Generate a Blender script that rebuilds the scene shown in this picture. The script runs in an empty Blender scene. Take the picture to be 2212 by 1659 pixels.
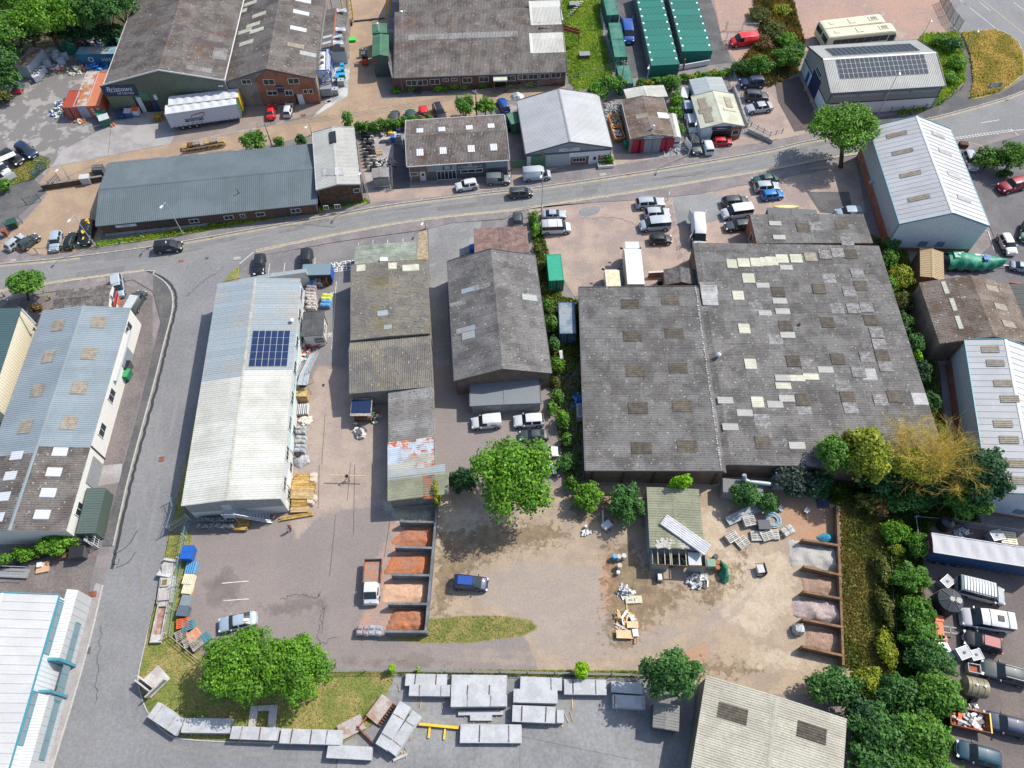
import bpy,math,random
rj=range
from random import uniform as unf
from math import sin,cos,pi,radians,atan2
import numpy as np
from mathutils import Vector,Matrix
Vc=Vector
random.seed(7);RNG=np.random.default_rng(7)
MT=Matrix.Translation;MR=Matrix.Rotation;RX=MR(pi/2,4,'X')
S=bpy.context.scene;COL=S.collection
# camera, sky, sun, exposure
HC=95.0;PITCH=radians(58.356);ROLL=radians(-0.376);FPX=1608.4;CX,CY=1106.0,829.5
fw=Vc((0,cos(PITCH),-sin(PITCH)));rt=Vc((1,0,0));up=rt.cross(fw)
cr,sr=cos(ROLL),sin(ROLL)
RT=cr*rt+sr*up;UP=-sr*rt+cr*up
cam=bpy.data.objects.new('camera',bpy.data.cameras.new('camera'));COL.objects.link(cam);S.camera=cam
cam.data.sensor_width=36;cam.data.lens=36*FPX/2212;cam.data.clip_end=2000;cam.data.clip_start=1
m3=Matrix((RT,UP,-fw)).transposed();cam.matrix_world=MT((0,0,HC))@m3.to_4x4()
EL=radians(49);AZ=radians(30)
W=bpy.data.worlds.new('World');S.world=W;W.use_nodes=True
wn=W.node_tree;wn.nodes.clear()
sky=wn.nodes.new('ShaderNodeTexSky');sky.sky_type='NISHITA';sky.sun_disc=False
sky.sun_elevation=EL;sky.sun_rotation=radians(90)-AZ;sky.air_density=1.0;sky.dust_density=1.5
bgn=wn.nodes.new('ShaderNodeBackground');bgn.inputs[1].default_value=0.15
won=wn.nodes.new('ShaderNodeOutputWorld');wn.links.new(sky.outputs[0],bgn.inputs[0]);wn.links.new(bgn.outputs[0],won.inputs[0])
sl=bpy.data.lights.new('sun','SUN');sl.energy=3.9;sl.angle=radians(0.55);sl.color=(1,.95,.86)
sun=bpy.data.objects.new('sun',sl);COL.objects.link(sun)
sd=Vc((cos(EL)*cos(AZ),cos(EL)*sin(AZ),sin(EL)))
sun.rotation_euler=sd.to_track_quat('Z','Y').to_euler();sun.location=sd*200
S.view_settings.view_transform='Standard';S.view_settings.look='None';S.view_settings.exposure=0.43
S.view_settings.gamma=1;S.view_settings.use_curve_mapping=False
S.cycles.max_bounces=5;S.cycles.diffuse_bounces=3;S.cycles.glossy_bounces=2;S.cycles.transmission_bounces=2;S.cycles.transparent_max_bounces=4
# geometry helpers
def T(i,j,x,y):return(553*i+x/4,414.75*j+y/4)
tA,tB,tC,tD,tE,tF,tG,tH,tI,tJ,tK,tL,tM,tN,tO,tP=[(lambda x,y,i=i,j=j:T(i,j,x,y)) for j in rj(4) for i in rj(4)]
def ray(p):return((p[0]-CX)/FPX*RT-(p[1]-CY)/FPX*UP+fw)
def G(p,h=0.0):
 d=ray(p);k=(HC-h)/-d.z;return Vc((d.x*k,d.y*k,h))
def hit(p,o,n):
 d=ray(p);c=Vc((0,0,HC));k=(o-c).dot(n)/d.dot(n);return c+d*k
def hfit(p,xy):
 best=min((((G(p,h/50).xy-Vc(xy)).length,h/50) for h in rj(0,1000)),key=lambda q:q[0]);return best[1]
def tag(o,lb_=None,cat=None,grp_=None,kd=None):
 if lb_:o['label']=lb_
 if cat:o['category']=cat
 if grp_:o['group']=grp_
 if kd:o['kind']=kd
 return o
def ety(name,loc,lb_=None,cat=None,grp_=None,rz=0):
 o=bpy.data.objects.new(name,None);COL.objects.link(o);o.location=loc;o.rotation_euler.z=rz
 o.empty_display_size=.3
 return tag(o,lb_,cat,grp_)
def link(name,me,parent=None,M=None):
 o=bpy.data.objects.new(name,me);COL.objects.link(o)
 if parent:o.parent=parent
 if M is not None:o.matrix_local=M
 return o
class MB:
 def __init__(s):s.v=[];s.f=[];s.m=[]
 def add(s,vs,fs,mi=0):
  b=len(s.v);s.v+=[tuple(v) for v in vs];s.f+=[tuple(i+b for i in f) for f in fs];s.m+=[mi]*len(fs);return s
 def box(s,c,d,rz=0,mi=0,ry=0,rx=0):
  hx,hy,hz=d[0]/2,d[1]/2,d[2]/2
  vs=[Vc((x,y,z)) for z in(-hz,hz) for x,y in((-hx,-hy),(hx,-hy),(hx,hy),(-hx,hy))]
  R=MR(rz,3,'Z')@MR(ry,3,'Y')@MR(rx,3,'X')
  vs=[R@v+Vc(c) for v in vs]
  return s.add(vs,[(3,2,1,0),(4,5,6,7),(0,1,5,4),(1,2,6,5),(2,3,7,6),(3,0,4,7)],mi)
 def bar(s,a,b,t=.05,t2=None,mi=0):
  a,b=Vc(a),Vc(b);d=b-a;L=d.length
  if L<1e-5:return s
  x=d/L;u=Vc((0,0,1)) if abs(x.z)<.95 else Vc((0,1,0));y=u.cross(x).normalized();z=x.cross(y)
  t2=t2 or t;vs=[p+y*(sy*t/2)+z*(sz*t2/2) for p in(a,b) for sy,sz in((-1,-1),(1,-1),(1,1),(-1,1))]
  return s.add(vs,[(3,2,1,0),(4,5,6,7),(0,1,5,4),(1,2,6,5),(2,3,7,6),(3,0,4,7)],mi)
 def cone(s,a,b,r1,r2,n=10,mi=0,cap=True):
  a,b=Vc(a),Vc(b);x=(b-a).normalized();u=Vc((0,0,1)) if abs(x.z)<.95 else Vc((1,0,0))
  y=u.cross(x).normalized();z=x.cross(y)
  vs=[p+(y*cos(2*pi*i/n)+z*sin(2*pi*i/n))*r for p,r in((a,r1),(b,r2)) for i in rj(n)]
  fs=[(i,(i+1)%n,n+(i+1)%n,n+i) for i in rj(n)]
  if cap:fs+=[tuple(rj(n-1,-1,-1)),tuple(rj(n,2*n))]
  return s.add(vs,fs,mi)
 def prism(s,pts,z0,z1,mi=0):
  n=len(pts);vs=[(p[0],p[1],z0) for p in pts]+[(p[0],p[1],z1) for p in pts]
  return s.add(vs,[tuple(rj(n-1,-1,-1)),tuple(rj(n,2*n))]+[(i,(i+1)%n,n+(i+1)%n,n+i) for i in rj(n)],mi)
 def quad(s,a,b,c,d,mi=0):return s.add([a,b,c,d],[(0,1,2,3)],mi)
 def mesh(s,name,mats,smooth=False):
  me=bpy.data.meshes.new(name);me.from_pydata(s.v,[],s.f)
  for m in(mats if isinstance(mats,(list,tuple)) else[mats]):me.materials.append(m)
  if max(s.m,default=0):me.polygons.foreach_set('material_index',s.m)
  if smooth:me.polygons.foreach_set('use_smooth',[True]*len(s.f))
  me.update();return me
 def bd(s,name,mats,parent=None,smooth=False,M=None):
  return link(name,s.mesh(name,mats,smooth),parent,M)
def bx(e,nm,mt,*a):b=MB();b.box(*a);return b.bd(nm,mt,e)
def cn(e,nm,mt,*a,**k):b=MB();b.cone(*a,**k);return b.bd(nm,mt,e)
def br(e,nm,mt,*a):b=MB();b.bar(*a);return b.bd(nm,mt,e)
def ccw(p):
 a=sum(p[i-1][0]*p[i][1]-p[i][0]*p[i-1][1] for i in rj(len(p)));return p if a>0 else p[::-1]
def inpoly(x,y,P):
 c=False
 for i in rj(len(P)):
  (x1,y1),(x2,y2)=P[i-1][:2],P[i][:2]
  if(y1>y)!=(y2>y) and x<(x2-x1)*(y-y1)/(y2-y1)+x1:c=not c
 return c
def sml(pts,n=6):
 if len(pts)<3:return[Vc(p) for p in pts]
 P=[Vc(p) for p in pts];P=[2*P[0]-P[1]]+P+[2*P[-1]-P[-2]];out=[]
 for i in rj(1,len(P)-2):
  for k in rj(n):
   t=k/n;out.append(.5*((2*P[i])+(-P[i-1]+P[i+1])*t+(2*P[i-1]-5*P[i]+4*P[i+1]-P[i+2])*t*t+(-P[i-1]+3*P[i]-3*P[i+1]+P[i+2])*t**3))
 return out+[P[-2]]
def tri_fill(pts):
 from mathutils.geometry import tessellate_polygon
 return tessellate_polygon([[Vc((p[0],p[1],0)) for p in pts]])
# materials
MATS={}
def rgb(c):return(c[0],c[1],c[2],1)
def mk(name,col,rough=.8,k2=None,sc=.5,amt=1.0,lo=.4,hi=.6,fi=.11,fs=4.,bump=0.,bs=20.,metal=0.,ov_=0.,exr=None,spk=None,spec=.4,coat=0,wave=None):
 """procedural surface: base colour + patches of col2 + fine speckle + per piece tone"""
 if name in MATS:return MATS[name]
 m=bpy.data.materials.new(name);m.use_nodes=True;nt=m.node_tree;N=nt.nodes;Lk=nt.links
 b=N['Principled BSDF'];b.inputs['Roughness'].default_value=rough;b.inputs['Metallic'].default_value=metal
 b.inputs['Specular IOR Level'].default_value=spec;b.inputs['Coat Weight'].default_value=coat
 g=N.new('ShaderNodeNewGeometry');pos=g.outputs['Position']
 def noise(s,det=3,r=.6,vec=None):
  n=N.new('ShaderNodeTexNoise');n.inputs['Scale'].default_value=s;n.inputs['Detail'].default_value=det;n.inputs['Roughness'].default_value=r
  Lk.new(vec or pos,n.inputs['Vector']);return n.outputs['Fac']
 def rng(x,a,c,o0=0.,o1=1.):
  n=N.new('ShaderNodeMapRange');n.interpolation_type='SMOOTHSTEP'
  for i,v in enumerate((a,c,o0,o1)):n.inputs[i+1].default_value=v
  Lk.new(x,n.inputs[0]);return n.outputs[0]
 def mix(f,a,c,mode='MIX'):
  n=N.new('ShaderNodeMix');n.data_type='RGBA';n.blend_type=mode
  for s_,v in((0,f),(6,a),(7,c)):
   if isinstance(v,(int,float)):n.inputs[s_].default_value=v
   elif isinstance(v,tuple):n.inputs[s_].default_value=rgb(v)
   else:Lk.new(v,n.inputs[s_])
  return n.outputs[2]
 c=tuple(col)
 if k2:
  f=rng(noise(sc,5,.62),lo,hi,0,amt);c=mix(f,c,tuple(k2))
 if exr:
  for(ec,es,elo,ehi,ea) in exr:
   c=mix(rng(noise(es,5,.65),elo,ehi,0,ea),c,tuple(ec))
 if spk:
  for(scol,ss,th) in spk:
   v=N.new('ShaderNodeTexVoronoi');v.inputs['Scale'].default_value=ss;Lk.new(pos,v.inputs['Vector'])
   c=mix(rng(v.outputs['Distance'],th*.6,th,1,0),c,tuple(scol))
 if fi:
  f=rng(noise(fs,4,.7),.25,.75,1-fi*1.6,1+fi*1.6)
  h=N.new('ShaderNodeMix');h.data_type='RGBA';h.blend_type='MULTIPLY';h.inputs[0].default_value=1
  if isinstance(c,tuple):h.inputs[6].default_value=rgb(c)
  else:Lk.new(c,h.inputs[6])
  Lk.new(f,h.inputs[7]);c=h.outputs[2]
 if ov_:
  oi=N.new('ShaderNodeObjectInfo');f=rng(oi.outputs['Random'],0,1,1-ov_,1+ov_)
  h=N.new('ShaderNodeMix');h.data_type='RGBA';h.blend_type='MULTIPLY';h.inputs[0].default_value=1
  if isinstance(c,tuple):h.inputs[6].default_value=rgb(c)
  else:Lk.new(c,h.inputs[6])
  Lk.new(f,h.inputs[7]);c=h.outputs[2]
 if isinstance(c,tuple):b.inputs['Base Color'].default_value=rgb(c)
 else:Lk.new(c,b.inputs['Base Color'])
 if bump:
  bp=N.new('ShaderNodeBump');bp.inputs['Strength'].default_value=bump;bp.inputs['Distance'].default_value=.05
  Lk.new(noise(bs,4,.7),bp.inputs['Height']);Lk.new(bp.outputs[0],b.inputs['Normal'])
 MATS[name]=m;return m
def brick(name,c1,c2,mortar=(.35,.3,.27),sc=1.0,bw=.23,bh=.075,ms=.012):
 if name in MATS:return MATS[name]
 m=bpy.data.materials.new(name);m.use_nodes=True;nt=m.node_tree;N=nt.nodes;Lk=nt.links;b=N['Principled BSDF'];b.inputs['Roughness'].default_value=.9
 g=N.new('ShaderNodeNewGeometry');sp=N.new('ShaderNodeSeparateXYZ');Lk.new(g.outputs['Position'],sp.inputs[0])
 ad=N.new('ShaderNodeMath');ad.operation='ADD';Lk.new(sp.outputs[0],ad.inputs[0]);Lk.new(sp.outputs[1],ad.inputs[1])
 cb=N.new('ShaderNodeCombineXYZ');Lk.new(ad.outputs[0],cb.inputs[0]);Lk.new(sp.outputs[2],cb.inputs[1])
 t=N.new('ShaderNodeTexBrick');t.inputs['Scale'].default_value=sc;t.inputs['Brick Width'].default_value=bw;t.inputs['Row Height'].default_value=bh
 t.inputs['Mortar Size'].default_value=ms;t.inputs['Color1'].default_value=rgb(c1);t.inputs['Color2'].default_value=rgb(c2);t.inputs['Mortar'].default_value=rgb(mortar)
 Lk.new(cb.outputs[0],t.inputs['Vector'])
 n=N.new('ShaderNodeTexNoise');n.inputs['Scale'].default_value=.8;n.inputs['Detail'].default_value=5;Lk.new(g.outputs['Position'],n.inputs['Vector'])
 r=N.new('ShaderNodeMapRange');r.inputs[1].default_value=.3;r.inputs[2].default_value=.7;r.inputs[3].default_value=.65;r.inputs[4].default_value=1.2;Lk.new(n.outputs[0],r.inputs[0])
 h=N.new('ShaderNodeMix');h.data_type='RGBA';h.blend_type='MULTIPLY';h.inputs[0].default_value=1;Lk.new(t.outputs[0],h.inputs[6]);Lk.new(r.outputs[0],h.inputs[7])
 Lk.new(h.outputs[2],b.inputs['Base Color']);MATS[name]=m;return m
def lfm(name,dark,lgt,trans=.3):
 if name in MATS:return MATS[name]
 m=bpy.data.materials.new(name);m.use_nodes=True;nt=m.node_tree;N=nt.nodes;Lk=nt.links;b=N['Principled BSDF']
 b.inputs['Roughness'].default_value=.55;b.inputs['Specular IOR Level'].default_value=.25
 a=N.new('ShaderNodeAttribute');a.attribute_name='tint';x=N.new('ShaderNodeMix');x.data_type='RGBA'
 x.inputs[6].default_value=rgb(dark);x.inputs[7].default_value=rgb(lgt);Lk.new(a.outputs['Fac'],x.inputs[0]);Lk.new(x.outputs[2],b.inputs['Base Color'])
 tr=N.new('ShaderNodeBsdfTranslucent');Lk.new(x.outputs[2],tr.inputs[0]);ms=N.new('ShaderNodeMixShader');ms.inputs[0].default_value=trans
 Lk.new(b.outputs[0],ms.inputs[1]);Lk.new(tr.outputs[0],ms.inputs[2]);Lk.new(ms.outputs[0],N['Material Output'].inputs[0]);MATS[name]=m;return m
def pn(name,col,rough=.6,metal=0.,spec=.5,coat=0.,var=.06):return mk(name,col,rough,fi=var,fs=2.5,metal=metal,spec=spec,coat=coat)
WH=pn('white_paint',(.60,.61,.61));BK=pn('black_plastic',(.02,.02,.022),.5);DG=pn('dark_grey',(.08,.085,.09))
MG=pn('mid_grey',(.22,.23,.24));LG=pn('light_grey',(.45,.46,.47));GV=pn('galvanised_steel',(.42,.45,.48),.45,.3)
GLASS=mk('dark_glass',(.02,.03,.034),.12,fi=0,spec=.45);GLASSL=mk('pale_glass',(.16,.22,.25),.15,fi=0,spec=.9)
NAVY=pn('navy_paint',(.015,.03,.08),.5);BLUE=pn('blue_paint',(.015,.10,.42),.5);RED=pn('red_paint',(.55,.03,.03),.5)
GN=pn('green_paint',(.02,.17,.08),.6);DGREEN=pn('dark_green_paint',(.015,.07,.05),.6);OG=pn('orange_paint',(.62,.12,.035),.6)
YL=pn('yellow_paint',(.72,.45,.03),.5);CE=pn('cream_paint',(.66,.60,.42),.5);TEAL=pn('teal_trim',(.06,.24,.30),.5)
WP=mk('pale_timber',(.50,.36,.18),.8,k2=(.38,.26,.12),sc=2,ov_=.22);WG=mk('grey_timber',(.24,.21,.18),.9,k2=(.36,.32,.28),sc=2,ov_=.25)
WY=mk('treated_timber',(.48,.31,.08),.8,k2=(.30,.18,.05),sc=2.5,ov_=.25);WO=mk('brown_timber',(.16,.08,.04),.85,k2=(.09,.05,.035),sc=1.5,ov_=.25)
CONC=mk('concrete',(.36,.36,.35),.9,k2=(.25,.25,.24),sc=.8,amt=.7,bump=.3);RUST=mk('rusty_steel',(.30,.10,.045),.85,k2=(.16,.06,.04),sc=1.4)
TYRE=pn('tyre_rubber',(.018,.018,.018),.85);RIM=pn('wheel_rim',(.45,.45,.46),.35,.7)
# ground, roads, yards
ASPH=mk('road_asphalt',(.205,.205,.208),.9,k2=(.175,.176,.18),sc=.12,lo=.42,hi=.58,amt=.8,fs=2.5,bump=.15,exr=[((.20,.20,.20),.5,.56,.7,.5)])
ASPHD=mk('dark_asphalt',(.085,.085,.09),.92,k2=(.12,.115,.11),sc=.25,fi=.16)
PAVE=mk('pavement_asphalt',(.22,.195,.19),.92,k2=(.17,.155,.155),sc=.3)
YARD=mk('yard_asphalt',(.155,.135,.14),.92,k2=(.205,.165,.155),sc=.10,lo=.4,hi=.62,exr=[((.27,.215,.19),.22,.56,.72,.7)])
DUST=mk('pink_dusty_concrete',(.36,.275,.225),.92,k2=(.27,.215,.19),sc=.2,exr=[((.42,.26,.18),.35,.58,.75,.5)])
BUFF=mk('buff_concrete',(.34,.25,.17),.92,k2=(.285,.205,.145),sc=.25,fi=.14)
CPALE=mk('pale_concrete',(.33,.31,.30),.92,k2=(.25,.235,.23),sc=.25)
CGREY=mk('grey_yard_concrete',(.235,.235,.235),.9,k2=(.18,.18,.182),sc=.12,fs=2.5,exr=[((.30,.31,.32),.35,.58,.72,.6)])
PATCH=mk('patched_tarmac',(.17,.16,.155),.92,k2=(.29,.27,.255),sc=.35,lo=.52,hi=.58)
GRAV=mk('gravel_and_earth',(.30,.225,.165),.95,k2=(.215,.165,.145),sc=.09,lo=.38,hi=.6,fi=.28,bump=.5,bs=6,
          exr=[((.40,.31,.22),.13,.54,.68,.8),((.10,.065,.03),.11,.62,.72,.75),((.36,.33,.31),1.3,.6,.68,.55)])
SCRUB=mk('dry_scrub_earth',(.075,.05,.025),.95,k2=(.26,.2,.14),sc=.5,lo=.42,hi=.62,fi=.35,bump=.6,bs=5,exr=[((.42,.38,.33),1.2,.58,.66,.7),((.06,.10,.02),.6,.6,.72,.6)])
REDSOIL=mk('red_soil',(.36,.235,.18),.95,k2=(.30,.215,.18),sc=.15,fi=.2,exr=[((.42,.32,.26),.3,.55,.7,.7)])
REDSAND=mk('red_sand',(.42,.15,.065),.95,k2=(.34,.16,.10),sc=.6,fi=.15,bump=.6,bs=3)
SANDP=mk('pale_pink_sand',(.52,.33,.22),.95,bump=.4,bs=5);GRITG=mk('grey_grit',(.40,.38,.35),.95,fi=.2,fs=8,bump=.6,bs=10);GRITP=mk('pink_gravel',(.42,.33,.30),.95,k2=(.33,.27,.26),sc=3,fi=.25,fs=8,bump=.6,bs=10)
BRSAND=mk('brown_aggregate',(.33,.22,.165),.95,fi=.2,fs=6,bump=.5,bs=8)
GRASSM=mk('mown_grass',(.15,.18,.04),.95,k2=(.27,.22,.08),sc=.35,lo=.4,hi=.6,fi=.25,fs=6,bump=.6,bs=12,exr=[((.075,.13,.018),.25,.55,.68,.8)])
GRASSG=mk('green_grass',(.14,.24,.03),.95,k2=(.22,.25,.06),sc=.4,fi=.25,fs=6,bump=.6,bs=12)
GRASSD=mk('dry_tall_grass',(.42,.31,.09),.95,k2=(.26,.24,.06),sc=.3,fi=.3,bump=.7,bs=8)
OVERG=mk('overgrown_earth',(.045,.055,.018),.95,k2=(.10,.075,.04),sc=.4,fi=.3,bump=.6,bs=6)
KERB=mk('kerb_stone',(.40,.38,.34),.9,fi=.15);YLINE=mk('yellow_road_paint',(.55,.42,.20),.8,k2=(.38,.31,.2),sc=1.2,fi=.15);WLINE=mk('white_road_paint',(.62,.62,.60),.8,k2=(.34,.34,.34),sc=1.5,lo=.5,hi=.7)
lay=[0.0]
def sht(name,px,mat,z=None,slb=0,kd='structure',sm=0):
 pts=[G(p).xy for p in px]
 if sm:pts=[p for p in sml(pts,sm)]
 pts=ccw([tuple(p) for p in pts])
 if z is None:lay[0]+=.0018;z=lay[0]
 b=MB();n=len(pts);v=[(p[0],p[1],z) for p in pts];fs=[tuple(t) for t in tri_fill(pts)]
 fs=[f if((Vc(v[f[1]])-Vc(v[f[0]])).cross(Vc(v[f[2]])-Vc(v[f[0]]))).z>0 else f[::-1] for f in fs]
 b.add(v,fs)
 if slb:b.add(v+[(p[0],p[1],z-slb) for p in pts],[(i,(i+1)%n,n+(i+1)%n,n+i)[::-1] for i in rj(n)])
 o=b.bd(name,mat);tag(o,kd=kd);return o,pts
def strip(b,line,w,z,off=0.,mi=0,dash=None,closed=False):
 L=[Vc(p).to_2d() for p in line];acc=0;left=[];right=[]
 for i,p in enumerate(L):
  d=(L[min(i+1,len(L)-1)]-L[max(i-1,0)]).normalized();n=Vc((-d.y,d.x));left.append(p+n*(off+w/2));right.append(p+n*(off-w/2))
 for i in rj(len(L)-1):
  if dash:
   seg=(L[i+1]-L[i]).length;k=int(acc/dash)%2;acc+=seg
   if k:continue
  b.quad((*right[i],z),(*right[i+1],z),(*left[i+1],z),(*left[i],z),mi)
def kerb(name,px,w=.15,h=.12,z0=0,mat=KERB,sm=5,off=0):
 L=sml([G(p).xy for p in px],sm);b=MB()
 for i in rj(len(L)-1):
  d=(L[i+1]-L[i]);n=Vc((-d.y,d.x)).normalized()*w/2;a,c=L[i],L[i+1]
  b.add([(*(a-n),z0),(*(c-n),z0),(*(c+n),z0),(*(a+n),z0),(*(a-n),z0+h),(*(c-n),z0+h),(*(c+n),z0+h),(*(a+n),z0+h)],[(4,5,6,7),(0,1,5,4),(1,2,6,5),(2,3,7,6),(3,0,4,7)])
 return tag(b.bd(name,mat),kd='structure')
b=MB();b.quad((-600,-300,-.004),(600,-300,-.004),(600,700,-.004),(-600,700,-.004));tag(b.bd('ground',PAVE),kd='structure')
RU=[(-260,596),(-120,584),tE(0,622),tE(560,570),tE(1330,470),tF(0,315),tF(700,190),tF(1250,98),tF(2000,8),tC(170,1625),tC(1000,1505),tC(1650,1400),tC(2212,1300),tD(330,1222),tD(900,1120),tD(1450,1010),tD(2000,862),tD(2212,785),(2300,168),(2400,133)]
RL=[(-260,662),(-120,648),tE(0,865),tE(395,800),tE(1250,685),tE(1750,595),tF(0,512),tF(700,375),tF(1450,245),tF(2212,165),tG(500,90),tG(1100,0),tC(1700,1560),tC(2212,1475),tD(560,1368),tD(1100,1290),tD(1610,1205),tD(2212,1115),(2300,262),(2400,245)]
sht('road',RU+RL[::-1],ASPH)
TU=[tD(1640,0),tD(1560,70),tD(1640,270),tD(1960,262),tD(2130,330),tD(2190,420),tD(2212,500)]
sht('road',[(2035,-60),(2068,6),(2060,40),(2069,68),(2149,65),(2190,83),(2206,105),(2216,150),(2230,196),(2500,100),(2500,-60)],ASPH)
SL=[tE(1150,690),tE(1250,685),tE(1330,715),tE(1420,775),tE(1480,860),tE(1495,960),tE(1478,1080),tE(1420,1300),tE(1330,1659),tI(1240,330),tI(1100,860),tI(980,1400),tI(930,1620),tM(890,80),tM(780,550),tM(640,1050),tM(455,1659),(85,1760)]
SR=[(560,542),tE(2060,640),tE(1935,775),tE(1860,960),tE(1800,1500),tI(1720,150),tI(1560,950),tI(1460,1290),tI(1400,1620),tM(1300,400),tM(1210,790),tM(1200,950),tM(1280,1180),tM(1430,1350),tM(1600,1410),tM(2212,1445),tN(700,1460),(740,1609),(740,1760)]
o,SRP=sht('side_road',SL+[(85,1860),(740,1860)]+SR[::-1],ASPH)
PAVS=[]
def band(pts,w):
 L=sml(pts,4);a=[];c=[]
 for i,q in enumerate(L):d=(L[min(i+1,len(L)-1)]-L[max(i-1,0)]).normalized();n=Vc((-d.y,d.x))*w;a.append(tuple(q+n));c.append(tuple(q-n))
 return a+c[::-1]
def pvt(px,mat=PAVE,sm=0):
 o,p=sht('pavement',px,mat,z=.1,slb=.1);PAVS.append(p);return o
UPB=[(-260,562),tE(0,500),tE(440,550),tE(820,490),tE(1580,380),tF(0,262),tF(500,175),tF(980,95),tF(1500,50),(1106,404),tC(500,1420),tC(900,1430),tC(1500,1330),tC(2212,1225),tD(420,1140)]
pvt(RU[:14]+UPB[::-1])
pvt([tD(950,1100),tD(1450,1010),tD(2000,862),tD(2212,785),(2300,168),(2290,140),tD(2190,700),tD(1990,815),tD(1730,860),tD(1780,700),tD(1740,500),tD(1680,380),tD(1640,290),tD(1570,300),tD(1690,560),tD(1700,720),tD(1500,900),tD(1290,960),tD(950,1020)],ASPHD)
pvt(RL[:5]+[tE(1330,715),tE(1320,860),tE(1150,760),tE(760,830),tE(400,870),tE(0,960),(-260,690)])
pvt([tE(1332,716),tE(1420,775),tE(1480,860),tE(1495,960),tE(1478,1080),tE(1420,1300),tE(1330,1659),tI(1240,330),tI(1100,860),tI(980,1400),tI(885,1400),tI(1000,970),tI(1070,700),tI(1210,200),tE(1390,1120),tE(1322,862)],ASPHD)
pvt([tM(890,80),tM(780,550),tM(640,1050),tM(455,1659),(85,1760),(60,1760),tM(345,1659),tM(450,1200),tM(600,800),tM(790,180),tM(830,60)],CPALE)
LWB=[tF(0,562),tF(700,432),tF(1440,330),tF(1700,270),tF(2140,235),tG(150,135),tG(700,92),(1390,432),tG(1600,20),tC(2212,1560),(1790,365)]
pvt(RL[6:14]+LWB[::-1])
kerb('kerb',RU);kerb('kerb',RL[:5]+[tE(1330,715),tE(1420,775),tE(1480,860),tE(1495,960),tE(1478,1080),tE(1420,1300),tE(1330,1659),tI(1240,330),tI(1100,860),tI(980,1400)])
kerb('kerb',[(553,545)]+RL[7:17]);kerb('kerb',SL[13:]);kerb('kerb',[tI(1460,1290),tI(1400,1620),tM(1300,400),tM(1210,790),tM(1200,950),tM(1280,1180),tM(1430,1350),tM(1600,1410),tM(2212,1440),tN(730,1445)],h=.1)
kerb('kerb',[(2060,40),(2069,68),(2149,65),(2190,83),(2206,105),(2216,150)],h=.1)
b=MB()
def roadline(px,off,w=.1,sm=6):strip(b,sml([G(p).xy for p in px],sm),w,lay[0]+.004,off)
for q in(-.38,-.58):roadline(RU,q)
for q in(.30,.50):roadline(RL[:4]+[(311,587)],q);roadline([(553,544)]+RL[7:17],q)
roadline([(2110,-10),tD(2212,290)],0,.12);roadline([tD(1650,1215),tD(1730,1228),tD(1850,1260)],0,.12)
for L_,s in((sml([G(p).xy for p in RU],20),1),(sml([G(p).xy for p in RL[:5]],20),-1),(sml([G(p).xy for p in[(575,540)]+RL[7:14]],20),-1)):
 acc=0
 for i in rj(len(L_)-1):
  d=L_[i+1]-L_[i];acc+=d.length
  if acc>2.65:
   acc=0;n=Vc((-d.y,d.x)).normalized();b.box((*(L_[i]+n*s*.12),.1245),(.13,.36,.004),atan2(d.y,d.x))
tag(b.bd('yellow_road_markings',YLINE),kd='structure')
b=MB();zz=lay[0]+.004
for off in(0,.42):
 p0,p1=G(tD(1610,1205)).xy,G(tD(2130,1130)).xy;d=p1-p0;n=Vc((-d.y,d.x)).normalized()
 for k in rj(0,20,1):
  a=p0+d*(k/20)+n*off;c=p0+d*((k+.6)/20)+n*off;strip(b,[a,c],.16,zz)
for a_,c_ in(((2115,4),(2140,24)),((2080,5),(2096,17)),((2190,5),(2212,22)),(tD(1660,0),tD(1990,262)),(tD(2130,1140),tD(2180,1190)),(tD(2090,1130),tD(2212,1118)),(tD(1840,1062),tD(2000,1035))):
 strip(b,[G(a_).xy,G(c_).xy],.1,zz)
strip(b,[G(tE(2190,520)).xy,G(tE(2070,620)).xy],.1,zz)
tag(b.bd('white_road_markings',WLINE),kd='structure')
b=MB()
def mid(t,A,Z,n=9):return[tuple(G(A[i]).xy.lerp(G(Z[i]).xy,t)) for i in rj(n)]
RA=[tE(0,622),tE(1330,470),tF(0,315),tF(1250,98),tC(170,1625),tC(1000,1505),tC(2212,1300),tD(330,1222),tD(900,1120)];RB=[tE(0,865),tE(1250,685),tF(0,512),tF(1450,245),tG(500,90),tC(1700,1560),tC(2212,1475),tD(560,1368),tD(1100,1290)]
for t in(.18,.36,.64,.82):strip(b,sml(mid(t,RA,RB),8),.55,zz-.001)
for q in([tI(1420,0),tI(1320,600),tI(1180,1300),tM(1080,300),tM(930,900),(190,1640)],[tI(1560,0),tI(1440,600),tI(1290,1300),tM(1190,300),tM(1090,900),tM(1300,1420),tN(200,1560)]):strip(b,sml([G(x).xy for x in q],8),.5,zz-.001)
tag(b.bd('wheel_path',mk('worn_asphalt',(.215,.21,.205),.85,k2=(.19,.186,.183),sc=.4)),kd='structure')
b=MB();rr=random.Random(4)
for k in rj(16):
 t=rr.uniform(.1,.8);L_=sml(mid(t,RA,RB),6);i=rr.randrange(2,len(L_)-6);strip(b,L_[i:i+rr.choice((2,2,3,4))],rr.uniform(.5,1.4),zz+.0005*k)
tag(b.bd('repair_patch',mk('patch_asphalt',(.155,.152,.15),.9,k2=(.18,.178,.175),sc=.5)),kd='structure')
b=MB()
tar=pn('tar',(.035,.035,.037),.8)
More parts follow.
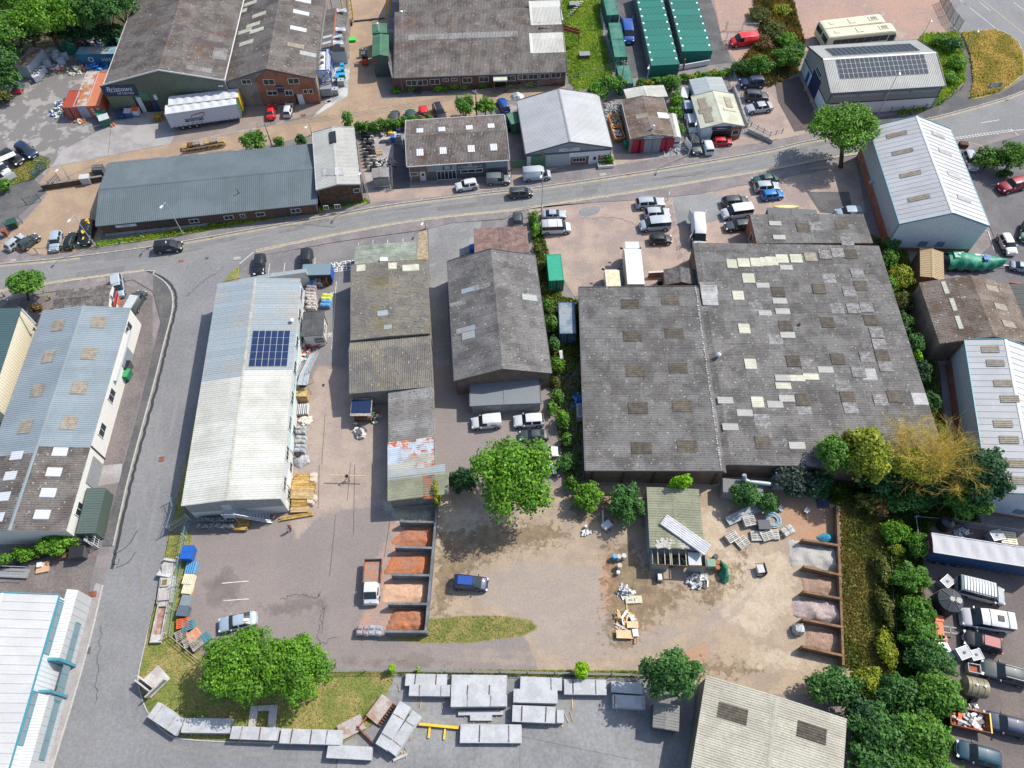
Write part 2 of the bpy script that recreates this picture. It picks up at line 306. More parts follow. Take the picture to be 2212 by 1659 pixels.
for pts_ in([tE(1240,685),tE(1400,745),tE(1490,840),tE(1515,960),tE(1490,1090),tE(1440,1300),tE(1352,1659),tI(1262,330),tI(1122,860),tI(1002,1400),tI(955,1600)],):
 L_=sml([G(p).xy for p in pts_],14)
 L_=[p+Vc((unf(-.09,.09),unf(-.05,.05))) for p in L_];strip(b,L_,.42,zz+.004,.15)
def crack(px,w=.05,n=12,j=.25):
 L_=sml([G(p).xy for p in px],n);L_=[p+Vc((unf(-j,j),unf(-j,j))) for p in L_];strip(b,L_,w,.092)
tag(b.bd('tar_joint',tar),kd='structure')
b=MB()
for a_,c_,w_ in((tI(980,1480),tI(1190,1260),.10),(tI(1000,1590),tI(1170,1450),.10),(tI(960,1560),tI(1030,1510),.08)):
 m_=((a_[0]+c_[0])/2+6,(a_[1]+c_[1])/2+5);L_=sml([G(a_).xy,G(m_).xy,G(c_).xy],16);strip(b,L_,w_,zz+.004)
tag(b.bd('tyre_skid_mark',tar),kd='structure')
def cover(px,w=.7,l=.7,c=None,rz=0.1,nm='manhole_cover'):
 q=G(px);bb=MB();z=.112 if any(inpoly(q.x,q.y,P) for P in PAVS) else.06
 bb.box((q.x,q.y,z),(w,l,.02),rz);tag(bb.bd(nm,c or RUST),kd='structure')
for p,w,l in((tI(1398,650),.75,.75),(tM(802,160),1.0,.8),(tM(767,645),.45,.8),(tE(1565,597),.8,.5),(tE(1790,572),.5,.4),(tE(1825,392),.55,.3),(tE(1277,490),.5,.4),(tB(410,998),.9,.7),(tD(2065,865),.5,.35),(tC(1000,1507),.7,.3)):cover(p,w,l,MATS['rusty_steel'] if w>.6 else DG)
for p,w,l in((tE(118,593),1.0,.5),(tE(875,765),1.4,.6),(tE(2048,575),1.2,.7),(tC(785,1510),1.2,.6)):cover(p,w,l,CPALE,.2)
cover(tB(625,870),1.6,1.4,CPALE,.5,'drain_slab');cover(tB(630,878),.7,.5,DG,.5)
sht('yard',[(-60,20),(60,20),(300,40),(500,130),(700,130),(720,-60),(1300,-60),(1230,190),(1000,300),(700,300),(560,330),(200,350),(0,480),(-200,440)],PATCH)
sht('concrete_apron',[tA(445,1445),tA(520,1310),tA(780,1170),tA(1000,1040),(350,235),(550,215),tA(2212,1120),tA(1450,1245),tA(740,1380)],CPALE)
sht('concrete_apron',[tA(1470,1250),tA(1520,1130),(486,232),tB(0,900),tB(780,820),tB(830,640),(760,130),(900,130),(850,230),(680,245),tB(0,1100)],mk('brown_concrete',(.235,.19,.165),.92,k2=(.28,.225,.19),sc=.2))
sht('spilt_powder_patch',[tB(650,530),tB(830,515),tB(815,680),tB(780,850),tB(690,930),tB(560,1010),tB(470,1030),tB(640,850),tB(640,700)],mk('powder_concrete',(.25,.25,.26),.9,k2=(.45,.45,.45),sc=.35),sm=3)
sht('concrete_lane',[(70,412),tA(445,1450),tA(740,1385),tA(1450,1250),tA(2212,1125),tB(0,1110),tB(500,1010),tB(790,830),tB(810,620),tB(800,0),(770,-60),(840,-60),tB(1150,200),tB(1060,620),tB(1060,850),tB(1130,860),tB(2000,780),tC(440,700),tC(470,760),tC(300,820),tB(2100,880),(1000,262),(880,268),(760,282),(700,285),(560,318),(240,350),(190,380),(120,420)],BUFF)
sht('parking_yard',[tE(830,0),tE(420,0),tE(380,60),tE(200,260),tE(0,440),tE(0,500),tE(440,550),tE(820,480),tE(880,380),(240,400),(190,385),(110,415)],BUFF)
sht('lane',[(-80,480),tE(0,350),tE(400,0),tA(300,1545),tA(180,1540),tA(0,1659),(-80,450)],ASPHD)
sht('grass_verge',[tE(820,480),tE(840,430),tE(2212,225),tF(0,200),tF(960,55),tF(985,95),tF(500,185),tF(0,262),tE(1580,375)],GRASSG,z=.12,slb=.12)
sht('forecourt',[tB(900,1400),tB(1200,1250),tB(1300,1600),tB(2212,1600),tC(0,1400),(1150,372),tC(880,1330),tC(1500,1350),tC(2000,1180),tC(2212,1230),tC(1500,1335),tC(900,1432),tC(500,1422),(1106,404),tF(1500,50),tF(980,95),tF(950,0)],DUST)
sht('storage_yard',[tB(900,1150),tB(1290,1150),tB(1300,1300),tB(1190,1659),tB(960,1659)],CPALE)
sht('tarmac_patch',[tB(1190,1240),tB(1300,1260),tB(1330,1620),tB(1180,1640)],ASPHD)
sht('concrete_apron',[tC(1165,1425),tC(1180,1345),tC(1450,1300),tC(1475,1365)],CPALE)
sht('grass_field',[tC(430,0),tC(760,0),tC(780,300),tC(860,600),tC(880,690),tC(560,790),tC(490,700),tC(450,420)],GRASSG)
sht('container_yard',[(1325,-60),(1560,-60),tC(1720,0),tC(1850,400),tC(1900,540),tC(1700,560),tC(1035,680),tC(900,650),tC(860,400),tC(760,0)],ASPHD)
sht('waste_ground',[(1530,-60),(2060,-60),(2050,80),(1980,100),(1740,110),(1700,160),(1600,150),(1560,90)],REDSOIL)
sht('scrub',[(1620,-60),(1700,-60),(1740,100),(1720,160),(1660,190),(1580,160),(1640,80)],OVERG)
sht('parking_court',[(1570,150),(1740,150),(1770,260),(1745,295),(1640,305),(1600,250),(1580,190)],DUST)
sht('tarmac_patch',[tD(60,720),tD(270,660),tD(440,1050),tD(420,1110),tD(230,1138),tD(90,880)],mk('wet_brown_tarmac',(.10,.078,.075),.9,fi=.15),z=.09)  # ground colour darkened in the outline of the solar unit's cast shadow
sht('grass_bank',[(1990,75),(2070,70),(2085,130),(2085,175),(2035,225),(1990,242),(1940,250)],GRASSG)
sht('grass_island',[tD(1670,290),tD(1960,270),tD(2110,340),tD(2185,450),tD(2200,640),tD(1990,800),tD(1740,855),tD(1770,700),tD(1745,480)],GRASSD,z=.13,slb=.13,sm=3)
sht('car_park',[(1140,452),(1390,425),(1700,370),(1850,350),(1870,460),(1640,560),(1500,640),(1240,640),(1190,560)],DUST)
sht('tarmac_patch',[tG(1380,40),tG(1600,0),tG(2000,60),tG(1860,230),tG(1560,290),tG(1430,290)],CGREY)
sht('tarmac_patch',[tH(330,0),tH(700,0),tH(740,200),tH(450,180)],ASPHD)
sht('tarmac_patch',[tG(575,190),tG(600,145),tG(750,125),tG(745,180),tG(640,220)],CGREY,sm=3)
sht('access_lane',[(925,486),(1040,478),(1030,540),(965,565),(975,850),(1200,870),(1210,1060),(1000,1070),(945,1065),(930,720)],CGREY)
sht('overgrown_strip',[(1140,470),(1165,480),(1215,640),(1250,650),(1262,1040),(1225,1060),(1190,850),(1160,560)],OVERG)
sht('site_forecourt',[(520,575),(545,553),(920,500),(925,560),(760,620),(750,860),(690,830),(660,690),(515,600)],mk('cool_tarmac',(.20,.19,.19),.92,k2=(.155,.15,.155),sc=.15,exr=[((.27,.25,.24),.3,.56,.7,.6)]))
def sdist(P,poly):
 n=len(poly);d=np.full(len(P),1e9);ins=np.zeros(len(P),bool);x,y=P[:,0],P[:,1]
 for i in rj(n):
  a,b=np.array(poly[i-1],float),np.array(poly[i],float);ab=b-a;t=np.clip(((P-a)@ab)/max(1e-9,ab@ab),0,1);d=np.minimum(d,np.linalg.norm(P-(a+t[:,None]*ab),axis=1))
  if a[1]!=b[1]:ins^=((b[1]>y)!=(a[1]>y))&(x<(a[0]-b[0])*(y-b[1])/(a[1]-b[1])+b[0])
 return np.where(ins,d,-d)
def blended(name,x0,x1,y0,y1,step,z,base,layers,rough=.93):
 """a gridded sheet; each layer (attribute, colour, colour2, noise scale, noise amount, edge softness m, strength, [polygons in picture points]) is laid over the last"""
 nx,ny=int((x1-x0)/step)+1,int((y1-y0)/step)+1;X,Y=np.meshgrid(np.linspace(x0,x1,nx),np.linspace(y0,y1,ny));P=np.c_[X.ravel(),Y.ravel()]
 me=bpy.data.meshes.new(name);me.vertices.add(nx*ny);me.vertices.foreach_set('co',np.c_[P,np.full(len(P),z)].astype(np.float32).ravel())
 i=(np.arange(ny-1)[:,None]*nx+np.arange(nx-1)).ravel();F=np.c_[i,i+1,i+nx+1,i+nx].astype(np.int32);me.loops.add(F.size);me.loops.foreach_set('vertex_index',F.ravel());me.polygons.add(len(F));me.polygons.foreach_set('loop_start',np.arange(0,F.size,4,dtype=np.int32));me.polygons.foreach_set('loop_total',np.full(len(F),4,dtype=np.int32))
 m=bpy.data.materials.new(name);m.use_nodes=True;nt=m.node_tree;N=nt.nodes;L=nt.links;bs=N['Principled BSDF'];bs.inputs['Roughness'].default_value=rough;pos=N.new('ShaderNodeNewGeometry').outputs['Position']
 def noise(s,det=5,r=.65):
  n=N.new('ShaderNodeTexNoise');n.inputs['Scale'].default_value=s;n.inputs['Detail'].default_value=det;n.inputs['Roughness'].default_value=r;L.new(pos,n.inputs['Vector']);return n.outputs['Fac']
 def mr(x,a,b,c=0.,d=1.):
  n=N.new('ShaderNodeMapRange');n.interpolation_type='SMOOTHSTEP'
  for k,v in enumerate((a,b,c,d)):n.inputs[k+1].default_value=v
  L.new(x,n.inputs[0]);return n.outputs[0]
 def mix(f,a,b,mode='MIX'):
  n=N.new('ShaderNodeMix');n.data_type='RGBA';n.blend_type=mode
  for s_,v in((0,f),(6,a),(7,b)):
   if isinstance(v,(int,float)):n.inputs[s_].default_value=v
   elif isinstance(v,tuple):n.inputs[s_].default_value=rgb(v)
   else:L.new(v,n.inputs[s_])
  return n.outputs[2]
 nb=noise(.35);c=mix(mr(noise(.13),.38,.62),base[0],base[1])
 for k,(at,c1,c2,ns,na,soft,st,polys) in enumerate(layers):
  v=np.zeros(len(P))
  for q in polys:v=np.maximum(v,np.clip(.5+sdist(P,[tuple(G(p).xy) for p in q])/(2*soft),0,1))
  A=me.attributes.new(at,'FLOAT','POINT');A.data.foreach_set('value',v.astype(np.float32));an=N.new('ShaderNodeAttribute');an.attribute_name=at
  ad=N.new('ShaderNodeMath');ad.operation='MULTIPLY_ADD';L.new(noise(ns,6,.7),ad.inputs[0]);ad.inputs[1].default_value=na;L.new(an.outputs['Fac'],ad.inputs[2])
  f=mr(ad.outputs[0],.5+na*.5-.12,.5+na*.5+.12,0,st);c=mix(f,c,mix(mr(noise(ns*.6+.2),.4,.6),c1,c2))
 h=mr(noise(4.5,4,.75),.25,.75,.84,1.15);hm=N.new('ShaderNodeMix');hm.data_type='RGBA';hm.blend_type='MULTIPLY';hm.inputs[0].default_value=1;L.new(c,hm.inputs[6]);L.new(h,hm.inputs[7]);L.new(hm.outputs[2],bs.inputs['Base Color'])
 bp=N.new('ShaderNodeBump');bp.inputs['Strength'].default_value=.35;bp.inputs['Distance'].default_value=.05;L.new(noise(7,4,.7),bp.inputs['Height']);L.new(bp.outputs[0],bs.inputs['Normal'])
 me.materials.append(m);me.update();return tag(link(name,me),kd='structure')
lay[0]+=.0018
blended('site_ground',-43,54,12,62,.35,lay[0],((.205,.178,.168),(.235,.20,.182)),[
 ('dust',(.36,.285,.235),(.30,.24,.205),.35,.7,1.6,.9,[[(690,790),(655,860),(620,1105),(640,1165),(700,1110),(860,1085),(850,850),(760,800)]]),
 ('red_dust',(.38,.235,.17),(.27,.22,.205),.45,1.0,2.2,.95,[[(850,1120),(945,1075),(942,1160),(928,1375),(775,1375),(790,1240),(830,1180)]]),
 ('pale_powder',(.50,.46,.36),(.36,.36,.33),.5,1.2,1.4,.9,[[(820,1085),(945,1070),(940,1130),(865,1125)],[(1180,1088),(1230,1100),(1180,1115)]]),
 ('gravel',(.355,.275,.195),(.29,.225,.17),.2,.35,.5,1,[[(938,1050),(1200,1050),(1420,1050),(1640,1040),(1850,1075),(1850,1500),(1180,1500),(1140,1385),(1080,1330),(930,1335)]]),
 ('grey_track',(.275,.235,.205),(.31,.255,.215),.3,.8,3.0,.85,[[(1000,1260),(1150,1210),(1300,1230),(1330,1370),(1240,1440),(1160,1400),(1120,1320),(1050,1310)],[(1400,1400),(1240,1430),(1240,1400),(1500,1350),(1560,1300),(1600,1330)]]),
 ('pale_stone',(.47,.385,.29),(.40,.315,.225),.7,1.2,2.5,.85,[[(950,1090),(1080,1110),(1000,1170),(945,1180)],[(1560,1200),(1700,1190),(1720,1300),(1640,1380),(1560,1330)],[(1500,1100),(1560,1100),(1580,1180),(1530,1200)],[(1640,1400),(1750,1420),(1800,1440),(1600,1440)]]),
 ('red_earth',(.40,.20,.11),(.36,.22,.14),.5,1.0,1.6,.7,[[(1440,1415),(1520,1395),(1540,1425),(1450,1435)],[(1300,1200),(1330,1200),(1340,1300),(1300,1330)],[(1640,1060),(1810,1090),(1800,1170),(1720,1170)]]),
 ('tracks',(.27,.22,.18),(.31,.25,.20),.5,1.3,.9,.6,[band([(1010,1290),(1120,1245),(1230,1260),(1290,1330),(1265,1405),(1180,1430),(1000,1425),(800,1420)],5),band([(1000,1310),(1120,1270),(1210,1285),(1260,1335),(1240,1395),(1170,1412),(1000,1408)],4),band([(1270,1410),(1400,1405),(1520,1375),(1600,1310),(1650,1240)],5),band([(1270,1390),(1400,1385),(1500,1355),(1580,1295),(1625,1230)],4)]),
 ('scrub',(.10,.07,.035),(.20,.14,.07),1.1,2.2,2.2,.7,[[(955,1150),(1060,1135),(1190,1135),(1230,1165),(1130,1185),(1030,1215),(975,1270),(965,1330),(935,1330)],[(1310,1180),(1360,1175),(1420,1260),(1500,1280),(1420,1330),(1350,1400),(1310,1390)],[(1500,1270),(1570,1240),(1610,1190),(1590,1260),(1530,1310)],[(1470,1440),(1560,1430),(1640,1450),(1480,1460)],[(1230,1075),(1400,1075),(1400,1130),(1240,1120)]]),
 ('grass',(.14,.165,.035),(.25,.21,.075),.6,.5,.8,1,[[(925,1338),(1000,1330),(1080,1330),(1150,1340),(1165,1358),(1120,1376),(1020,1390),(930,1390),(850,1384),(800,1378),(900,1374)]]),
 ('stain',(.10,.085,.08),(.14,.12,.11),.5,1.5,2.0,.6,[[(440,1250),(500,1230),(520,1300),(460,1310)],[(560,1310),(700,1290),(705,1315),(600,1335)],[(700,1430),(900,1440),(1000,1430),(900,1415)]])])
sht('grass_verge',[(850,1448),(1000,1446),(1380,1448),(1480,1452),(1480,1470),(850,1462)],GRASSM)
sht('overgrown_strip',[(1815,1080),(1900,1090),(1925,1480),(1820,1440)],mk('shaded_rough_grass',(.14,.15,.035),.95,k2=(.24,.19,.07),sc=.4,fi=.3,bump=.6,bs=8))  # olive rough grass with browner patches
sht('overgrown_strip',[(1900,1080),(2010,1090),(2000,1250),(2030,1480),(2060,1560),(2040,1700),(1840,1700),(1840,1560),(1830,1500),(1925,1480)],OVERG)
sht('scrub',[(1740,1030),(2100,1060),(2120,1130),(1980,1140),(1800,1090)],OVERG)
sht('scrub',[(1870,500),(1960,545),(2030,800),(2050,1010),(2000,900)],OVERG)
sht('east_car_park',[(1970,1120),(2400,1190),(2400,1800),(2040,1800),(2050,1560),(2000,1300),(1985,1200)],mk('brown_grey_tarmac',(.17,.14,.125),.92,k2=(.13,.11,.105),sc=.15))
sht('office_car_park',[(2070,330),(2212,290),(2400,290),(2400,660),(2100,600),(2110,560),(2150,520)],mk('office_tarmac',(.15,.145,.15),.92,k2=(.12,.115,.12),sc=.2))
sht('west_yard',[(-200,640),(110,640),(240,600),(330,640),(330,760),(200,1240),(190,1300),(-200,1300)],mk('brown_forecourt',(.135,.118,.115),.92,k2=(.175,.15,.14),sc=.2,fi=.18))
sht('concrete_pad',[tI(870,708),tI(1060,690),tI(1040,850),tI(845,885)],CPALE)
sht('grass_corner',[(365,1152),(415,1150),(408,1244),(385,1375),(455,1430),(700,1446),(852,1452),(848,1475),(803,1567),(740,1606),(553,1603),(400,1595),(357,1580),(322,1538),(302,1485),(305,1442),(325,1344),(350,1234)],GRASSM,z=.1,slb=.1)
sht('concrete_yard',[(852,1455),(1381,1465),(1500,1470),(1500,1860),(700,1860),(735,1610),(803,1568),(848,1475)],CGREY,z=.105)
sht('grass_corner',[tE(1935,775),tE(2040,650),tE(2065,660),tE(2070,745)],GRASSM,z=.1,slb=.1)
sht('grass_verge',[tI(1740,0),tI(1700,230),tI(1530,1000),tI(1460,1290),tI(1640,1180),tI(1590,1060),tI(1750,0)],GRASSM)
sht('gravel_bank',[(905,500),(922,497),(926,563),(900,563)],mk('straw_gravel',(.38,.31,.2),.95,k2=(.25,.2,.13),sc=2,fi=.25))
b=MB()
for q in rj(9):
 strip(b,[G(tB(0+q*120,1100-q*15)).xy,G(tB(30+q*120,1020-q*14)).xy],.035,.085)
for(a_,c_) in((tO(70,1290),tO(68,1659)),(tO(75,1385),tO(1100,1600)),(tJ(820,680),tJ(790,1010)),(tJ(550,700),tJ(540,1080)),(tJ(600,260),tJ(570,700)),(tJ(690,1130),tJ(640,1659)),(tJ(855,700),tJ(845,1300)),(tJ(1160,1180),tJ(1110,1500)),(tN(570,500),tN(600,250)),(tA(1940,1060),tA(1500,1170)),(tA(940,1330),tA(960,1110)),(tA(300,1659),tA(900,1390))):
 strip(b,[G(a_).xy,G(c_).xy],.05,.118)
tag(b.bd('joint_line',pn('joint_filler',(.13,.115,.105),.9)),kd='structure')
b=MB()
for(px_) in([tE(1940,650),tE(1730,800),tE(1620,900)],[tF(200,300),tF(520,290),tF(700,300)],[tF(1200,150),tF(1500,110)],[tC(1300,1540),tC(1700,1500),tC(1900,1450)],[tN(210,200),tN(350,170),tN(520,180),tN(560,140)],[tN(580,250),tN(560,420),tN(550,590),tN(700,520)],[tM(880,400),tM(860,650),tM(830,1100)],[tG(600,230),tG(900,230),tG(1100,290)]):
 crack(px_)
tag(b.bd('crack_line',pn('crack_filler',(.08,.078,.075),.9)),kd='structure')
b=MB()
for a_,c_ in((tF(120,620),tF(108,710)),(tF(252,615),tF(240,700)),(tF(512,575),tF(503,715)),(tF(695,775),tF(655,1360)),(tF(1012,415),tF(1010,455)),(tF(1137,415),tF(1140,445)),(tF(1270,400),tF(1270,435)),(tF(885,440),tF(886,465)),
               (tH(1900,340),tH(1950,505)),(tH(1855,375),tH(1905,377)),(tH(1830,340),tH(1900,340)),(tM(1920,65),tM(2150,45)),(tM(1930,215),tM(2150,200)),(tD(1930,1600),tD(1970,1600))):
 strip(b,[G(a_).xy,G(c_).xy],.1,.096)
for c_ in(tF(657,885),tF(640,1236)):
 q=G(c_);
 for an in(0,1.05,2.1):strip(b,[(q.x-cos(an)*.5,q.y-sin(an)*.5),(q.x+cos(an)*.5,q.y+sin(an)*.5)],.12,.096)
tag(b.bd('bay_markings',WLINE),kd='structure')
def text(name,s,size,M,mat,parent=None,ext=.004,sx=1.0,align='CENTER',bold=0.0,shear=0.):
 cu=bpy.data.curves.new(name,'FONT');cu.body=s;cu.size=size;cu.align_x=align;cu.align_y='CENTER';cu.extrude=ext;cu.offset=bold;cu.shear=shear;cu.resolution_u=3
 cu.materials.append(mat);tmp=bpy.data.objects.new(name,cu);me=bpy.data.meshes.new_from_object(tmp);bpy.data.objects.remove(tmp);me.name=name
 if not me.materials:me.materials.append(mat)
 o=bpy.data.objects.new(name,me);COL.objects.link(o);o.matrix_world=M@Matrix.Diagonal((sx,1,1,1));me['pieces']=1
 if parent:o.parent=parent;o.matrix_local=MT(-parent.location)@M@Matrix.Diagonal((sx,1,1,1))
 return o
def ground_text(s,px,size,rz,mat=WLINE,z=.1,sx=1.):
 q=G(px);M=MT((q.x,q.y,z))@MR(rz,4,'Z');return tag(text('painted_word',s,size,M,mat,ext=.002,sx=sx,bold=.012),kd='structure')
ground_text('CLEAR',tF(763,618),1.55,radians(188));ground_text('KEEP',tF(760,662),1.55,radians(188))
# buildings
def fibre(name,c,c2,sp1=(.34,.33,.28),moss=None,ov=.10,sc=.35,lo=.42,hi=.62):
 ex=[((.33,.32,.30),1.6,.60,.70,.55)]
 if moss:ex.append((moss,.22,.56,.70,.8))
 return mk(name,c,.95,k2=c2,sc=sc,lo=lo,hi=hi,fi=.13,ov_=ov,exr=ex,spk=[(sp1,1.15,.16),((.05,.05,.05),1.7,.2)],bump=.1,bs=9)
FIB=fibre('fibre_cement_grey',(.165,.158,.152),(.105,.10,.098));FIBB=fibre('fibre_cement_brown',(.150,.134,.124),(.095,.08,.073),moss=(.12,.07,.04))
FIBD=fibre('fibre_cement_dark',(.165,.158,.152),(.108,.102,.097),ov=.12);FIBP=fibre('fibre_cement_pale',(.235,.23,.225),(.165,.155,.145),ov=.06)
FIBM=fibre('mossy_fibre_cement',(.19,.155,.13),(.13,.095,.07),sp1=(.42,.40,.33),moss=(.10,.085,.04),ov=.1);FIBW=mk('washed_fibre_cement',(.27,.26,.255),.95,k2=(.17,.163,.16),sc=1.2,fi=.28,ov_=.1)
FIBY=fibre('lichen_fibre_cement',(.18,.165,.135),(.13,.12,.115),sp1=(.36,.32,.14),moss=(.15,.125,.06),ov=.06)
MWHITE=mk('white_metal_sheet',(.44,.445,.45),.5,k2=(.375,.38,.38),sc=.25,amt=.6,fi=.04,ov_=.03,metal=.0);MPALE=mk('weathered_white_sheet',(.52,.52,.475),.6,k2=(.42,.42,.37),sc=.22,lo=.4,hi=.65,fi=.08,ov_=.04)
MBLUE=mk('blue_grey_metal_sheet',(.245,.29,.315),.5,k2=(.215,.255,.28),sc=.2,fi=.05,ov_=.03);MSLATE=mk('slate_blue_sheet',(.115,.145,.16),.6,k2=(.095,.122,.135),sc=.15,fi=.06,ov_=.03)
MZINC=mk('zinc_sheet',(.28,.325,.35),.55,k2=(.34,.325,.285),sc=.2,lo=.45,hi=.7,fi=.08,ov_=.05);MOLIVE=mk('olive_sheet',(.24,.245,.165),.8,k2=(.19,.195,.135),sc=.4,ov_=.06)
MGRN=mk('green_metal_sheet',(.075,.18,.105),.6,k2=(.06,.15,.09),sc=.5,ov_=.05);MDGRN=mk('dark_green_sheet',(.075,.105,.095),.6,fi=.06,ov_=.04);MBRN=mk('tan_sheet',(.34,.25,.14),.7,ov_=.05)
MLID=mk('grey_lining_sheet',(.40,.40,.37),.7,k2=(.36,.355,.33),sc=.3,fi=.08,ov_=.04);MCREAM=mk('cream_sheet',(.52,.53,.42),.7,k2=(.44,.44,.33),sc=.3,fi=.06,ov_=.03)
RLD=mk('brown_rooflight',(.095,.08,.062),.7,k2=(.06,.048,.035),sc=1.2,fi=.2,ov_=.2,spk=[((.3,.25,.1),2.2,.12)]);RLC=mk('cream_rooflight',(.52,.515,.42),.6,k2=(.44,.43,.33),sc=.8,fi=.06,ov_=.06)
RLW=mk('white_rooflight',(.52,.54,.58),.5,fi=.05);RLG=mk('grey_rooflight',(.40,.40,.40),.7,k2=(.33,.33,.33),sc=1,fi=.15,ov_=.1);RLT=mk('tan_rooflight',(.30,.27,.22),.6,k2=(.24,.2,.15),sc=1.5,ov_=.05)
BRK=brick('orange_brick',(.34,.10,.045),(.27,.085,.045),(.25,.15,.1));BRKD=brick('dark_red_brick',(.17,.055,.04),(.13,.05,.04),(.16,.10,.09));BRKB=brick('brown_brick',(.17,.10,.07),(.13,.08,.06),(.18,.14,.11))
BLK=brick('grey_block',(.28,.29,.29),(.24,.25,.25),(.16,.16,.16),bw=.45,bh=.225,ms=.02);RENDER=mk('cream_render',(.58,.57,.53),.9,k2=(.58,.57,.52),sc=.4,fi=.05);RENDG=mk('stained_render',(.25,.225,.20),.9,k2=(.18,.155,.14),sc=.5)
SAGE=mk('sage_cladding',(.13,.145,.11),.6,k2=(.11,.125,.095),sc=.3,fi=.06,ov_=.03);CLG=mk('grey_cladding',(.36,.38,.38),.55,fi=.05,ov_=.03);CLW=mk('white_cladding',(.55,.58,.60),.5,fi=.04,ov_=.03);CLP=mk('mint_cladding',(.60,.66,.62),.6,fi=.04)
OAK=mk('weathered_board',(.085,.06,.05),.9,k2=(.15,.08,.045),sc=.18,lo=.45,hi=.6,fi=.2,fs=8)
SPANEL=mk('solar_glass',(.014,.03,.085),.4,fs=8,spec=.3);SPANELG=mk('solar_glass_dark',(.03,.045,.065),.6,fs=8,spec=.15)
CM={}
def corr(w,l,kd,mat,sag=.0):
 key=(round(w,2),round(l,2),kd,mat.name)
 if key in CM:return CM[key]
 if kd=='fib':n=max(2,round(w/.30));prof=[((i+t)/n,z) for i in rj(n) for t,z in((0,0),(.25,.045),(.5,.09),(.75,.045))]+[(1,0)]
 elif kd=='box':n=max(1,round(w/.33));prof=[((i+t)/n,z) for i in rj(n) for t,z in((0,0),(.55,0),(.65,.045),(.9,.045))]+[(1,0)]
 elif kd=='seam':prof=[(0,.05),(.05,.05),(.08,0),(.36,0),(.38,.008),(.40,0),(.66,0),(.68,.008),(.7,0),(1,0)]
 else:prof=[(0,0),(1,0)]
 b=MB();k=len(prof);b.add([(x*w,y*l,z) for y in(0,1) for x,z in prof],[(i,i+1,k+i+1,k+i) for i in rj(k-1)])
 me=b.mesh('sheet_'+kd,mat,kd=='fib');CM[key]=me;return me
class Slope:
 """one plane of a roof: origin corner o at the eave, ex along it, ev up the slope"""
 def __init__(s,bld,rf,o,ex,ev,L,Wd):
  s.b=bld;s.rf=rf;s.o=Vc(o);s.ex=ex.normalized();s.ev=ev.normalized();s.en=s.ex.cross(s.ev);s.L=L;s.W=Wd
 def M(s,u,v,z=0):p=s.o+s.ex*u+s.ev*v+s.en*z;m=Matrix((s.ex,s.ev,s.en)).transposed().to_4x4();m.translation=p;return MT(-s.b.location)@m
 def at(s,px):q=hit(px,s.o,s.en)-s.o;return q.dot(s.ex),q.dot(s.ev)
 def sheets(s,mat,kd='fib',w=1.1,l=None,nm='roof_sheet',bud=None,pick=None,over=.08):
  nu=max(1,round(s.L/w));wu=s.L/nu;nv=1 if not l else max(1,round(s.W/l));wv=s.W/nv;k=0;stuff=[]
  cells=[(i,j) for j in rj(nv) for i in rj(nu)]
  for(i,j) in cells:
   m=pick(i/nu,j/nv) if pick else mat;m=m or mat
   M=s.M(i*wu,j*wv,.02+.012*((nv-j)%2))
   if bud is not None and k>=bud:stuff.append((M,corr(wu,wv+(over if j<nv-1 else 0),kd,m)))
   else:link(nm,corr(wu,wv+(over if j<nv-1 else 0),kd,m),s.rf,M)
   k+=1
  if stuff:
   b=MB();mats=[]
   for M,me in stuff:
    if me.materials[0] not in mats:mats.append(me.materials[0])
    b.add([M@v.co for v in me.vertices],[tuple(p.vertices) for p in me.polygons],mats.index(me.materials[0]))
   tag(b.bd('roof_sheets',mats,s.rf),kd='stuff')
  return k
 def lgt(s,px,w,l,mat=None,kd='fib',nm='rooflight',z=.10):
  u,v=s.at(px) if px[0]>2 or px[1]>2 else(px[0]*s.L,px[1]*s.W);return link(nm,corr(w,l,kd,mat or RLD),s.rf,s.M(u-w/2,v-l/2,z))
def bxi(name,M,c,d,mat,parent):
 b=MB();b.box(c,d);me=b.mesh(name,mat);return link(name,me,parent,M)
class Bld:pass
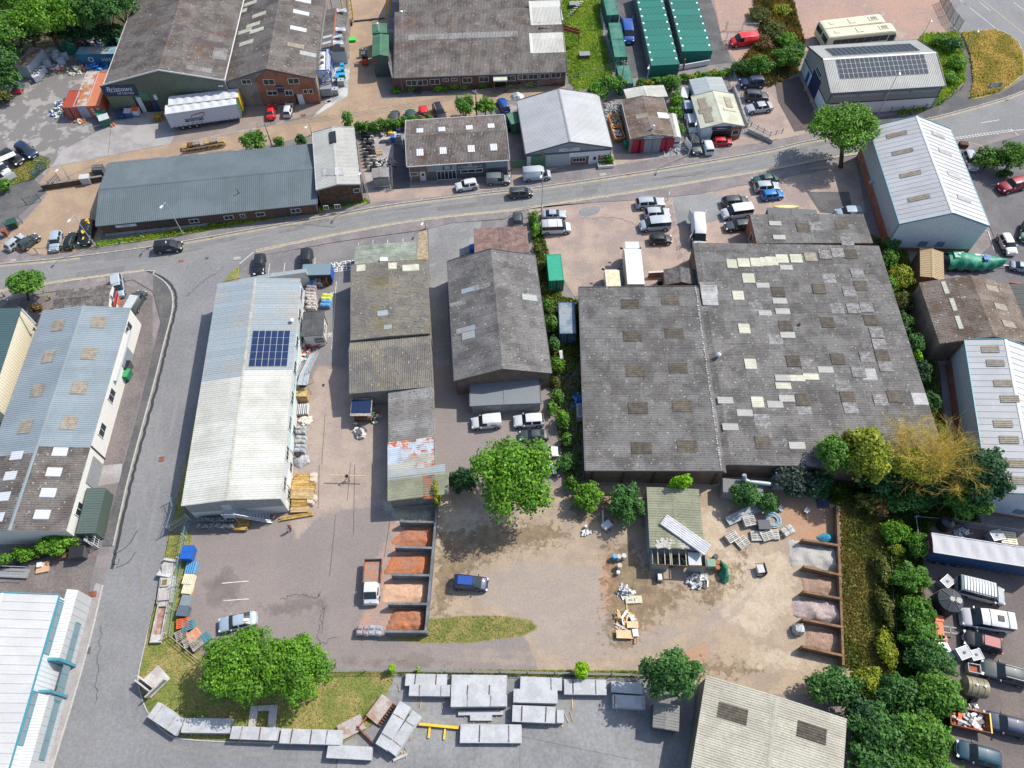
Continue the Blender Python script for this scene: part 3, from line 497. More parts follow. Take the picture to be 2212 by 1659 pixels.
def gb_(name,lb_,quad,he,apex=None,hr=None,mat=FIB,kd='fib',w=1.1,l=None,wl=None,oh=.25,bud=300,tr_=None,ridge=None,pick=None,hipwall=True,cat='building',base=0.,trim_w=.16,nm='roof_sheet',split=.5,pick2=None,grp_=None):
 """quad: eave corners a,b (first eave) c,d (second eave) as picture points; ridge runs parallel to ab"""
 P=[G(q,he) for q in quad];a,b_,c,d=P
 ex=((b_-a)+(c-d)).normalized();ex.z=0;ey=Vc((-ex.y,ex.x,0));C=(a+b_+c+d)/4
 L=(abs((b_-a).dot(ex))+abs((c-d).dot(ex)))/2;Wd=(abs((d-a).dot(ey))+abs((c-b_).dot(ey)))/2
 if(d-a).dot(ey)<0:ey=-ey
 if apex:
  m=C+ex*L/2+ey*Wd*(split-.5);hr=hfit(apex,m.xy)
 B=Bld();B.C=Vc((C.x,C.y,0));B.ex,B.ey,B.L,B.W,B.he,B.hr=ex,ey,L,Wd,he,hr;B.name=name
 root=ety(name,B.C,lb_,cat,grp_);B.root=root;B.split=split;B.oh=oh
 rf=link('roof',None,root);rf.empty_display_size=.2;B.rf=rf
 o1=C-ex*L/2-ey*Wd/2;o2=C+ex*L/2+ey*Wd/2;o1.z=o2.z=he;rise=hr-he
 W1=Wd*split;W2=Wd*(1-split)
 s1=Slope(root,rf,o1,ex,ey*W1+Vc((0,0,rise)),L,math.hypot(W1,rise));s2=Slope(root,rf,o2,-ex,-ey*W2+Vc((0,0,rise)),L,math.hypot(W2,rise))
 if s1.en.z<0:
  s1.o=o1+ex*L;s1.ex=-ex;s1.en=s1.ex.cross(s1.ev);s2.o=o2-ex*L;s2.ex=ex.copy();s2.en=s2.ex.cross(s2.ev)
 B.s=(s1,s2);n=0
 n=s1.sheets(mat,kd,w,l,nm,bud,pick);s2.sheets(mat if not isinstance(mat,tuple) else mat,kd,w,l,nm,max(0,bud-n),pick2 or pick)
 bx=L/2-oh;by=Wd/2-oh;slope=rise/(W1);ht=he-.06;Rm=Matrix((ex,ey,Vc((0,0,1)))).transposed()
 B.R=Rm
 yr=Wd*(split-.5);bb=MB();vs=[]
 for sx in(-1,1):
  for y,z in((-by,base),(by,base),(by,ht+oh*rise/W2-.04),(yr,hr-.1),(-by,ht+oh*slope-.04)):vs.append(Rm@Vc((sx*bx,y,z)))
 bb.add(vs,[(4,3,2,1,0),(5,6,7,8,9),(0,1,6,5),(1,2,7,6),(2,3,8,7),(3,4,9,8),(4,0,5,9)])
 bb.bd('wall',wl or CLG,root)
 rr=ridge or mat;rr=rr[0] if isinstance(rr,tuple) else rr
 rb=MB();wd=.22
 for sgn,W_ in((-1,W1),(1,W2)):
  q0=Rm@Vc((-L/2,yr,hr+.09));q1=Rm@Vc((L/2,yr,hr+.09));e=Rm@Vc((0,sgn*wd,-wd*rise/W_-.0))
  vs=[q0,q1,q1+e,q0+e];rb.add(vs,[(0,1,2,3) if sgn<0 else(3,2,1,0)])
 rb.bd('ridge_cap',rr,rf)
 if tr_:
  for sx in(-1,1):
   for y0,z0 in((-Wd/2,he),(Wd/2,he)):br(root,'barge_board',tr_,Rm@Vc((sx*(L/2+.03),y0,z0+.03)),Rm@Vc((sx*(L/2+.03),yr,hr+.05)),.08,trim_w*1.6)
  for sy in(-1,1):
   gb=MB();gb.bar(Rm@Vc((-L/2,sy*(Wd/2+.06),he-.02)),Rm@Vc((L/2,sy*(Wd/2+.06),he-.02)),.16,.14);gb.bd('gutter',tr_,root)
   for sx in(-1,1):
    gb=MB();gb.bar(Rm@Vc((sx*(L/2-.4),sy*(Wd/2-oh+.06),he-.02)),Rm@Vc((sx*(L/2-.4),sy*(Wd/2-oh+.06),.05)),.1);gb.bd('downpipe',tr_,root)
 return B
def face(B,which):
 s=1 if which[1]=='+' else-1
 if which[0]=='x':n=B.ex*s;o=B.C+B.ex*s*(B.L/2-B.oh+getattr(B,'pad',0));half=B.W/2-B.oh
 else:n=B.ey*s;o=B.C+B.ey*s*(B.W/2-B.oh+getattr(B,'pad',0));half=B.L/2-B.oh
 r=Vc((0,0,1)).cross(n);return o,r,n,half
def afc(B,px=None,near='s'):
 v={'s':Vc((0,-1,0)),'n':Vc((0,1,0)),'e':Vc((1,0,0)),'w':Vc((-1,0,0))}[near]
 return max(('x-','x+','y-','y+'),key=lambda k:face(B,k)[2].dot(v))
def af(B):return afc(B)
def FM(B,f,x,z,d=0):o,r,n,_=face(B,f);p=o+r*x+Vc((0,0,z))+n*d;m=Matrix((r,Vc((0,0,1)),n)).transposed().to_4x4();m.translation=p-B.root.location;return m
def fpos(B,f,px):o,r,n,_=face(B,f);q=hit(px,o,n)-o;return q.dot(r),q.z
def wdw(B,f,px,w,h,fr=None,gl=None,pns=2,nm='window',z=None,d=.03,depth=.06):
 x,zz=fpos(B,f,px) if isinstance(px,tuple) else(px,z);zz=z if z is not None else zz
 if isinstance(px,tuple) and z is None:zz=max(zz,h/2+.1)
 fr=fr or WH;gl=gl or GLASS;M=FM(B,f,x,zz,d);b=MB();t=.08
 for c,s in(((0,h/2,.02),(w+t,t,depth)),((0,-h/2,.02),(w+t,t,depth)),((-w/2,0,.02),(t,h-t,depth)),((w/2,0,.02),(t,h-t,depth))):b.box(c,s)
 for k in rj(1,pns):b.box((-w/2+w*k/pns,0,.02),(.06,h-t,depth*.8))
 o=link(nm,b.mesh(nm,fr),B.root,M)
 for k in rj(pns):
  pb=MB();pw=w/pns;pb.box((-w/2+pw*(k+.5),0,.0),(pw-.05,h-.04,.02));link('pane',pb.mesh('pane',gl),o,Matrix())
 return o
def slb(B,f,px,w,h,mat,nm='door',z=None,d=.03,t=.06,x=None):
 xx,zz=(x,z) if x is not None else fpos(B,f,px);zz=z if z is not None else zz
 return bxi(nm,FM(B,f,xx,zz,d),(0,0,0),(w,h,t),mat,B.root)
def wrap(B,z0,z1,mat,d=.04,nm='plinth',faces=('x-','x+','y-','y+')):
 for f in faces:
  o,r,n,half=face(B,f);bxi(nm,FM(B,f,0,(z0+z1)/2,d/2),(0,0,0),(2*half+2*d,z1-z0,d),mat,B.root)
def clad(B,f,z0,mat,pitch=.33,d=.03,ztop=None,dep=.04,x0=None,x1=None,wav=0):
 o,r,n,half=face(B,f);lo=-half if x0 is None else x0;hi=half if x1 is None else x1
 k=max(2,int((hi-lo)/pitch));b=MB();vs=[]
 def top(x):
  if ztop:return ztop
  if f[0]=='y':return B.he-.02
  yr=B.W*(B.split-.5)*(1 if r.dot(B.ey)>0 else-1);hw=B.W/2;t=(x+hw)/(yr+hw) if x<yr else(hw-x)/(hw-yr);return B.he+(B.hr-B.he)*min(1,t)-.07
 for i in rj(k):
  for t,dd in((0,0),(.55,0),(.65,dep),(.9,dep)):
   x=lo+(hi-lo)*(i+t)/k;vs+=[(x,z0,dd),(x,top(x),dd)]
 vs+=[(hi,z0,0),(hi,top(hi),0)];m=len(vs)//2
 b.add(vs,[(2*i,2*i+2,2*i+3,2*i+1) for i in rj(m-1)])
 return link('cladding',b.mesh('cladding',mat),B.root,FM(B,f,0,0,d))
def rows(B,s,pxs,w,l,mat,kd='fib',nm='rooflight'):
 for p in pxs:B.s[s].lgt(p,w,l,mat,kd,nm)
def cowl(B,s,px,r=.18,h=.7,mat=None,nm='roof_vent'):
 sl=B.s[s];u,v=sl.at(px);p=sl.o+sl.ex*u+sl.ev*v-B.root.location;b=MB();b.cone(p,p+Vc((0,0,h)),r,r,10);b.cone(p+Vc((0,0,h)),p+Vc((0,0,h+.15)),r*1.7,r*.4,10);b.bd(nm,mat or GV,B.root)
def solar(sl,px0,cols,rows_,pw,ph,mat,parent):
 u0,v0=sl.at(px0)
 b=MB();b.box((0,0,0),(pw-.03,ph-.03,.04));me0=b.mesh('solar_panel',GV)
 g=MB();g.box((0,0,.023),(pw-.07,ph-.07,.006));meg=g.mesh('solar_cell_sheet',mat)
 for i in rj(cols):
  for j in rj(rows_):
   o=link('solar_panel',me0,parent,sl.M(u0+pw*(i+.5),v0-ph*(j+.5),.17));
   if parent is None:pass
   link('cell_sheet',meg,parent,sl.M(u0+pw*(i+.5),v0-ph*(j+.5),.17))
B=gb_('warehouse','large sage green clad warehouse under a weathered grey roof, top left',[(306,-35),(222.5,184),(486,172.5),(533,-35)],6.4,apex=(335,154),mat=FIBB,w=2.2,l=3.2,wl=SAGE,tr_=WH,bud=300,oh=.15)
f=af(B);clad(B,f,0,SAGE,.3);clad(B,afc(B,near='w'),0,WO,.4)
slb(B,f,tA(1035,780),6.4,2.3,NAVY,'sign_board',d=.12);x_,z_=fpos(B,f,tA(1035,780))
text('lettering','Bristows',1.35,MT(B.root.location)@FM(B,f,x_,z_+.35,.17),WH,B.root,shear=.25);text('lettering','OF DEVON',.62,MT(B.root.location)@FM(B,f,x_+.9,z_-.58,.17),WH,B.root)
bb=MB();bb.bar((-1.9,-.15,0),(.2,.02,0),.07,.02);bb.bar((.2,.02,0),(1.6,.02,0),.05,.02);link('underline',bb.mesh('underline',WH),B.root,FM(B,f,x_,z_-.05,.17))
slb(B,f,tA(1080,900),5.2,4.2,mk('olive_shutter',(.14,.14,.09),.6),'roller_shutter',z=2.15,d=.1)
slb(B,f,tA(1225,828),2.8,1.9,MGRN,'door_head_panel',d=.12);slb(B,f,tA(1260,930),2.9,3.6,BK,'doorway',z=1.85,d=.1);slb(B,f,tA(1235,920),.9,3.4,LG,'door',z=1.75,d=.2)
slb(B,f,tA(1365,965),1.3,2.4,NAVY,'door',z=1.25,d=.1);slb(B,f,tA(1348,830),.5,.9,WH,'vent_box',d=.3,t=.4);slb(B,f,tA(1908,738),.9,.25,WH,'wall_light',d=.15)
B.s[1].lgt(tA(1720,600),1.3,4.5,FIBP);B.s[1].lgt(tA(1900,470),3.5,2.5,FIBP,z=.09)
B=gb_('brick_office','orange brick two-storey office gable by the green warehouse',[(533,-35),(489,177),(678,170.5),(708,-35)],5.6,apex=(574,150),mat=FIBB,w=2.2,l=3.0,wl=RENDG,tr_=DG,bud=260,oh=.12)
f=af(B);x0,_=fpos(B,f,tB(30,800));o_,r_,n_,half=face(B,f)
bxi('brick_front',FM(B,f,(x0+half)/2,2.75,.03),(0,0,0),(half-x0,5.5,.1),BRK,B.root)
bb=MB();bb.add([(x0,5.5,.07),(half,5.5,.07),(half,5.52,.07),(fpos(B,f,(574,150))[0],B.hr-.25,.07),(x0,5.9,.07)],[(0,1,2,3,4)]);link('brick_gable',bb.mesh('brick_gable',BRK),B.root,FM(B,f,0,0,.02))
for p in(tB(112,705),tB(325,697)):wdw(B,f,p,2.0,1.15,d=.12)
wdw(B,f,tB(142,800),1.9,.9,d=.12);wdw(B,f,tB(285,797),1.4,1.1,d=.12);wdw(B,f,tB(427,787),.7,.9,pns=1,d=.12);wdw(B,f,tB(475,785),.7,.9,pns=1,d=.12);wdw(B,f,tA(2130,703),1.7,.9,d=.12)
slb(B,f,tB(375,805),1.1,2.3,WH,'door',z=1.2,d=.15);slb(B,f,tB(345,810),.7,2.3,BK,'doorway',z=1.2,d=.12)
slb(B,f,tB(208,767),1.3,1.5,NAVY,'sign_board',d=.14);x_,z_=fpos(B,f,tB(208,760));text('lettering','Bristows',.33,MT(B.root.location)@FM(B,f,x_,z_+.2,.19),WH,B.root)
for s_,pts_,mt in((0,[(541,8),(520,26),tB(30,130),tB(10,265)],RLC),(0,[(530,68),(548,54),(533,93)],RLC),(1,[tB(408,8),tB(390,112),tB(366,252)],RLW),(1,[tB(345,397)],RLT),(1,[tB(450,470)],RLG)):
 for p in pts_:B.s[s_].lgt(p,1.25,3.1,mt) if B.s[s_].at(p)[1]<B.s[s_].W else None
B=gb_('long_shed','narrow grey shed with a rust ridge and white rooflights behind the tanker frame',[tB(600,80),tB(567,418),tB(765,415),tB(795,95)],3.6,apex=tB(655,398),mat=FIB,w=1.1,wl=RENDG,ridge=mk('rust_ridge',(.36,.11,.05),.9),oh=.1)
for p in(tB(740,92),tB(730,255),tB(705,318),tB(710,370)):B.s[1].lgt(p,.8,2.0,RLW);B.s[0].lgt(p,.8,2.0,RLW)
for p in(tB(620,320),tB(615,372),tB(735,255),tB(740,92),tB(712,370),tB(705,318)):
 for s_ in(0,1):
  u,v=B.s[s_].at(p)
  if.9<v<B.s[s_].W-.3 and 0<u<B.s[s_].L:B.s[s_].lgt(p,.8,1.9,RLW)
f=af(B);slb(B,f,tB(700,470),3.6,2.7,GV,'shutter_door',z=1.4,d=.06);slb(B,f,tB(648,445),.7,.4,WH,'sign_board',d=.12)
B=gb_('green_shed','tall green metal shed by the brown brick office',[tB(1008,310),tB(1003,500),tB(1146,476),tB(1148,300)],4.6,hr=4.9,mat=MGRN,kd='box',w=1.0,wl=MDGRN,oh=.08)
f=af(B);clad(B,f,0,MDGRN);clad(B,afc(B,near='w'),0,MGRN);slb(B,f,tB(1027,538),.6,.3,RED,'sign_board',d=.15)
B=gb_('green_shed','small green shed with a white flue on its roof',[tB(1000,210),tB(1003,292),tB(1135,290),tB(1130,205)],4.2,hr=4.4,mat=MGRN,kd='box',w=1.0,wl=MDGRN,oh=.08)
cowl(B,1,tB(1058,265),.15,1.6,WH,'flue')
B=gb_('brick_works','long dark red brick works with white windows and a weathered ribbed roof',[tB(1145,686),tC(435,612),(1216,22),(868,30)],3.3,hr=5.6,mat=FIBB,w=1.1,l=4,wl=BRKD,tr_=DG,bud=300,split=.86)
f=af(B)
for p in(tB(1343,715),tB(1440,712),tB(1545,706)):wdw(B,f,p,1.9,1.2)
for p in(tB(1640,690),tB(1713,686)):wdw(B,f,p,1.1,.6)
for p in(tB(1825,692),tB(1968,684),tB(2200,675),tC(90,665),tC(183,662),tC(282,657),tC(378,650)):wdw(B,f,p,1.8,1.1)
slb(B,f,tB(2110,725),2.2,2.3,BK,'doorway',z=1.2);xx,_=fpos(B,f,tB(2110,725));bxi('porch_roof',FM(B,f,xx,2.75,.8),(0,0,0),(2.7,.3,1.6),MCREAM,B.root);
for q in(-1.2,1.2):bxi('porch_wall',FM(B,f,xx+q,1.3,.75),(0,0,0),(.2,2.6,1.4),BRKD,B.root)
for p in(tB(1258,720),tB(1762,690),tC(232,660)):slb(B,f,p,.09,3.1,MBLUE,'downpipe',z=1.6,t=.1)
s_=B.s[0]
for p,w_,l_ in(((1182,93),7.0,5.5),):s_.lgt(p,w_,l_,MPALE,'seam','pale_roof_panel')
s_.lgt((1178,28),6.4,7,MPALE,'seam','pale_roof_panel');s_.lgt((1000,78),22,1.6,FIBP,'fib','pale_roof_panel',z=.07)
B=gb_('brick_works_rear_bay','rear ribbed roof bay of the brick works at the top edge of the picture',[(868,44),(1158,34),(1150,-70),(862,-62)],4.4,hr=7,mat=FIBB,w=1.6,l=4,wl=BRKD,bud=200,split=.6)
s_=B.s[0]
for k in rj(16):bxi('ridge_ventilator',s_.M(1.2+k*1.75,.25,.25),(0,0,0),(1.3,.35,.25),DG,B.root)
cowl(B,0,tB(1262,145),.2,1.2,WH,'steam_vent')
B=gb_('flat_annexe','low slate-roofed corner annexe on the west end of the brick works',[(838,171),(871,166),(871,105),(840,110)],3.2,hr=3.4,mat=FIB,w=1.1,wl=BRKD,oh=.1)
B=gb_('timber_hall','long low timber-boarded hall with a slate blue metal roof by the road',[(208.5,491),(695.5,436),(676,314),(234,351)],2.7,apex=(684,363),mat=MSLATE,kd='box',w=1.0,wl=OAK,tr_=MSLATE,bud=300,oh=.3)
f=af(B)
for p,w_ in((tE(1672,238),1.5),(tE(1970,203),1.5),(tE(2090,186),.8),(tF(592,88),.8),(tF(690,75),.9),(tF(35,180),1.4),(tF(335,135),1.6)):wdw(B,f,p,w_,.85,z=1.35)
slb(B,f,tE(1092,292),3.4,.55,WH,'banner',z=1.9,d=.1);xx,_=fpos(B,f,tE(1092,292));text('lettering','TO LET',.4,MT(B.root.location)@FM(B,f,xx,1.9,.15),BLUE,B.root)
for k in rj(17):slb(B,f,None,.1,2.3,WO,'post',z=1.2,x=-B.L/2+1+k*(B.L-2)/16,d=.04)
slb(B,f,None,17,.45,CONC,'plinth',x=-B.L/2+9,z=.25,d=.15,t=.3)
cowl(B,0,tE(2065,15),.08,1.0,DG,'flue')
B=gb_('beige_warehouse','tall beige sheeted warehouse block at the end of the timber hall',[(676,287),(683.5,409),(778,400),(763,275)],4.3,hr=4.9,mat=MLID,kd='box',w=2.0,l=2.4,wl=WO,oh=.1,tr_=MLID)
for s_ in(0,1):
 for p in(tB(665,1192),):
  if B.s[s_].at(p)[1]<B.s[s_].W:bxi('vent_panel',B.s[s_].M(*B.s[s_].at(p),.15),(0,0,0),(2.9,1.2,.2) if B.s[s_].W<30 else(1,1,1),BK,B.root)
 for k in rj(5):
  p=tB(665+(k-2)*35,1485)
  if B.s[s_].at(p)[1]<B.s[s_].W:B.s[s_].lgt(p,1.9,.8,RLG)
f=af(B);slb(B,f,tB(765,1640),2.6,2.2,WO,'shutter_door',z=1.2);wdw(B,f,tB(870,1645),1.0,.8,pns=1)
B=gb_('stonemason_shop','grey fronted shop with eight white rooflights and a dark fascia sign',[tB(1298,1438),tB(2202,1384),tB(2132,990),tB(1298,1045)],3.7,hr=5.2,mat=FIBB,w=1.1,l=3.2,wl=DG,oh=.25,tr_=LG)
for p in(tB(1415,1320),tB(1615,1305),tB(1858,1288),tB(2052,1275)):B.s[0].lgt(p,1.25,1.4,RLW)
for p in(tB(1415,1133),tB(1605,1122),tB(1842,1107),tB(2030,1092)):B.s[1].lgt(p,1.25,1.7,RLW)
f=af(B);lx=lambda p:fpos(B,f,p)[0];xa,xb,xc=-B.W*0-B.L/2+.25,lx(tB(1485,1500)),B.L/2-.25
if xa>xb:xa,xc=xc,xa
slb(B,f,None,abs(xb-xa),3.6,BRKB,'brick_front',z=1.8,x=(xa+xb)/2,d=.03);clad(B,f,2.0,MBLUE,.25,.05,3.6,.03,min(xb,xc),max(xb,xc))
slb(B,f,tB(1860,1440),5.2,1.25,DG,'sign_board',z=2.9,d=.16);x_=lx(tB(1850,1440));ML=MT(B.root.location)
text('lettering','E J STEVENS & SON Ltd',.42,ML@FM(B,f,x_,2.75,.21),WH,B.root);text('lettering','MONUMENTAL MASONS',.22,ML@FM(B,f,x_,2.43,.21),WH,B.root)
bb=MB();bb.cone((0,0,0),(0,0,.02),.3,.3,18);bb.cone((0,0,.02),(0,0,.03),.22,.22,18,1);link('emblem',bb.mesh('emblem',[WH,DG]),B.root,FM(B,f,x_,3.17,.2))
slb(B,f,tB(1652,1450),1.5,1.1,DG,'sign_board',z=2.85,d=.16)
for k in rj(5):slb(B,f,None,1.0-.15*(k%2),.06,WH,'lettering_line',x=lx(tB(1652,1450)),z=3.2-.17*k,d=.2,t=.02)
wdw(B,f,tB(1865,1500),3.9,.7,z=1.65,pns=3,d=.1);wdw(B,f,tB(1650,1540),3.4,2.0,z=1.05,pns=5,d=.1);wdw(B,f,tB(1368,1530),1.4,.8,z=1.7,pns=1);slb(B,f,tB(1445,1545),1.0,2.1,WH,'door',z=1.1)
wdw(B,f,tB(1447,1540),.55,.7,z=1.5,pns=1,d=.08)
B=gb_('silver_unit','white roofed unit with grey clad gable front between skips and shop',[(1117,219),(1136,334),(1323,319),(1293,204)],3.3,apex=tC(492,1228),mat=MWHITE,kd='box',w=1.0,wl=MBLUE,ridge=MG,tr_=DG,oh=.12)
f=af(B);clad(B,f,2.9,MBLUE,.22,.04,None,.03);lx=lambda p:fpos(B,f,p)[0];ML=MT(B.root.location)
slb(B,f,None,B.W-.4,.25,DG,'fascia',x=0,z=3.0,d=.12);xm=lx(tC(490,1400));hx=B.W/2-.3;sgn=1 if lx(tC(800,1380))>xm else-1
slb(B,f,None,abs(hx*sgn-xm),1.6,BRK,'brick_front',x=(hx*sgn+xm)/2,z=.8,d=.08);slb(B,f,None,abs(hx*sgn-xm),.95,WH,'fascia_panel',x=(hx*sgn+xm)/2,z=2.35,d=.10)
slb(B,f,tC(383,1390),5.3,2.75,CLG,'roller_shutter',z=1.4,d=.09);slb(B,f,tC(218,1390),3.0,2.7,MGRN,'roller_shutter',z=1.38,d=.1);slb(B,f,tC(145,1390),.7,2.8,LG,'pier',z=1.4,d=.14)
wdw(B,f,tC(580,1372),2.3,.9,z=1.2,pns=4,d=.16);slb(B,f,tC(700,1375),1.7,2.0,WH,'door',z=1.0,d=.18);wdw(B,f,tC(712,1360),.6,.8,z=1.35,pns=1,d=.25);wdw(B,f,tC(773,1350),.5,.5,z=1.6,pns=1,d=.16);wdw(B,f,tC(812,1345),.5,.5,z=1.6,pns=1,d=.16)
slb(B,f,tC(495,1288),3.8,.75,LG,'sign_board',d=.14);x_,z_=fpos(B,f,tC(495,1288));bb=MB();[bb.bar((.75*cos(a*.35),.42*sin(a*.35)-.15,0),(.75*cos(a*.35+.35),.42*sin(a*.35+.35)-.15,0),.07,.02) for a in rj(9)];bb.box((0,0,0),(.4,.1,.02));link('emblem',bb.mesh('emblem',DG),B.root,FM(B,f,x_,z_,.19));slb(B,f,tC(267,1322),.3,.3,OG,'alarm_box',d=.2,t=.15)
B=gb_('window_workshop','rough grey roofed workshop with crimson panels and double doors',[tC(945,870),tC(1030,1203),tC(1400,1176),tC(1308,848)],3.4,apex=tC(1212,1160),mat=FIBM,w=1.1,l=1.8,wl=RENDG,tr_=WG,oh=.12)
f=af(B);lx=lambda p:fpos(B,f,p)[0];CRIM=pn('crimson_panel',(.30,.01,.035),.5)
slb(B,f,tC(1210,1255),3.0,3.0,MG,'double_door',z=1.5,d=.1);slb(B,f,tC(1210,1255),.05,3.0,BK,'door_gap',z=1.5,d=.14)
for p,w_ in((tC(1072,1265),1.6),(tC(1122,1260),1.5),(tC(1298,1245),1.6),(tC(1360,1235),1.7)):slb(B,f,p,w_,3.0,CRIM,'painted_panel',z=1.55,d=.09)
slb(B,f,tC(1222,1185),3.5,.6,WH,'sign_board',z=3.55,d=.16);text('lettering','MCA WINDOWS',.42,MT(B.root.location)@FM(B,f,lx(tC(1222,1185)),3.55,.21),pn('sign_purple',(.09,.01,.12)),B.root,bold=.01)
cowl(B,0,tC(1218,1115),.15,.8,WH);B.s[1].lgt(tC(1300,1000),1.6,2.0,RLW);B.s[0].lgt(tC(1120,1005),1.2,2.2,RLT)
for s_ in(0,1):
 if B.s[s_].at(tC(1310,1005))[1]<B.s[s_].W:B.s[s_].lgt(tC(1310,1005),1.0,2.0,RLW)
B=gb_('lean_to_store','white ribbed lean-to behind the window workshop',[tC(960,762),tC(990,856),tC(1358,850),tC(1310,748)],3.2,hr=3.5,mat=MPALE,kd='box',w=.9,wl=RENDG,oh=.1)
B=gb_('white_annexe','narrow white side annexe with signs along the east of the window workshop',[tC(1350,990),tC(1395,1195),tC(1462,1185),tC(1415,985)],2.5,hr=2.7,mat=MPALE,kd='box',w=1.0,wl=WH,oh=.05)
f=af(B);slb(B,f,tC(1420,1225),1.2,.35,DG,'sign_board',z=1.3,d=.05)
B=gb_('brick_garage','small pale green roofed garage with a brick and white front',[tC(1553,840),tC(1636,1113),tC(2006,1091),tC(1905,808)],2.9,apex=tC(1818,1060),mat=MCREAM,kd='box',w=1.0,wl=WH,tr_=MLID,oh=.15)
f=af(B);lx=lambda p:fpos(B,f,p)[0];sgn=1 if lx(tC(1950,1150))>0 else-1
slb(B,f,None,3.0,2.85,BRK,'brick_front',x=sgn*(B.W/2-1.8),z=1.42,d=.06);slb(B,f,tC(1812,1140),3.6,2.2,BK,'garage_opening',z=1.1,d=.08);slb(B,f,tC(1815,1090),3.6,.7,NAVY,'sign_board',z=2.75,d=.14);wdw(B,f,tC(1932,1130),1.2,1.1,pns=1,z=1.6,d=.12)
bb=MB();bb.box((-.3,.05,0),(1.2,.12,.02));bb.box((.6,.0,0),(.8,.06,.02));link('lettering_line',bb.mesh('lettering_line',WH),B.root,FM(B,f,lx(tC(1815,1090)),2.7,.19))
B.s[0].lgt(tC(1672,955),1.4,2.4,RLT);B.s[0].lgt(tC(1650,900),3.2,1.4,RLT);B.s[0].lgt(tC(1695,1010),3.2,1.4,RLT);B.s[1].lgt(tC(1868,888),3.0,1.3,RLT);B.s[1].lgt(tC(1880,950),.8,2.6,RLC)
B=gb_('grey_store','grey ribbed metal store behind the small garage',[tC(1530,686),tC(1580,832),tC(1872,806),tC(1810,668)],2.9,hr=3.2,mat=MZINC,kd='fib',w=1.0,wl=GV,oh=.1)
B=gb_('solar_unit','pale ribbed roof unit with two long solar arrays and blue trim',[(1795,201),(2045,186),(1979,86),(1744,101)],5.2,apex=(2018,112),mat=MLID,kd='box',w=1.0,wl=CLG,tr_=NAVY,oh=.25,ridge=WH)
fs=af(B);fw_=afc(B,near='w');
for ff in(fs,fw_):clad(B,ff,2.6,mk('sage_grey_cladding',(.24,.25,.235),.6,fi=.05),.3)
wrap(B,0,2.6,mk('smooth_white_render',(.58,.60,.60),.8,fi=.04),.05,'lower_wall');wrap(B,2.55,2.75,NAVY,.1,'trim_band')
slb(B,fw_,tD(385,780),4.0,4.0,NAVY,'roller_shutter',z=2.0,d=.12);slb(B,fw_,tD(333,700),1.1,2.2,pn('blue_door',(.02,.09,.25)),'door',z=1.1,d=.1);wdw(B,fw_,tD(443,625),2.8,1.0,pns=4,d=.1)
for p in(tD(665,815),tD(895,800),tD(1122,785),tD(1345,768)):slb(B,fs,p,4.6,.6,GLASSL,'strip_window',z=4.3,d=.12)
for px_,s_ in((tD(583,518),0),(tD(488,427),1)):
 sl=B.s[s_]
 if sl.at(tD(985,580) if s_==0 else tD(900,430))[1]>sl.W:sl=B.s[1-s_]
 c0=sl.at(tD(583,518) if s_==0 else tD(488,427));c1=sl.at(tD(1388,637) if s_==0 else tD(1312,442))
 u0,u1=sorted((c0[0],c1[0]));v0,v1=sorted((c0[1],c1[1]));nc,nr=(19,4) if s_==0 else(17,4);pw,ph=(u1-u0)/nc,(v1-v0)/nr
 b=MB();b.box((0,0,0),(pw-.13,ph-.11,.04));pm=b.mesh('solar_panel',SPANELG)
 for i in rj(nc):
  for j in rj(nr):link('solar_panel',pm,B.rf,sl.M(u0+pw*(i+.5),v0+ph*(j+.5),.16))
 bxi('mounting_rail',sl.M((u0+u1)/2,(v0+v1)/2,.125),(0,0,0),(u1-u0,v1-v0,.02),LG,B.rf)
B=gb_('white_unit','white standing seam unit with six rooflights, brick base and teal trim',[(1881.5,287.5),(1944,483.5),(2138,490),(2048,267.5)],6.4,apex=tH(1600,185),mat=MWHITE,kd='seam',w=1.0,wl=BRK,tr_=TEAL,oh=.15,ridge=WH)
f=af(B);fw_=afc(B,near='w');clad(B,f,.9,CLW,.3);clad(B,fw_,2.3,CLG,.3)
for p in(tH(1338,445),tH(1485,448)):wdw(B,f,p,1.2,1.1,TEAL,GLASSL,1,d=.1)
for p in(tD(1112,1163),tD(1163,1312),tD(1232,1505),tH(1304,52)):B.s[0].lgt(p,1.05,3.2,RLT,'box')
for p in(tD(1468,1168),tD(1528,1318),tD(1605,1515),tH(1690,60)):B.s[1].lgt(p,1.05,2.8,RLG,'box')
slb(B,fw_,tD(915,1575),.5,.5,GV,'flue_outlet',d=.4,t=.7)
B=gb_('white_unit','white standing seam unit with two rows of rooflights at the right edge',[tH(1590,1330),tL(2050,960),(2275,1085),tH(2420,1310)],6.2,hr=7.6,mat=MWHITE,kd='seam',w=1.0,wl=BRK,tr_=TEAL,oh=.15,ridge=WH)
f=af(B);fw_=afc(B,near='w');clad(B,fw_,1.9,CLG,.3);clad(B,f,.7,CLW,.3);wdw(B,f,tL(2170,1100),1.2,1.0,TEAL,GLASSL,1,d=.1)
for p in(tH(1920,1362),tH(1965,1480),tH(2030,1655),tL(2088,130),tL(2030,345),tL(2083,483),tL(2150,690),tL(2195,838)):B.s[0].lgt(p,1.2,2.2,RLT,'box')
B=gb_('brown_workshop','brown patched fibre cement workshop between the two white units',[tH(1315,785),tH(1500,1400),tH(2280,1240),tH(2070,795)],4.6,hr=6.6,mat=FIBM,w=1.1,l=2.4,wl=mk('mottled_render',(.23,.165,.12),.9,k2=(.15,.11,.085),sc=.4,fi=.2),oh=.12)
for p in(tH(1530,830),tH(1600,975),tH(1650,1130)):B.s[0].lgt(p,2.4,.6,RLC);
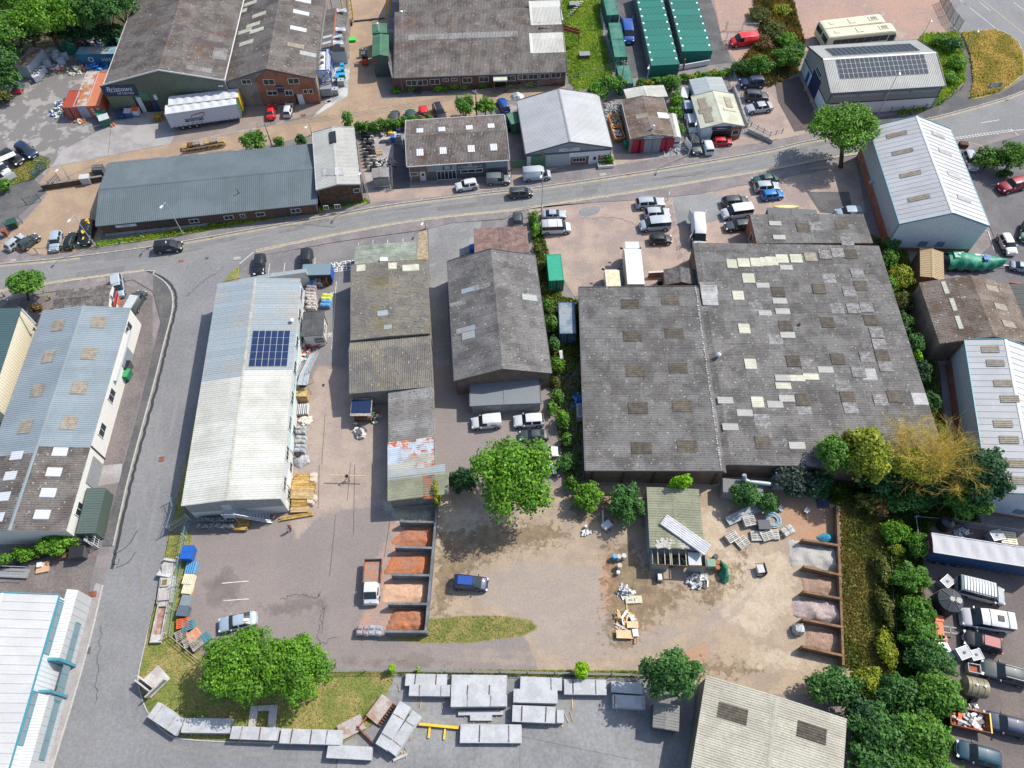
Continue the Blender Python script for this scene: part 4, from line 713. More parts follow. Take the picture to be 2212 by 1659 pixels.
for p in(tH(1930,835),tH(2005,995),tH(2075,1145)):B.s[1].lgt(p,1.2,2.2,RLT)
B=gb_('black_shed','black ribbed shed with an orange fascia at the right edge',[tH(2085,810),tH(2215,1190),tH(2500,1170),tH(2380,800)],3.8,hr=4.4,mat=mk('black_ribbed_sheet',(.10,.10,.095),.7),w=1.0,wl=DG,oh=.1)
bxi('fascia',B.s[0].M(B.s[0].L/2,.1,.2),(0,0,0),(.1,.1,.1),OG,B.root);f=afc(B,near='n');slb(B,f,None,B.W if f[0]=='x' else B.L,.4,OG,'orange_fascia',x=0,z=3.9,d=.2)
B=gb_('brown_shed','tan ribbed mono-pitch shed by the covered boat',[tH(1285,492),tH(1342,752),tH(1494,752),tH(1540,514)],3.2,hr=3.5,mat=MBRN,kd='box',w=.8,wl=WO,oh=.1)
def bigpick(seed,pd,pc,pw,pg):
 rnd=random.Random(seed)
 def f(u,v):
  r=rnd.random();return FIBW if r<pw else(RLG if r<pw+pg else None)
 return f
FIBV=mk('valley_sheet',(.30,.29,.28),.9,k2=(.22,.21,.2),sc=2,fi=.2)
B=gb_('main_warehouse','huge patchwork grey fibre cement roof of the central warehouse',[(1253,633.5),(1263,1023),(1568,1016),(1506,612)],3.9,hr=4.5,mat=FIBD,w=2.0,l=2.05,wl=BRKB,bud=240,oh=.15,split=.97,tr_=DG)
for p in(tG(1018,972),tG(1042,1248),tG(1065,1552),tK(1090,210),tK(1118,555)):B.s[0].lgt(p,1.9,2.7,RLD)
for p in(tG(1367,942),tG(1400,1225),tG(1435,1525),tK(1470,193),tK(1515,540)):B.s[0].lgt(p,1.9,2.7,RLD)
cb=MB();s0=B.s[0]
for k in rj(int(s0.L/.35)):
 if random.random()<.9:cb.box((k*.35,unf(-.06,.06),unf(-.01,.02)),(.2,unf(.12,.3),.05),unf(-.3,.3))
link('scalloped_flashing',cb.mesh('scalloped_flashing',mk('flashing',(.5,.5,.5),.8,k2=(.25,.25,.25),sc=3)),B.root,s0.M(0,s0.W-.12,.13))['kind']='stuff'
f=af(B)
for k in rj(5):slb(B,f,None,.35,3.4,mk('dark_pier',(.07,.045,.035),.9),'brick_pier',x=(-.5+k/4)*(B.W-2),z=1.7,d=.1)
B2=gb_('main_warehouse_east_bay','wider east bay of the central warehouse with cream, grey and brown roof sheets',[(1498.5,545.5),(1568,1016),(2046,1003),(1893,512)],3.9,hr=4.1,mat=FIBD,w=2.0,l=2.05,wl=BRKB,bud=300,oh=.1,split=.03,pick=bigpick(3,0,0,.03,.01))
R2l=[]
def bl(pxs,w_,l_,m_):
 for p in pxs:
  s_=B2.s[1];u,v=s_.at(p);link('rooflight' if m_ is not FIBW else 'replaced_sheet',corr(w_,l_,'fib',m_),B2.rf,s_.M(u-w_/2,v-l_/2,.11+.004*(len(R2l)%7)));R2l.append(p)
bl([tG(2042,748)],1.9,1.9,MCREAM);bl([tG(1953,897),tG(2005,1183),tG(2060,1490),tK(2120,160)],1.8,1.7,RLC)
bl([tG(1898,625)],1.8,1.6,MCREAM);bl([tG(2000,615),tG(2110,610),tG(2195,605),tH(30,600),tH(120,580),tH(240,578)],1.8,1.9,RLC);bl([tH(365,565)],1.8,1.9,RLT)
bl([tG(1700,890),tG(1705,850),tG(1710,940)],1.9,2.4,RLG);bl([tG(1690,825)],1.9,2.4,FIBW);bl([tG(2165,810),tG(2185,1050),tH(60,275),tH(95,395),tH(155,655)],1.0,2.0,MLID)
bl([tH(298,308),tH(632,285),tH(710,540),tH(800,815),tH(438,840),tH(85,865),tH(513,1130),tH(885,1110),tH(150,1160),tH(600,1445),tH(985,1420),tH(218,1465),tL(685,120),tL(1090,110),tL(300,140),tK(2165,510)],2.0,2.0,RLD)
bl([tH(410,300),tH(680,430),tH(600,530),tH(490,545),tH(770,705),tH(700,865),tH(850,1000),tH(735,1010),tH(935,1220),tH(960,1320),tH(850,1430),tH(780,1560),tH(1015,1510),tH(340,1490),tL(710,210),tL(970,145)],1.9,2.0,FIBW)
bl([tK(1842,145),tK(1885,375),tK(2010,253),tH(100,945),tH(125,1035),tH(168,1240),tH(495,1540),tH(125,1610),tL(160,130),tL(250,535),tL(60,180)],1.1,2.2,MLID);bl([tH(250,1612),tL(130,20),tH(370,1600)],1.1,2.2,RLC)
cowl(B2,1,tG(1775,1430),.22,.9);cowl(B2,1,tH(270,1150),.15,.4,DG)
B=gb_('north_extension','brick gabled extension at the north edge of the central warehouse',[(1622,474),(1622+15,537),(1882,515),(1861,452)],3.95,hr=4.0,mat=FIBD,w=2.0,l=2.0,wl=BRK,oh=.1)
for p in(tH(298,312),tH(632,285)):B.s[0].lgt(p,2,2,RLD) if B.s[0].at(p)[1]<B.s[0].W else B.s[1].lgt(p,2,2,RLD)
f=afc(B,near='w');wdw(B,f,tG(2068,400),1.3,1.7,pns=1)
B=gb_('slate_lean_to','small slate lean-to with a brick screen wall north of the big roof',[tG(1315,700),tG(1322,812),tG(1600,795),tG(1570,640)],2.6,hr=3.3,mat=mk('slate_tiles',(.085,.08,.08),.85,k2=(.12,.11,.105),sc=1.5,fi=.25,fs=6,ov_=.15),kd='flat',w=.5,l=.6,wl=BRK,oh=.08,bud=300,nm='roof_slate')
B=gb_('flat_roof_store','flat dark felt roofed block north of the big roof, behind the yellow canoe',[tH(0,150),tH(0,215),tH(430,190),tH(410,138)],3.0,hr=3.05,mat=DG,kd='flat',w=2,l=2,wl=BRKB,oh=.05)
B=gb_('middle_workshop','dark fibre cement gabled workshop in the middle with a flat grey annexe',[(967,565),(982.5,824),(1191,806),(1155,552)],4.3,apex=(1087,797),mat=FIB,w=1.1,l=2.4,wl=BRKB,tr_=DG,oh=.25)
for p in(tF(1855,845),tF(1815,1190)):B.s[0].lgt(p,.9,3.0,MZINC)
for p in(tF(1745,970),tF(1960,820)):B.s[0].lgt(p,.9,2.6,FIBW)
B.s[0].lgt(tF(1838,1240),1.3,2.0,MZINC);B.s[1].lgt(tG(150,915),1.2,2.4,MZINC)
B=gb_('block_annexe','grey flat-roofed blockwork annexe in front of the middle workshop',[(1014,822),(1017,882),(1167,867),(1164,808)],2.6,hr=2.65,mat=mk('grey_membrane',(.165,.185,.195),.7,fi=.05),kd='flat',w=3,l=3,wl=BLK,oh=.12,tr_=DG,trim_w=.1)
B=gb_('lichen_roof_store','flat brown lichen covered roof store north of the middle workshop',[(1022,499),(1026,552),(1143,545),(1138,484)],3.3,hr=3.35,mat=mk('lichen_felt',(.22,.14,.12),.95,k2=(.15,.10,.09),sc=1,fi=.3),kd='flat',w=3,l=3,wl=LG,oh=.1)
B=gb_('yard_barn','ribbed lichen roofed barn with three cream rooflights on the site',[(757,571),(757.5,735),(930.5,721),(922,561)],4.6,hr=4.8,mat=FIBY,w=1.1,l=2.6,wl=RENDG,oh=.15)
for p,w_ in((tF(905,662),1.4),(tF(1180,642),1.3),(tF(1372,628),2.6)):
 for s_ in(0,1):
  sl=B.s[s_]
  if sl.at(p)[1]<sl.W:link('rooflight',corr(w_ if abs(sl.ex.x)>.7 else 1.3,1.3 if abs(sl.ex.x)>.7 else w_,'fib',RLC),B.rf,sl.M(sl.at(p)[0]-w_/2,sl.at(p)[1]-.65,.1))
for p,w_,l_ in((tF(1095,1050),1.0,1.6),(tF(1140,1170),.8,1.2)):
 for s_ in(0,1):
  sl=B.s[s_]
  if sl.at(p)[1]<sl.W:sl.lgt(p,w_,l_,MZINC)
B=gb_('low_barn','lower lichen roofed barn with a cross ridge behind the lean-to',[(753,852.5),(936,834),(931,722),(757,734)],3.9,apex=None,hr=4.9,mat=FIBY,w=1.1,l=2.4,wl=RENDG,oh=.15,split=.72)
B=gb_('front_canopy','green stained ribbed canopy roof north of the yard barn',[tF(858,466),tF(850,628),tF(1390,590),tF(1380,432)],3.0,hr=3.1,mat=mk('mossy_clear_sheet',(.27,.29,.25),.7,k2=(.19,.22,.17),sc=.6,ov_=.1),w=1.0,wl=RENDG,oh=.1)
b=MB();q=G(tF(1105,590),3.3);b.box((0,0,0),(1.2,.8,.6));o=b.bd('extractor_box',WH,B.root);o.location=q-B.root.location
def patch(u,v):return None
B=gb_('patchwork_lean_to','long lean-to with a patchwork of grey, rusty and olive roof sheets',[tJ(1140,85),tJ(1150,985),tJ(1566,968),tJ(1533,20)],3.4,hr=3.9,mat=FIBP,w=1.0,wl=WG,oh=.1,l=2.4,split=.97)
RUSTS=mk('rust_sheet',(.42,.12,.04),.85,k2=(.45,.47,.50),sc=1.0,lo=.45,hi=.55,fi=.15);ZB=mk('pale_blue_sheet',(.44,.51,.60),.5,k2=(.36,.42,.48),sc=.4,fi=.08,ov_=.06);ZG=mk('worn_zinc_sheet',(.38,.38,.33),.6,k2=(.3,.3,.26),sc=.5,ov_=.08)
def psheet(px,w_,l_,m_,k=[0]):
 for s_ in(0,1):
  sl=B.s[s_];u,v=sl.at(px)
  if v<=sl.W:
   v=max(w_/2-.1,min(v,sl.W-w_/2));k[0]+=1;a_=abs(sl.ex.x)>.7;link('patch_sheet',corr(w_ if a_ else l_,l_ if a_ else w_,'fib',m_),B.rf,sl.M(u-(w_ if a_ else l_)/2,v-(l_ if a_ else w_)/2,.09+.006*k[0]));return
for px_,w_,l_,m_ in(((tJ(1210,535)),4.2,1.1,RUSTS),(tJ(1480,500),3.2,1.0,RUSTS),(tJ(1210,640),4.0,2.6,ZB),(tJ(1340,600),3.4,1.6,RUSTS),(tJ(1480,545),4.6,1.6,ZB),(tJ(1490,595),3.6,1.0,RUSTS),(tJ(1350,670),4.6,1.3,ZG),(tJ(1490,650),4.2,1.6,ZG),(tJ(1480,697),3.6,.9,RUSTS),(tJ(1280,740),7.6,1.6,ZG),(tJ(1350,780),10,1.5,MZINC)):
 psheet(px_,w_*.78,l_*1.15,m_)
for k in rj(6):psheet(tJ(1315-k*1,830+k*26),8.2,1.25,MOLIVE)
psheet(tJ(1533,890),1.6,3.4,RUST)
def twot(u,v):return MPALE if u>.47 else MZINC
def twot2(u,v):return MPALE if u<.53 else MZINC
B=gb_('solar_workshop','long workshop with a half blue-grey, half white ribbed roof and solar panels',[(471.5,614),(390,1094.5),(608.5,1077),(648.5,601)],5.0,apex=(494,1077.5),mat=MPALE,w=1.0,kd='fib',wl=RENDER,oh=.2,bud=300,ridge=mk('lichen_ridge',(.42,.41,.36),.9,k2=(.32,.30,.24),sc=1,fi=.2),pick=twot,pick2=twot2,split=.47)
if(B.s[0].o-G((471.5,614),5)).length>(B.s[0].o-G((390,1094.5),5)).length:print('SOLAR ORDER far end second')
f=af(B);fe=afc(B,near='e');clad(B,f,2.4,mk('faded_grey_cladding',(.30,.31,.30),.7),.3);clad(B,fe,2.3,CLW,.3)
slb(B,f,tI(1975,1075),1.2,2.2,LG,'upper_door',d=.1,z=3.2)
for p in(tF(385,880),tF(370,1060),tF(350,1300),tF(337,1530),tJ(307,120),tJ(288,340),tJ(265,600),tJ(240,860)):wdw(B,fe,p,2.0,1.3,z=3.6,pns=3,d=.1)
for p in(tF(437,940),tF(425,1010),tJ(335,420),tJ(312,745),tJ(287,970)):wdw(B,fe,p,1.4,1.3,z=1.3,pns=2,d=.06)
for p in(tJ(375,640),tJ(300,850)):slb(B,fe,p,2.2,2.3,WH,'door',z=1.2,d=.08)
gb=MB();o_,r_,n_,half=face(B,fe);bxi('mint_band',FM(B,fe,0,2.45,.12),(0,0,0),(half*1.1,.18,.1),mk('mint_trim',(.38,.60,.52),.6),B.root)
sl=B.s[1] if B.s[1].at(tF(150,1350))[1]<B.s[1].W else B.s[0]
cs=[sl.at(p) for p in(tE(2180,1200),tF(307,1212),tF(280,1515),tE(2152,1510))];u0=min(c[0] for c in cs)+.1;u1=max(c[0] for c in cs)-.1;v0=min(c[1] for c in cs)+.15;v1=max(c[1] for c in cs)-.15
nc,nr=5,6
if u1-u0<v1-v0:nc,nr=5,6
pw,ph=(u1-u0)/nc,(v1-v0)/nr;b=MB();b.box((0,0,0),(pw-.1,ph-.1,.05));pm=b.mesh('solar_panel',SPANEL)
for i in rj(nc):
 for j in rj(nr):link('solar_panel',pm,B.rf,sl.M(u0+pw*(i+.5),v0+ph*(j+.5),.2))
bxi('mounting_rail',sl.M((u0+u1)/2,(v0+v1)/2,.15),(0,0,0),(u1-u0,v1-v0,.03),GV,B.rf)
cowl(B,1 if sl is B.s[1] else 0,tF(315,1125),.2,.6,WH);SOLB=B
B=gb_('rear_lean_to','short grey ribbed lean-to on the north end of the solar workshop',[tE(2065,728),tE(2065,745),tF(445,740),tF(440,690)],3.2,hr=3.4,mat=MZINC,w=1.0,wl=RENDER,oh=.1)
B=gb_('site_cabin','white cabin with a flat dark felt roof by the solar workshop',[tF(415,1036),tF(398,1243),tF(575,1240),tF(583,1032)],3.0,hr=3.05,mat=mk('dark_felt',(.06,.062,.065),.9,k2=(.09,.09,.09),sc=.6),kd='flat',w=2.2,l=2.5,wl=RENDER,oh=.1,tr_=DG,trim_w=.1)
f=af(B);wdw(B,f,tF(548,1275),1.3,.9,BK,GLASSL,1,z=1.6,d=.08);wdw(B,afc(B,near='e'),0.0,1.2,.9,WH,GLASS,2,z=1.6,d=.08)
def westp(u,v):return FIBB if u>.69 else MBLUE
def westp2(u,v):return FIBB if u<.31 else MBLUE
B=gb_('white_walled_units','long blue-grey and brown roofed building with a white rendered front wall',[(97.5,674),(-93,1160),(151.5,1143.5),(278,663)],4.2,apex=(24,1142),mat=MBLUE,kd='box',w=1.0,wl=RENDER,oh=.12,ridge=MBLUE,pick=westp,pick2=westp2)
fe=afc(B,near='e');S0,S1=B.s
east=S0 if S0.o.x+S0.ex.x*S0.L/2>S1.o.x+S1.ex.x*S1.L/2 else S1;west=S1 if east is S0 else S0
for p in(tE(855,1128),tE(775,1400),tI(688,35),tI(600,340)):east.lgt(p,2.1,2.0,RLT)
for p in(tE(508,1155),tE(425,1425),tI(328,60),tI(225,372)):west.lgt(p,2.1,1.8,RLT)
for p in(tI(522,588),tI(470,763),tI(420,942),tI(367,1130)):east.lgt(p,1.3,1.9,RLW)
for p in(tI(150,620),tI(95,795),tI(38,975),tI(-15,1155)):west.lgt(p,1.3,1.8,RLW)
for p in(tE(1108,1180),tI(962,100),tI(880,400)):wdw(B,fe,p,1.9,1.5,pns=2,d=.08)
wdw(B,fe,tI(688,1090),1.8,1.2,z=2.8,pns=2,d=.08)
slb(B,fe,tI(810,770),4.0,2.9,MG,'roller_shutter',z=1.5,d=.07);slb(B,fe,tE(1075,1420),3.4,2.7,mk('blue_grey_shutter',(.20,.24,.27),.6,fi=.05),'roller_shutter',z=1.45,d=.07);x_=fpos(B,fe,tE(1050,1420))[0];bxi('shutter_canopy',FM(B,fe,x_,3.1,.25),(0,0,0),(9,.4,.4),LG,B.root)
bxi('downpipe',FM(B,fe,fpos(B,fe,tI(850,600))[0],2.1,.1),(0,0,0),(.12,4.0,.12),BK,B.root)
bb=MB();q=G(tE(375,1215),1.5);o=MB().cone((0,0,0),(-.9,.8,2.6),.16,.16,10).bd('flue_pipe',GV,B.root);o.location=q+Vc((0,0,2.2))-B.root.location
B=gb_('stone_roof_cottage','old stone tiled low building with a shop sign facing the parked vans',[tE(440,1035),tE(935,985),tE(982,800),tE(505,850)],3.0,hr=3.4,mat=mk('stone_tiles',(.15,.135,.125),.95,k2=(.10,.09,.085),sc=1.2,fi=.3,ov_=.25),kd='flat',w=.85,l=.7,wl=RENDER,oh=.1,nm='roof_tile',bud=280)
fe=afc(B,near='e');slb(B,fe,tE(990,925),3.4,1.3,pn('sign_dark',(.04,.03,.06)),'sign_board',d=.06);x_,z_=fpos(B,fe,tE(990,925));slb(B,fe,tE(990,925),3.0,.4,RED,'sign_stripe',d=.1,t=.06);wdw(B,fe,tE(962,915),.5,1.2,pns=1,d=.06);slb(B,fe,tE(1045,950),2.2,2.2,OG,'orange_sign',d=.06)
B=gb_('green_roof_unit','cream clad unit with a dark green ribbed roof at the left edge',[(-150,672),(-260,900),(-8,860),(38,672)],5.4,hr=5.9,mat=mk('dark_teal_sheet',(.055,.10,.105),.5,fi=.05,ov_=.03),kd='box',w=1.0,wl=mk('cream_cladding',(.62,.57,.44),.6,fi=.04),oh=.05)
clad(B,afc(B,near='e'),0,mk('cream_cladding',(.62,.57,.44)),.45)
B=gb_('teal_trim_unit','white standing seam unit with teal trim and windows, bottom left',[(132,1279),tM(65,1659),(-260,1790),(-90,1298)],5.6,hr=7.2,mat=MWHITE,kd='seam',w=1.0,wl=CLW,oh=.1,tr_=TEAL,ridge=WH)
fe=afc(B,near='e');o_,r_,n_,half=face(B,fe)
lean=MB();pts=[G(tM(530,85),4.9),G(tM(610,140),4.9)]
clad(B,fe,0,CLW,.5,.04,5.5);WBAY=mk('bay_sheet',(.40,.41,.415),.5,fi=.05)
def bump(px0,px1,dep,zt,mat=MWHITE):
 a_,_=fpos(B,fe,px0);c_,_=fpos(B,fe,px1);bx_=MB();w_=abs(a_-c_)
 bx_.add([(-w_/2,0,dep),(w_/2,0,dep),(w_/2,zt,dep),(-w_/2,zt,dep),(-w_/2,0,0),(w_/2,0,0),(w_/2,zt+dep*.5,0),(-w_/2,zt+dep*.5,0)],[(0,1,2,3),(3,2,6,7),(1,5,6,2),(4,0,3,7)]);link('side_bay',bx_.mesh('side_bay',WBAY),B.root,FM(B,fe,(a_+c_)/2,0,0))
 rb=MB();[rb.box((-w_/2+k*.9,zt/2,dep+.02),(.05,zt,.05)) for k in rj(int(w_/.9))];[rb.bar((-w_/2+k*.3,zt+.02,dep),(-w_/2+k*.3,zt+dep*.5+.03,0),.05) for k in rj(int(w_/.3))];o=link('seams',rb.mesh('seams',LG),B.root,FM(B,fe,(a_+c_)/2,0,0));o['kind']='stuff'
 return(a_+c_)/2,w_
bump(tM(530,85),tM(350,700),1.1,3.6);bump(tM(270,990),tM(70,1659),1.1,3.6)
B.pad=1.1
for p,w_,h_ in((tM(530,530),4.6,1.1),(tM(470,880),4.4,1.5),(tM(315,1310),6.0,1.1)):wdw(B,fe,p,w_,h_,TEAL,GLASSL,3,d=.06,z=1.7)
B.pad=0
for p,w_,h_ in((tM(445,440),6.0,1.0),(tM(215,1220),5.5,1.0)):wdw(B,fe,p,w_,h_,TEAL,GLASSL,4,d=.08,z=4.7)
for p in(tM(355,700),tM(275,980)):slb(B,fe,p,.3,4.2,TEAL,'corner_trim',z=2.1,d=.7,t=1.4)
B=gb_('ribbed_barn','beige ribbed fibre cement barn at the bottom edge by the concrete yard',[(1516,1459),(1486,1760),(1800,1840),(1838,1552)],4.6,hr=5.1,mat=mk('beige_fibre_cement',(.42,.40,.33),.9,k2=(.35,.33,.27),sc=.3,ov_=.04),w=1.1,wl=mk('olive_cladding',(.13,.13,.10),.7),oh=.15,split=.5)
for p,w_,l_ in((tO(1905,1190),1.7,3.2),(tP(375,1355),1.7,3.2)):
 for s_ in(0,1):
  if B.s[s_].at(p)[1]<=B.s[s_].W and(s_==0 or B.s[0].at(p)[1]>B.s[0].W):B.s[s_].lgt(p,w_,l_,RLD)
B=gb_('dark_lean_to','dark ribbed lean-to store on the west side of the beige barn',[tO(1225,1100),tO(1215,1310),tO(1440,1345),tO(1450,1110)],2.4,hr=2.6,mat=mk('dark_ribbed_sheet',(.19,.19,.18),.8),w=1.0,wl=DG,oh=.08)
B=gb_('derelict_store','olive roofed store with its front roof bay broken open',[tK(1160,893),tK(1192,1418),tK(1660,1430),tK(1615,908)],3.2,hr=3.35,mat=MOLIVE,w=1.0,wl=mk('blue_grey_sheet_wall',(.20,.23,.235),.7),oh=.1);DER=B
# vehicles
def gz(x,y):return.1 if any(inpoly(x,y,P) for P in PAVS) else.085
def paint(name,c,rough=.45):return mk('paint_'+name,c,rough,fi=.03,fs=1.5,spec=.45,coat=.25)
PT=dict(white=paint('white',(.54,.55,.56)),silver=paint('silver',(.36,.39,.42)),ltblue=paint('ltblue',(.30,.37,.44)),grey=paint('grey',(.12,.14,.15)),black=paint('black',(.014,.015,.018)),navy=paint('navy',(.01,.025,.07)),
          blue=paint('blue',(.01,.06,.28)),brblue=paint('brblue',(.01,.16,.45)),red=paint('red',(.60,.015,.02)),dgreen=paint('dgreen',(.02,.075,.055)),teal=paint('teal',(.012,.055,.09)),maroon=paint('maroon',(.24,.01,.025)),cream=paint('cream',(.60,.55,.38)),slate=paint('slate',(.05,.06,.065)))
HL=pn('headlamp',(.75,.78,.8),.15);TL=pn('tail_lamp',(.5,.01,.01),.25);PLY=pn('yellow_plate',(.75,.55,.05));PLW=pn('white_plate',(.75,.75,.7))
def prof(kd):
 if kd in('hatch','mini'):L,Wd,H=(4.1,1.75,1.48) if kd=='hatch' else(3.75,1.68,1.45);b=.92
 if kd in('hatch','mini'):st=[(-.5,.86,.62,.80,.66),(-.485,.95,.86,.80,.92),(-.40,.98,.92,.66,1.40),(-.36,.99,.93,.68,H),(-.10,1,.93,.70,H+.02),(-.07,1,.93,.70,H+.02),(.10,1,.92,.66,H-.04),(.245,.99,.90,.72,.97),(.42,.95,.80,.74,.86),(.485,.86,.62,.74,.70),(.5,.76,.5,.7,.56)];sg={3,5};rg=1;fg=6
 elif kd=='estate':L,Wd,H=4.65,1.80,1.47;st=[(-.5,.86,.62,.80,.66),(-.488,.95,.88,.80,.94),(-.425,.98,.93,.68,1.36),(-.39,.99,.94,.69,H-.03),(-.14,1,.93,.71,H+.02),(-.115,1,.93,.71,H+.02),(.07,1,.92,.68,H-.04),(.20,.99,.90,.74,.97),(.41,.95,.80,.76,.84),(.487,.86,.62,.74,.70),(.5,.76,.5,.7,.56)];sg={3,5};rg=1;fg=6
 elif kd=='suv':L,Wd,H=4.5,1.88,1.72;st=[(-.5,.88,.75,.82,.80),(-.487,.96,1.02,.84,1.08),(-.425,.98,1.08,.70,1.62),(-.38,.99,1.08,.72,H),(-.11,1,1.07,.74,H+.02),(-.08,1,1.07,.74,H+.02),(.10,1,1.06,.70,H-.04),(.215,.99,1.05,.78,1.12),(.42,.96,.96,.80,1.03),(.487,.88,.75,.78,.85),(.5,.8,.6,.74,.66)];sg={3,5};rg=1;fg=6
 elif kd=='saloon':L,Wd,H=4.6,1.80,1.42;st=[(-.5,.84,.60,.78,.66),(-.485,.94,.90,.80,.96),(-.34,.98,.95,.78,1.02),(-.20,.99,.93,.66,H-.03),(-.06,1,.93,.69,H+.01),(-.035,1,.93,.69,H+.01),(.08,1,.92,.65,H-.04),(.215,.99,.90,.73,.96),(.42,.95,.78,.75,.84),(.487,.86,.60,.74,.68),(.5,.76,.5,.7,.54)];sg={2,3,5};rg=2;fg=6
 elif kd=='mpv':L,Wd,H=4.6,1.85,1.75;st=[(-.5,.88,.70,.82,.76),(-.488,.96,1.0,.84,1.06),(-.46,.98,1.05,.76,1.60),(-.43,.99,1.05,.78,H),(-.12,1,1.04,.79,H+.02),(-.09,1,1.04,.79,H+.02),(.14,1,1.02,.74,H-.06),(.31,.99,.98,.78,1.06),(.44,.95,.86,.78,.92),(.489,.86,.66,.76,.72),(.5,.78,.5,.72,.56)];sg={3,5};rg=1;fg=6
 elif kd in('van','combi'):L,Wd,H=5.0,1.95,1.95;st=[(-.5,.93,.6,.90,.64),(-.497,.97,1.05,.86,1.15),(-.492,.98,1.12,.85,1.80),(-.48,.99,1.12,.86,H),(-.15,1,1.1,.87,H+.02),(.06,1,1.1,.87,H+.02),(.19,1,1.08,.82,H-.06),(.33,.99,1.04,.82,1.15),(.44,.95,.92,.80,1.0),(.49,.88,.68,.78,.76),(.5,.8,.5,.74,.58)];sg={5} if kd=='van' else{3,4,5};rg=1 if kd=='combi' else None;fg=6
 elif kd=='highvan':L,Wd,H=5.6,2.0,2.5;st=[(-.5,.93,.6,.90,.64),(-.498,.97,1.2,.88,1.25),(-.494,.98,1.25,.86,2.3),(-.48,.99,1.25,.84,H),(-.15,1,1.2,.84,H+.02),(.12,1,1.2,.84,H),(.245,1,1.15,.78,H-.35),(.37,.99,1.08,.82,1.22),(.46,.95,.95,.80,1.02),(.492,.88,.7,.78,.8),(.5,.8,.5,.74,.58)];sg={5};rg=None;fg=6
 elif kd=='smallvan':L,Wd,H=4.4,1.85,1.82;st=[(-.5,.92,.6,.88,.64),(-.495,.97,1.0,.84,1.1),(-.488,.98,1.05,.84,1.7),(-.47,.99,1.05,.84,H),(-.2,1,1.03,.85,H+.02),(-.02,1,1.03,.85,H+.01),(.12,1,1.02,.78,H-.06),(.25,.99,.98,.78,1.06),(.42,.95,.88,.78,.96),(.489,.88,.66,.76,.74),(.5,.8,.5,.72,.56)];sg={5};rg=1;fg=6
 return L,Wd,H,st,sg,rg,fg
VM={}
def vmesh(kd,pname):
 key=(kd,pname)
 if key in VM:return VM[key]
 L,Wd,H,st,sg,rg,fg=prof(kd);P=PT[pname];hw=Wd/2;body=MB();parts={}
 def ring(s):
  x,lw,bz,tw,tz=s;x*=L;zb=.22;tb=tz-bz
  return[(x,hw*lw*.93,zb),(x,hw*lw*.985,zb+.2),(x,hw*lw,(bz+.45)/2),(x,hw*lw*.985,bz-.03),(x,hw*lw*.955,bz),(x,hw*tw+.03*(tb>.3),tz-.07 if tb>.3 else tz-.015),(x,hw*tw*.90,tz-.012),(x,hw*tw*.45,tz+.018),(x,0,tz+.025)]
 R=[]
 for s in st:
  r=ring(s);R.append(r+[(p[0],-p[1],p[2]) for p in r[-2::-1]])
 n=len(R[0]);body.v=[v for r in R for v in r]
 def quadset(nm,mi,i,js):
  b=parts.setdefault(nm,MB())
  for j in js:b.add([R[i][j],R[i][j+1],R[i+1][j+1],R[i+1][j]],[(3,2,1,0)])
 for i in rj(len(R)-1):
  for j in rj(n-1):
   side=j in(4,n-6);top=5<=j<=n-7
   if i in sg and side:quadset('side_window'+'LR'[j>5],0,i,[j]);continue
   if i==fg and(side or top):
    quadset('windscreen' if top else 'side_window'+'LR'[j>5],0,i,[j]);continue
   if rg is not None and i==rg and top:quadset('rear_window',0,i,[j]);continue
   body.f.append((i*n+j+n,i*n+j+n+1,i*n+j+1,i*n+j));body.m.append(0)
 e0=tuple(rj(n));body.f.append(e0);body.m.append(0);body.f.append(tuple((len(R)-1)*n+k for k in rj(n-1,-1,-1)));body.m.append(0)
 r=.33 if kd not in('suv','highvan') else.37;xw=(-L*.31,L*.315)
 out={'body':(body.mesh('car_body',P,True),Matrix())}
 gm={k:b.mesh(k,GLASS,False) for k,b in parts.items()}
 for k,me in gm.items():out[k]=(me,Matrix())
 ab=MB()
 for x in xw:
  for s in(-1,1):ab.cone((x,s*hw*.80,r+.03),(x,s*(hw+.004),r+.03),r+.07,r+.07,14)
 ab.box((0,0,.27),(L*.94,Wd*.93,.14));out['wheel_arches']=(ab.mesh('wheel_arches',BK),Matrix())
 tb=MB();tb.cone((0,-.10,0),(0,.10,0),r,r,14);tm=tb.mesh('tyre',TYRE,False);rb=MB();rb.cone((0,-.105,0),(0,.105,0),r*.66,r*.62,10);rm=rb.mesh('rim',RIM)
 out['wheels']=[(tm,rm,MT((x,s*(hw-.06),r))) for x in xw for s in(-1,1)]
 hb=MB();hb.box((0,0,0),(.22,.36,.13),0,0,.35);hm=hb.mesh('headlight',HL);zf=st[-3][2]
 out['headlights']=[(hm,MT((L*.462,s*hw*.70,zf*.86))@MR(-s*.35,4,'Z')) for s in(-1,1)]
 qb=MB();qb.box((0,0,0),(.16,.22,.24));qm=qb.mesh('tail_light',TL);out['tail_lights']=[(qm,MT((-L*.476,s*hw*.83,st[1][2]*.90))) for s in(-1,1)]
 mb=MB();mb.box((0,0,0),(.14,.2,.14));mm=mb.mesh('wing_mirror',P);out['mirrors']=[(mm,MT((L*st[6][0]+.45*L*.1+.1,s*(hw+.09),st[6][2]+.06))) for s in(-1,1)]
 pb=MB();pb.box((0,0,0),(.03,.52,.12));out['plates']=[(pb.mesh('number_plate',PLW),MT((L*.5,0,.42))),(pb.mesh('number_plate',PLY),MT((-L*.5-.005,0,.58)))]
 gr=MB();gr.box((0,0,0),(.04,Wd*.5,.16));out['grille']=(gr.mesh('grille',BK),MT((L*.492,0,.60)))
 VM[key]=out;return out
PAINTED=[]
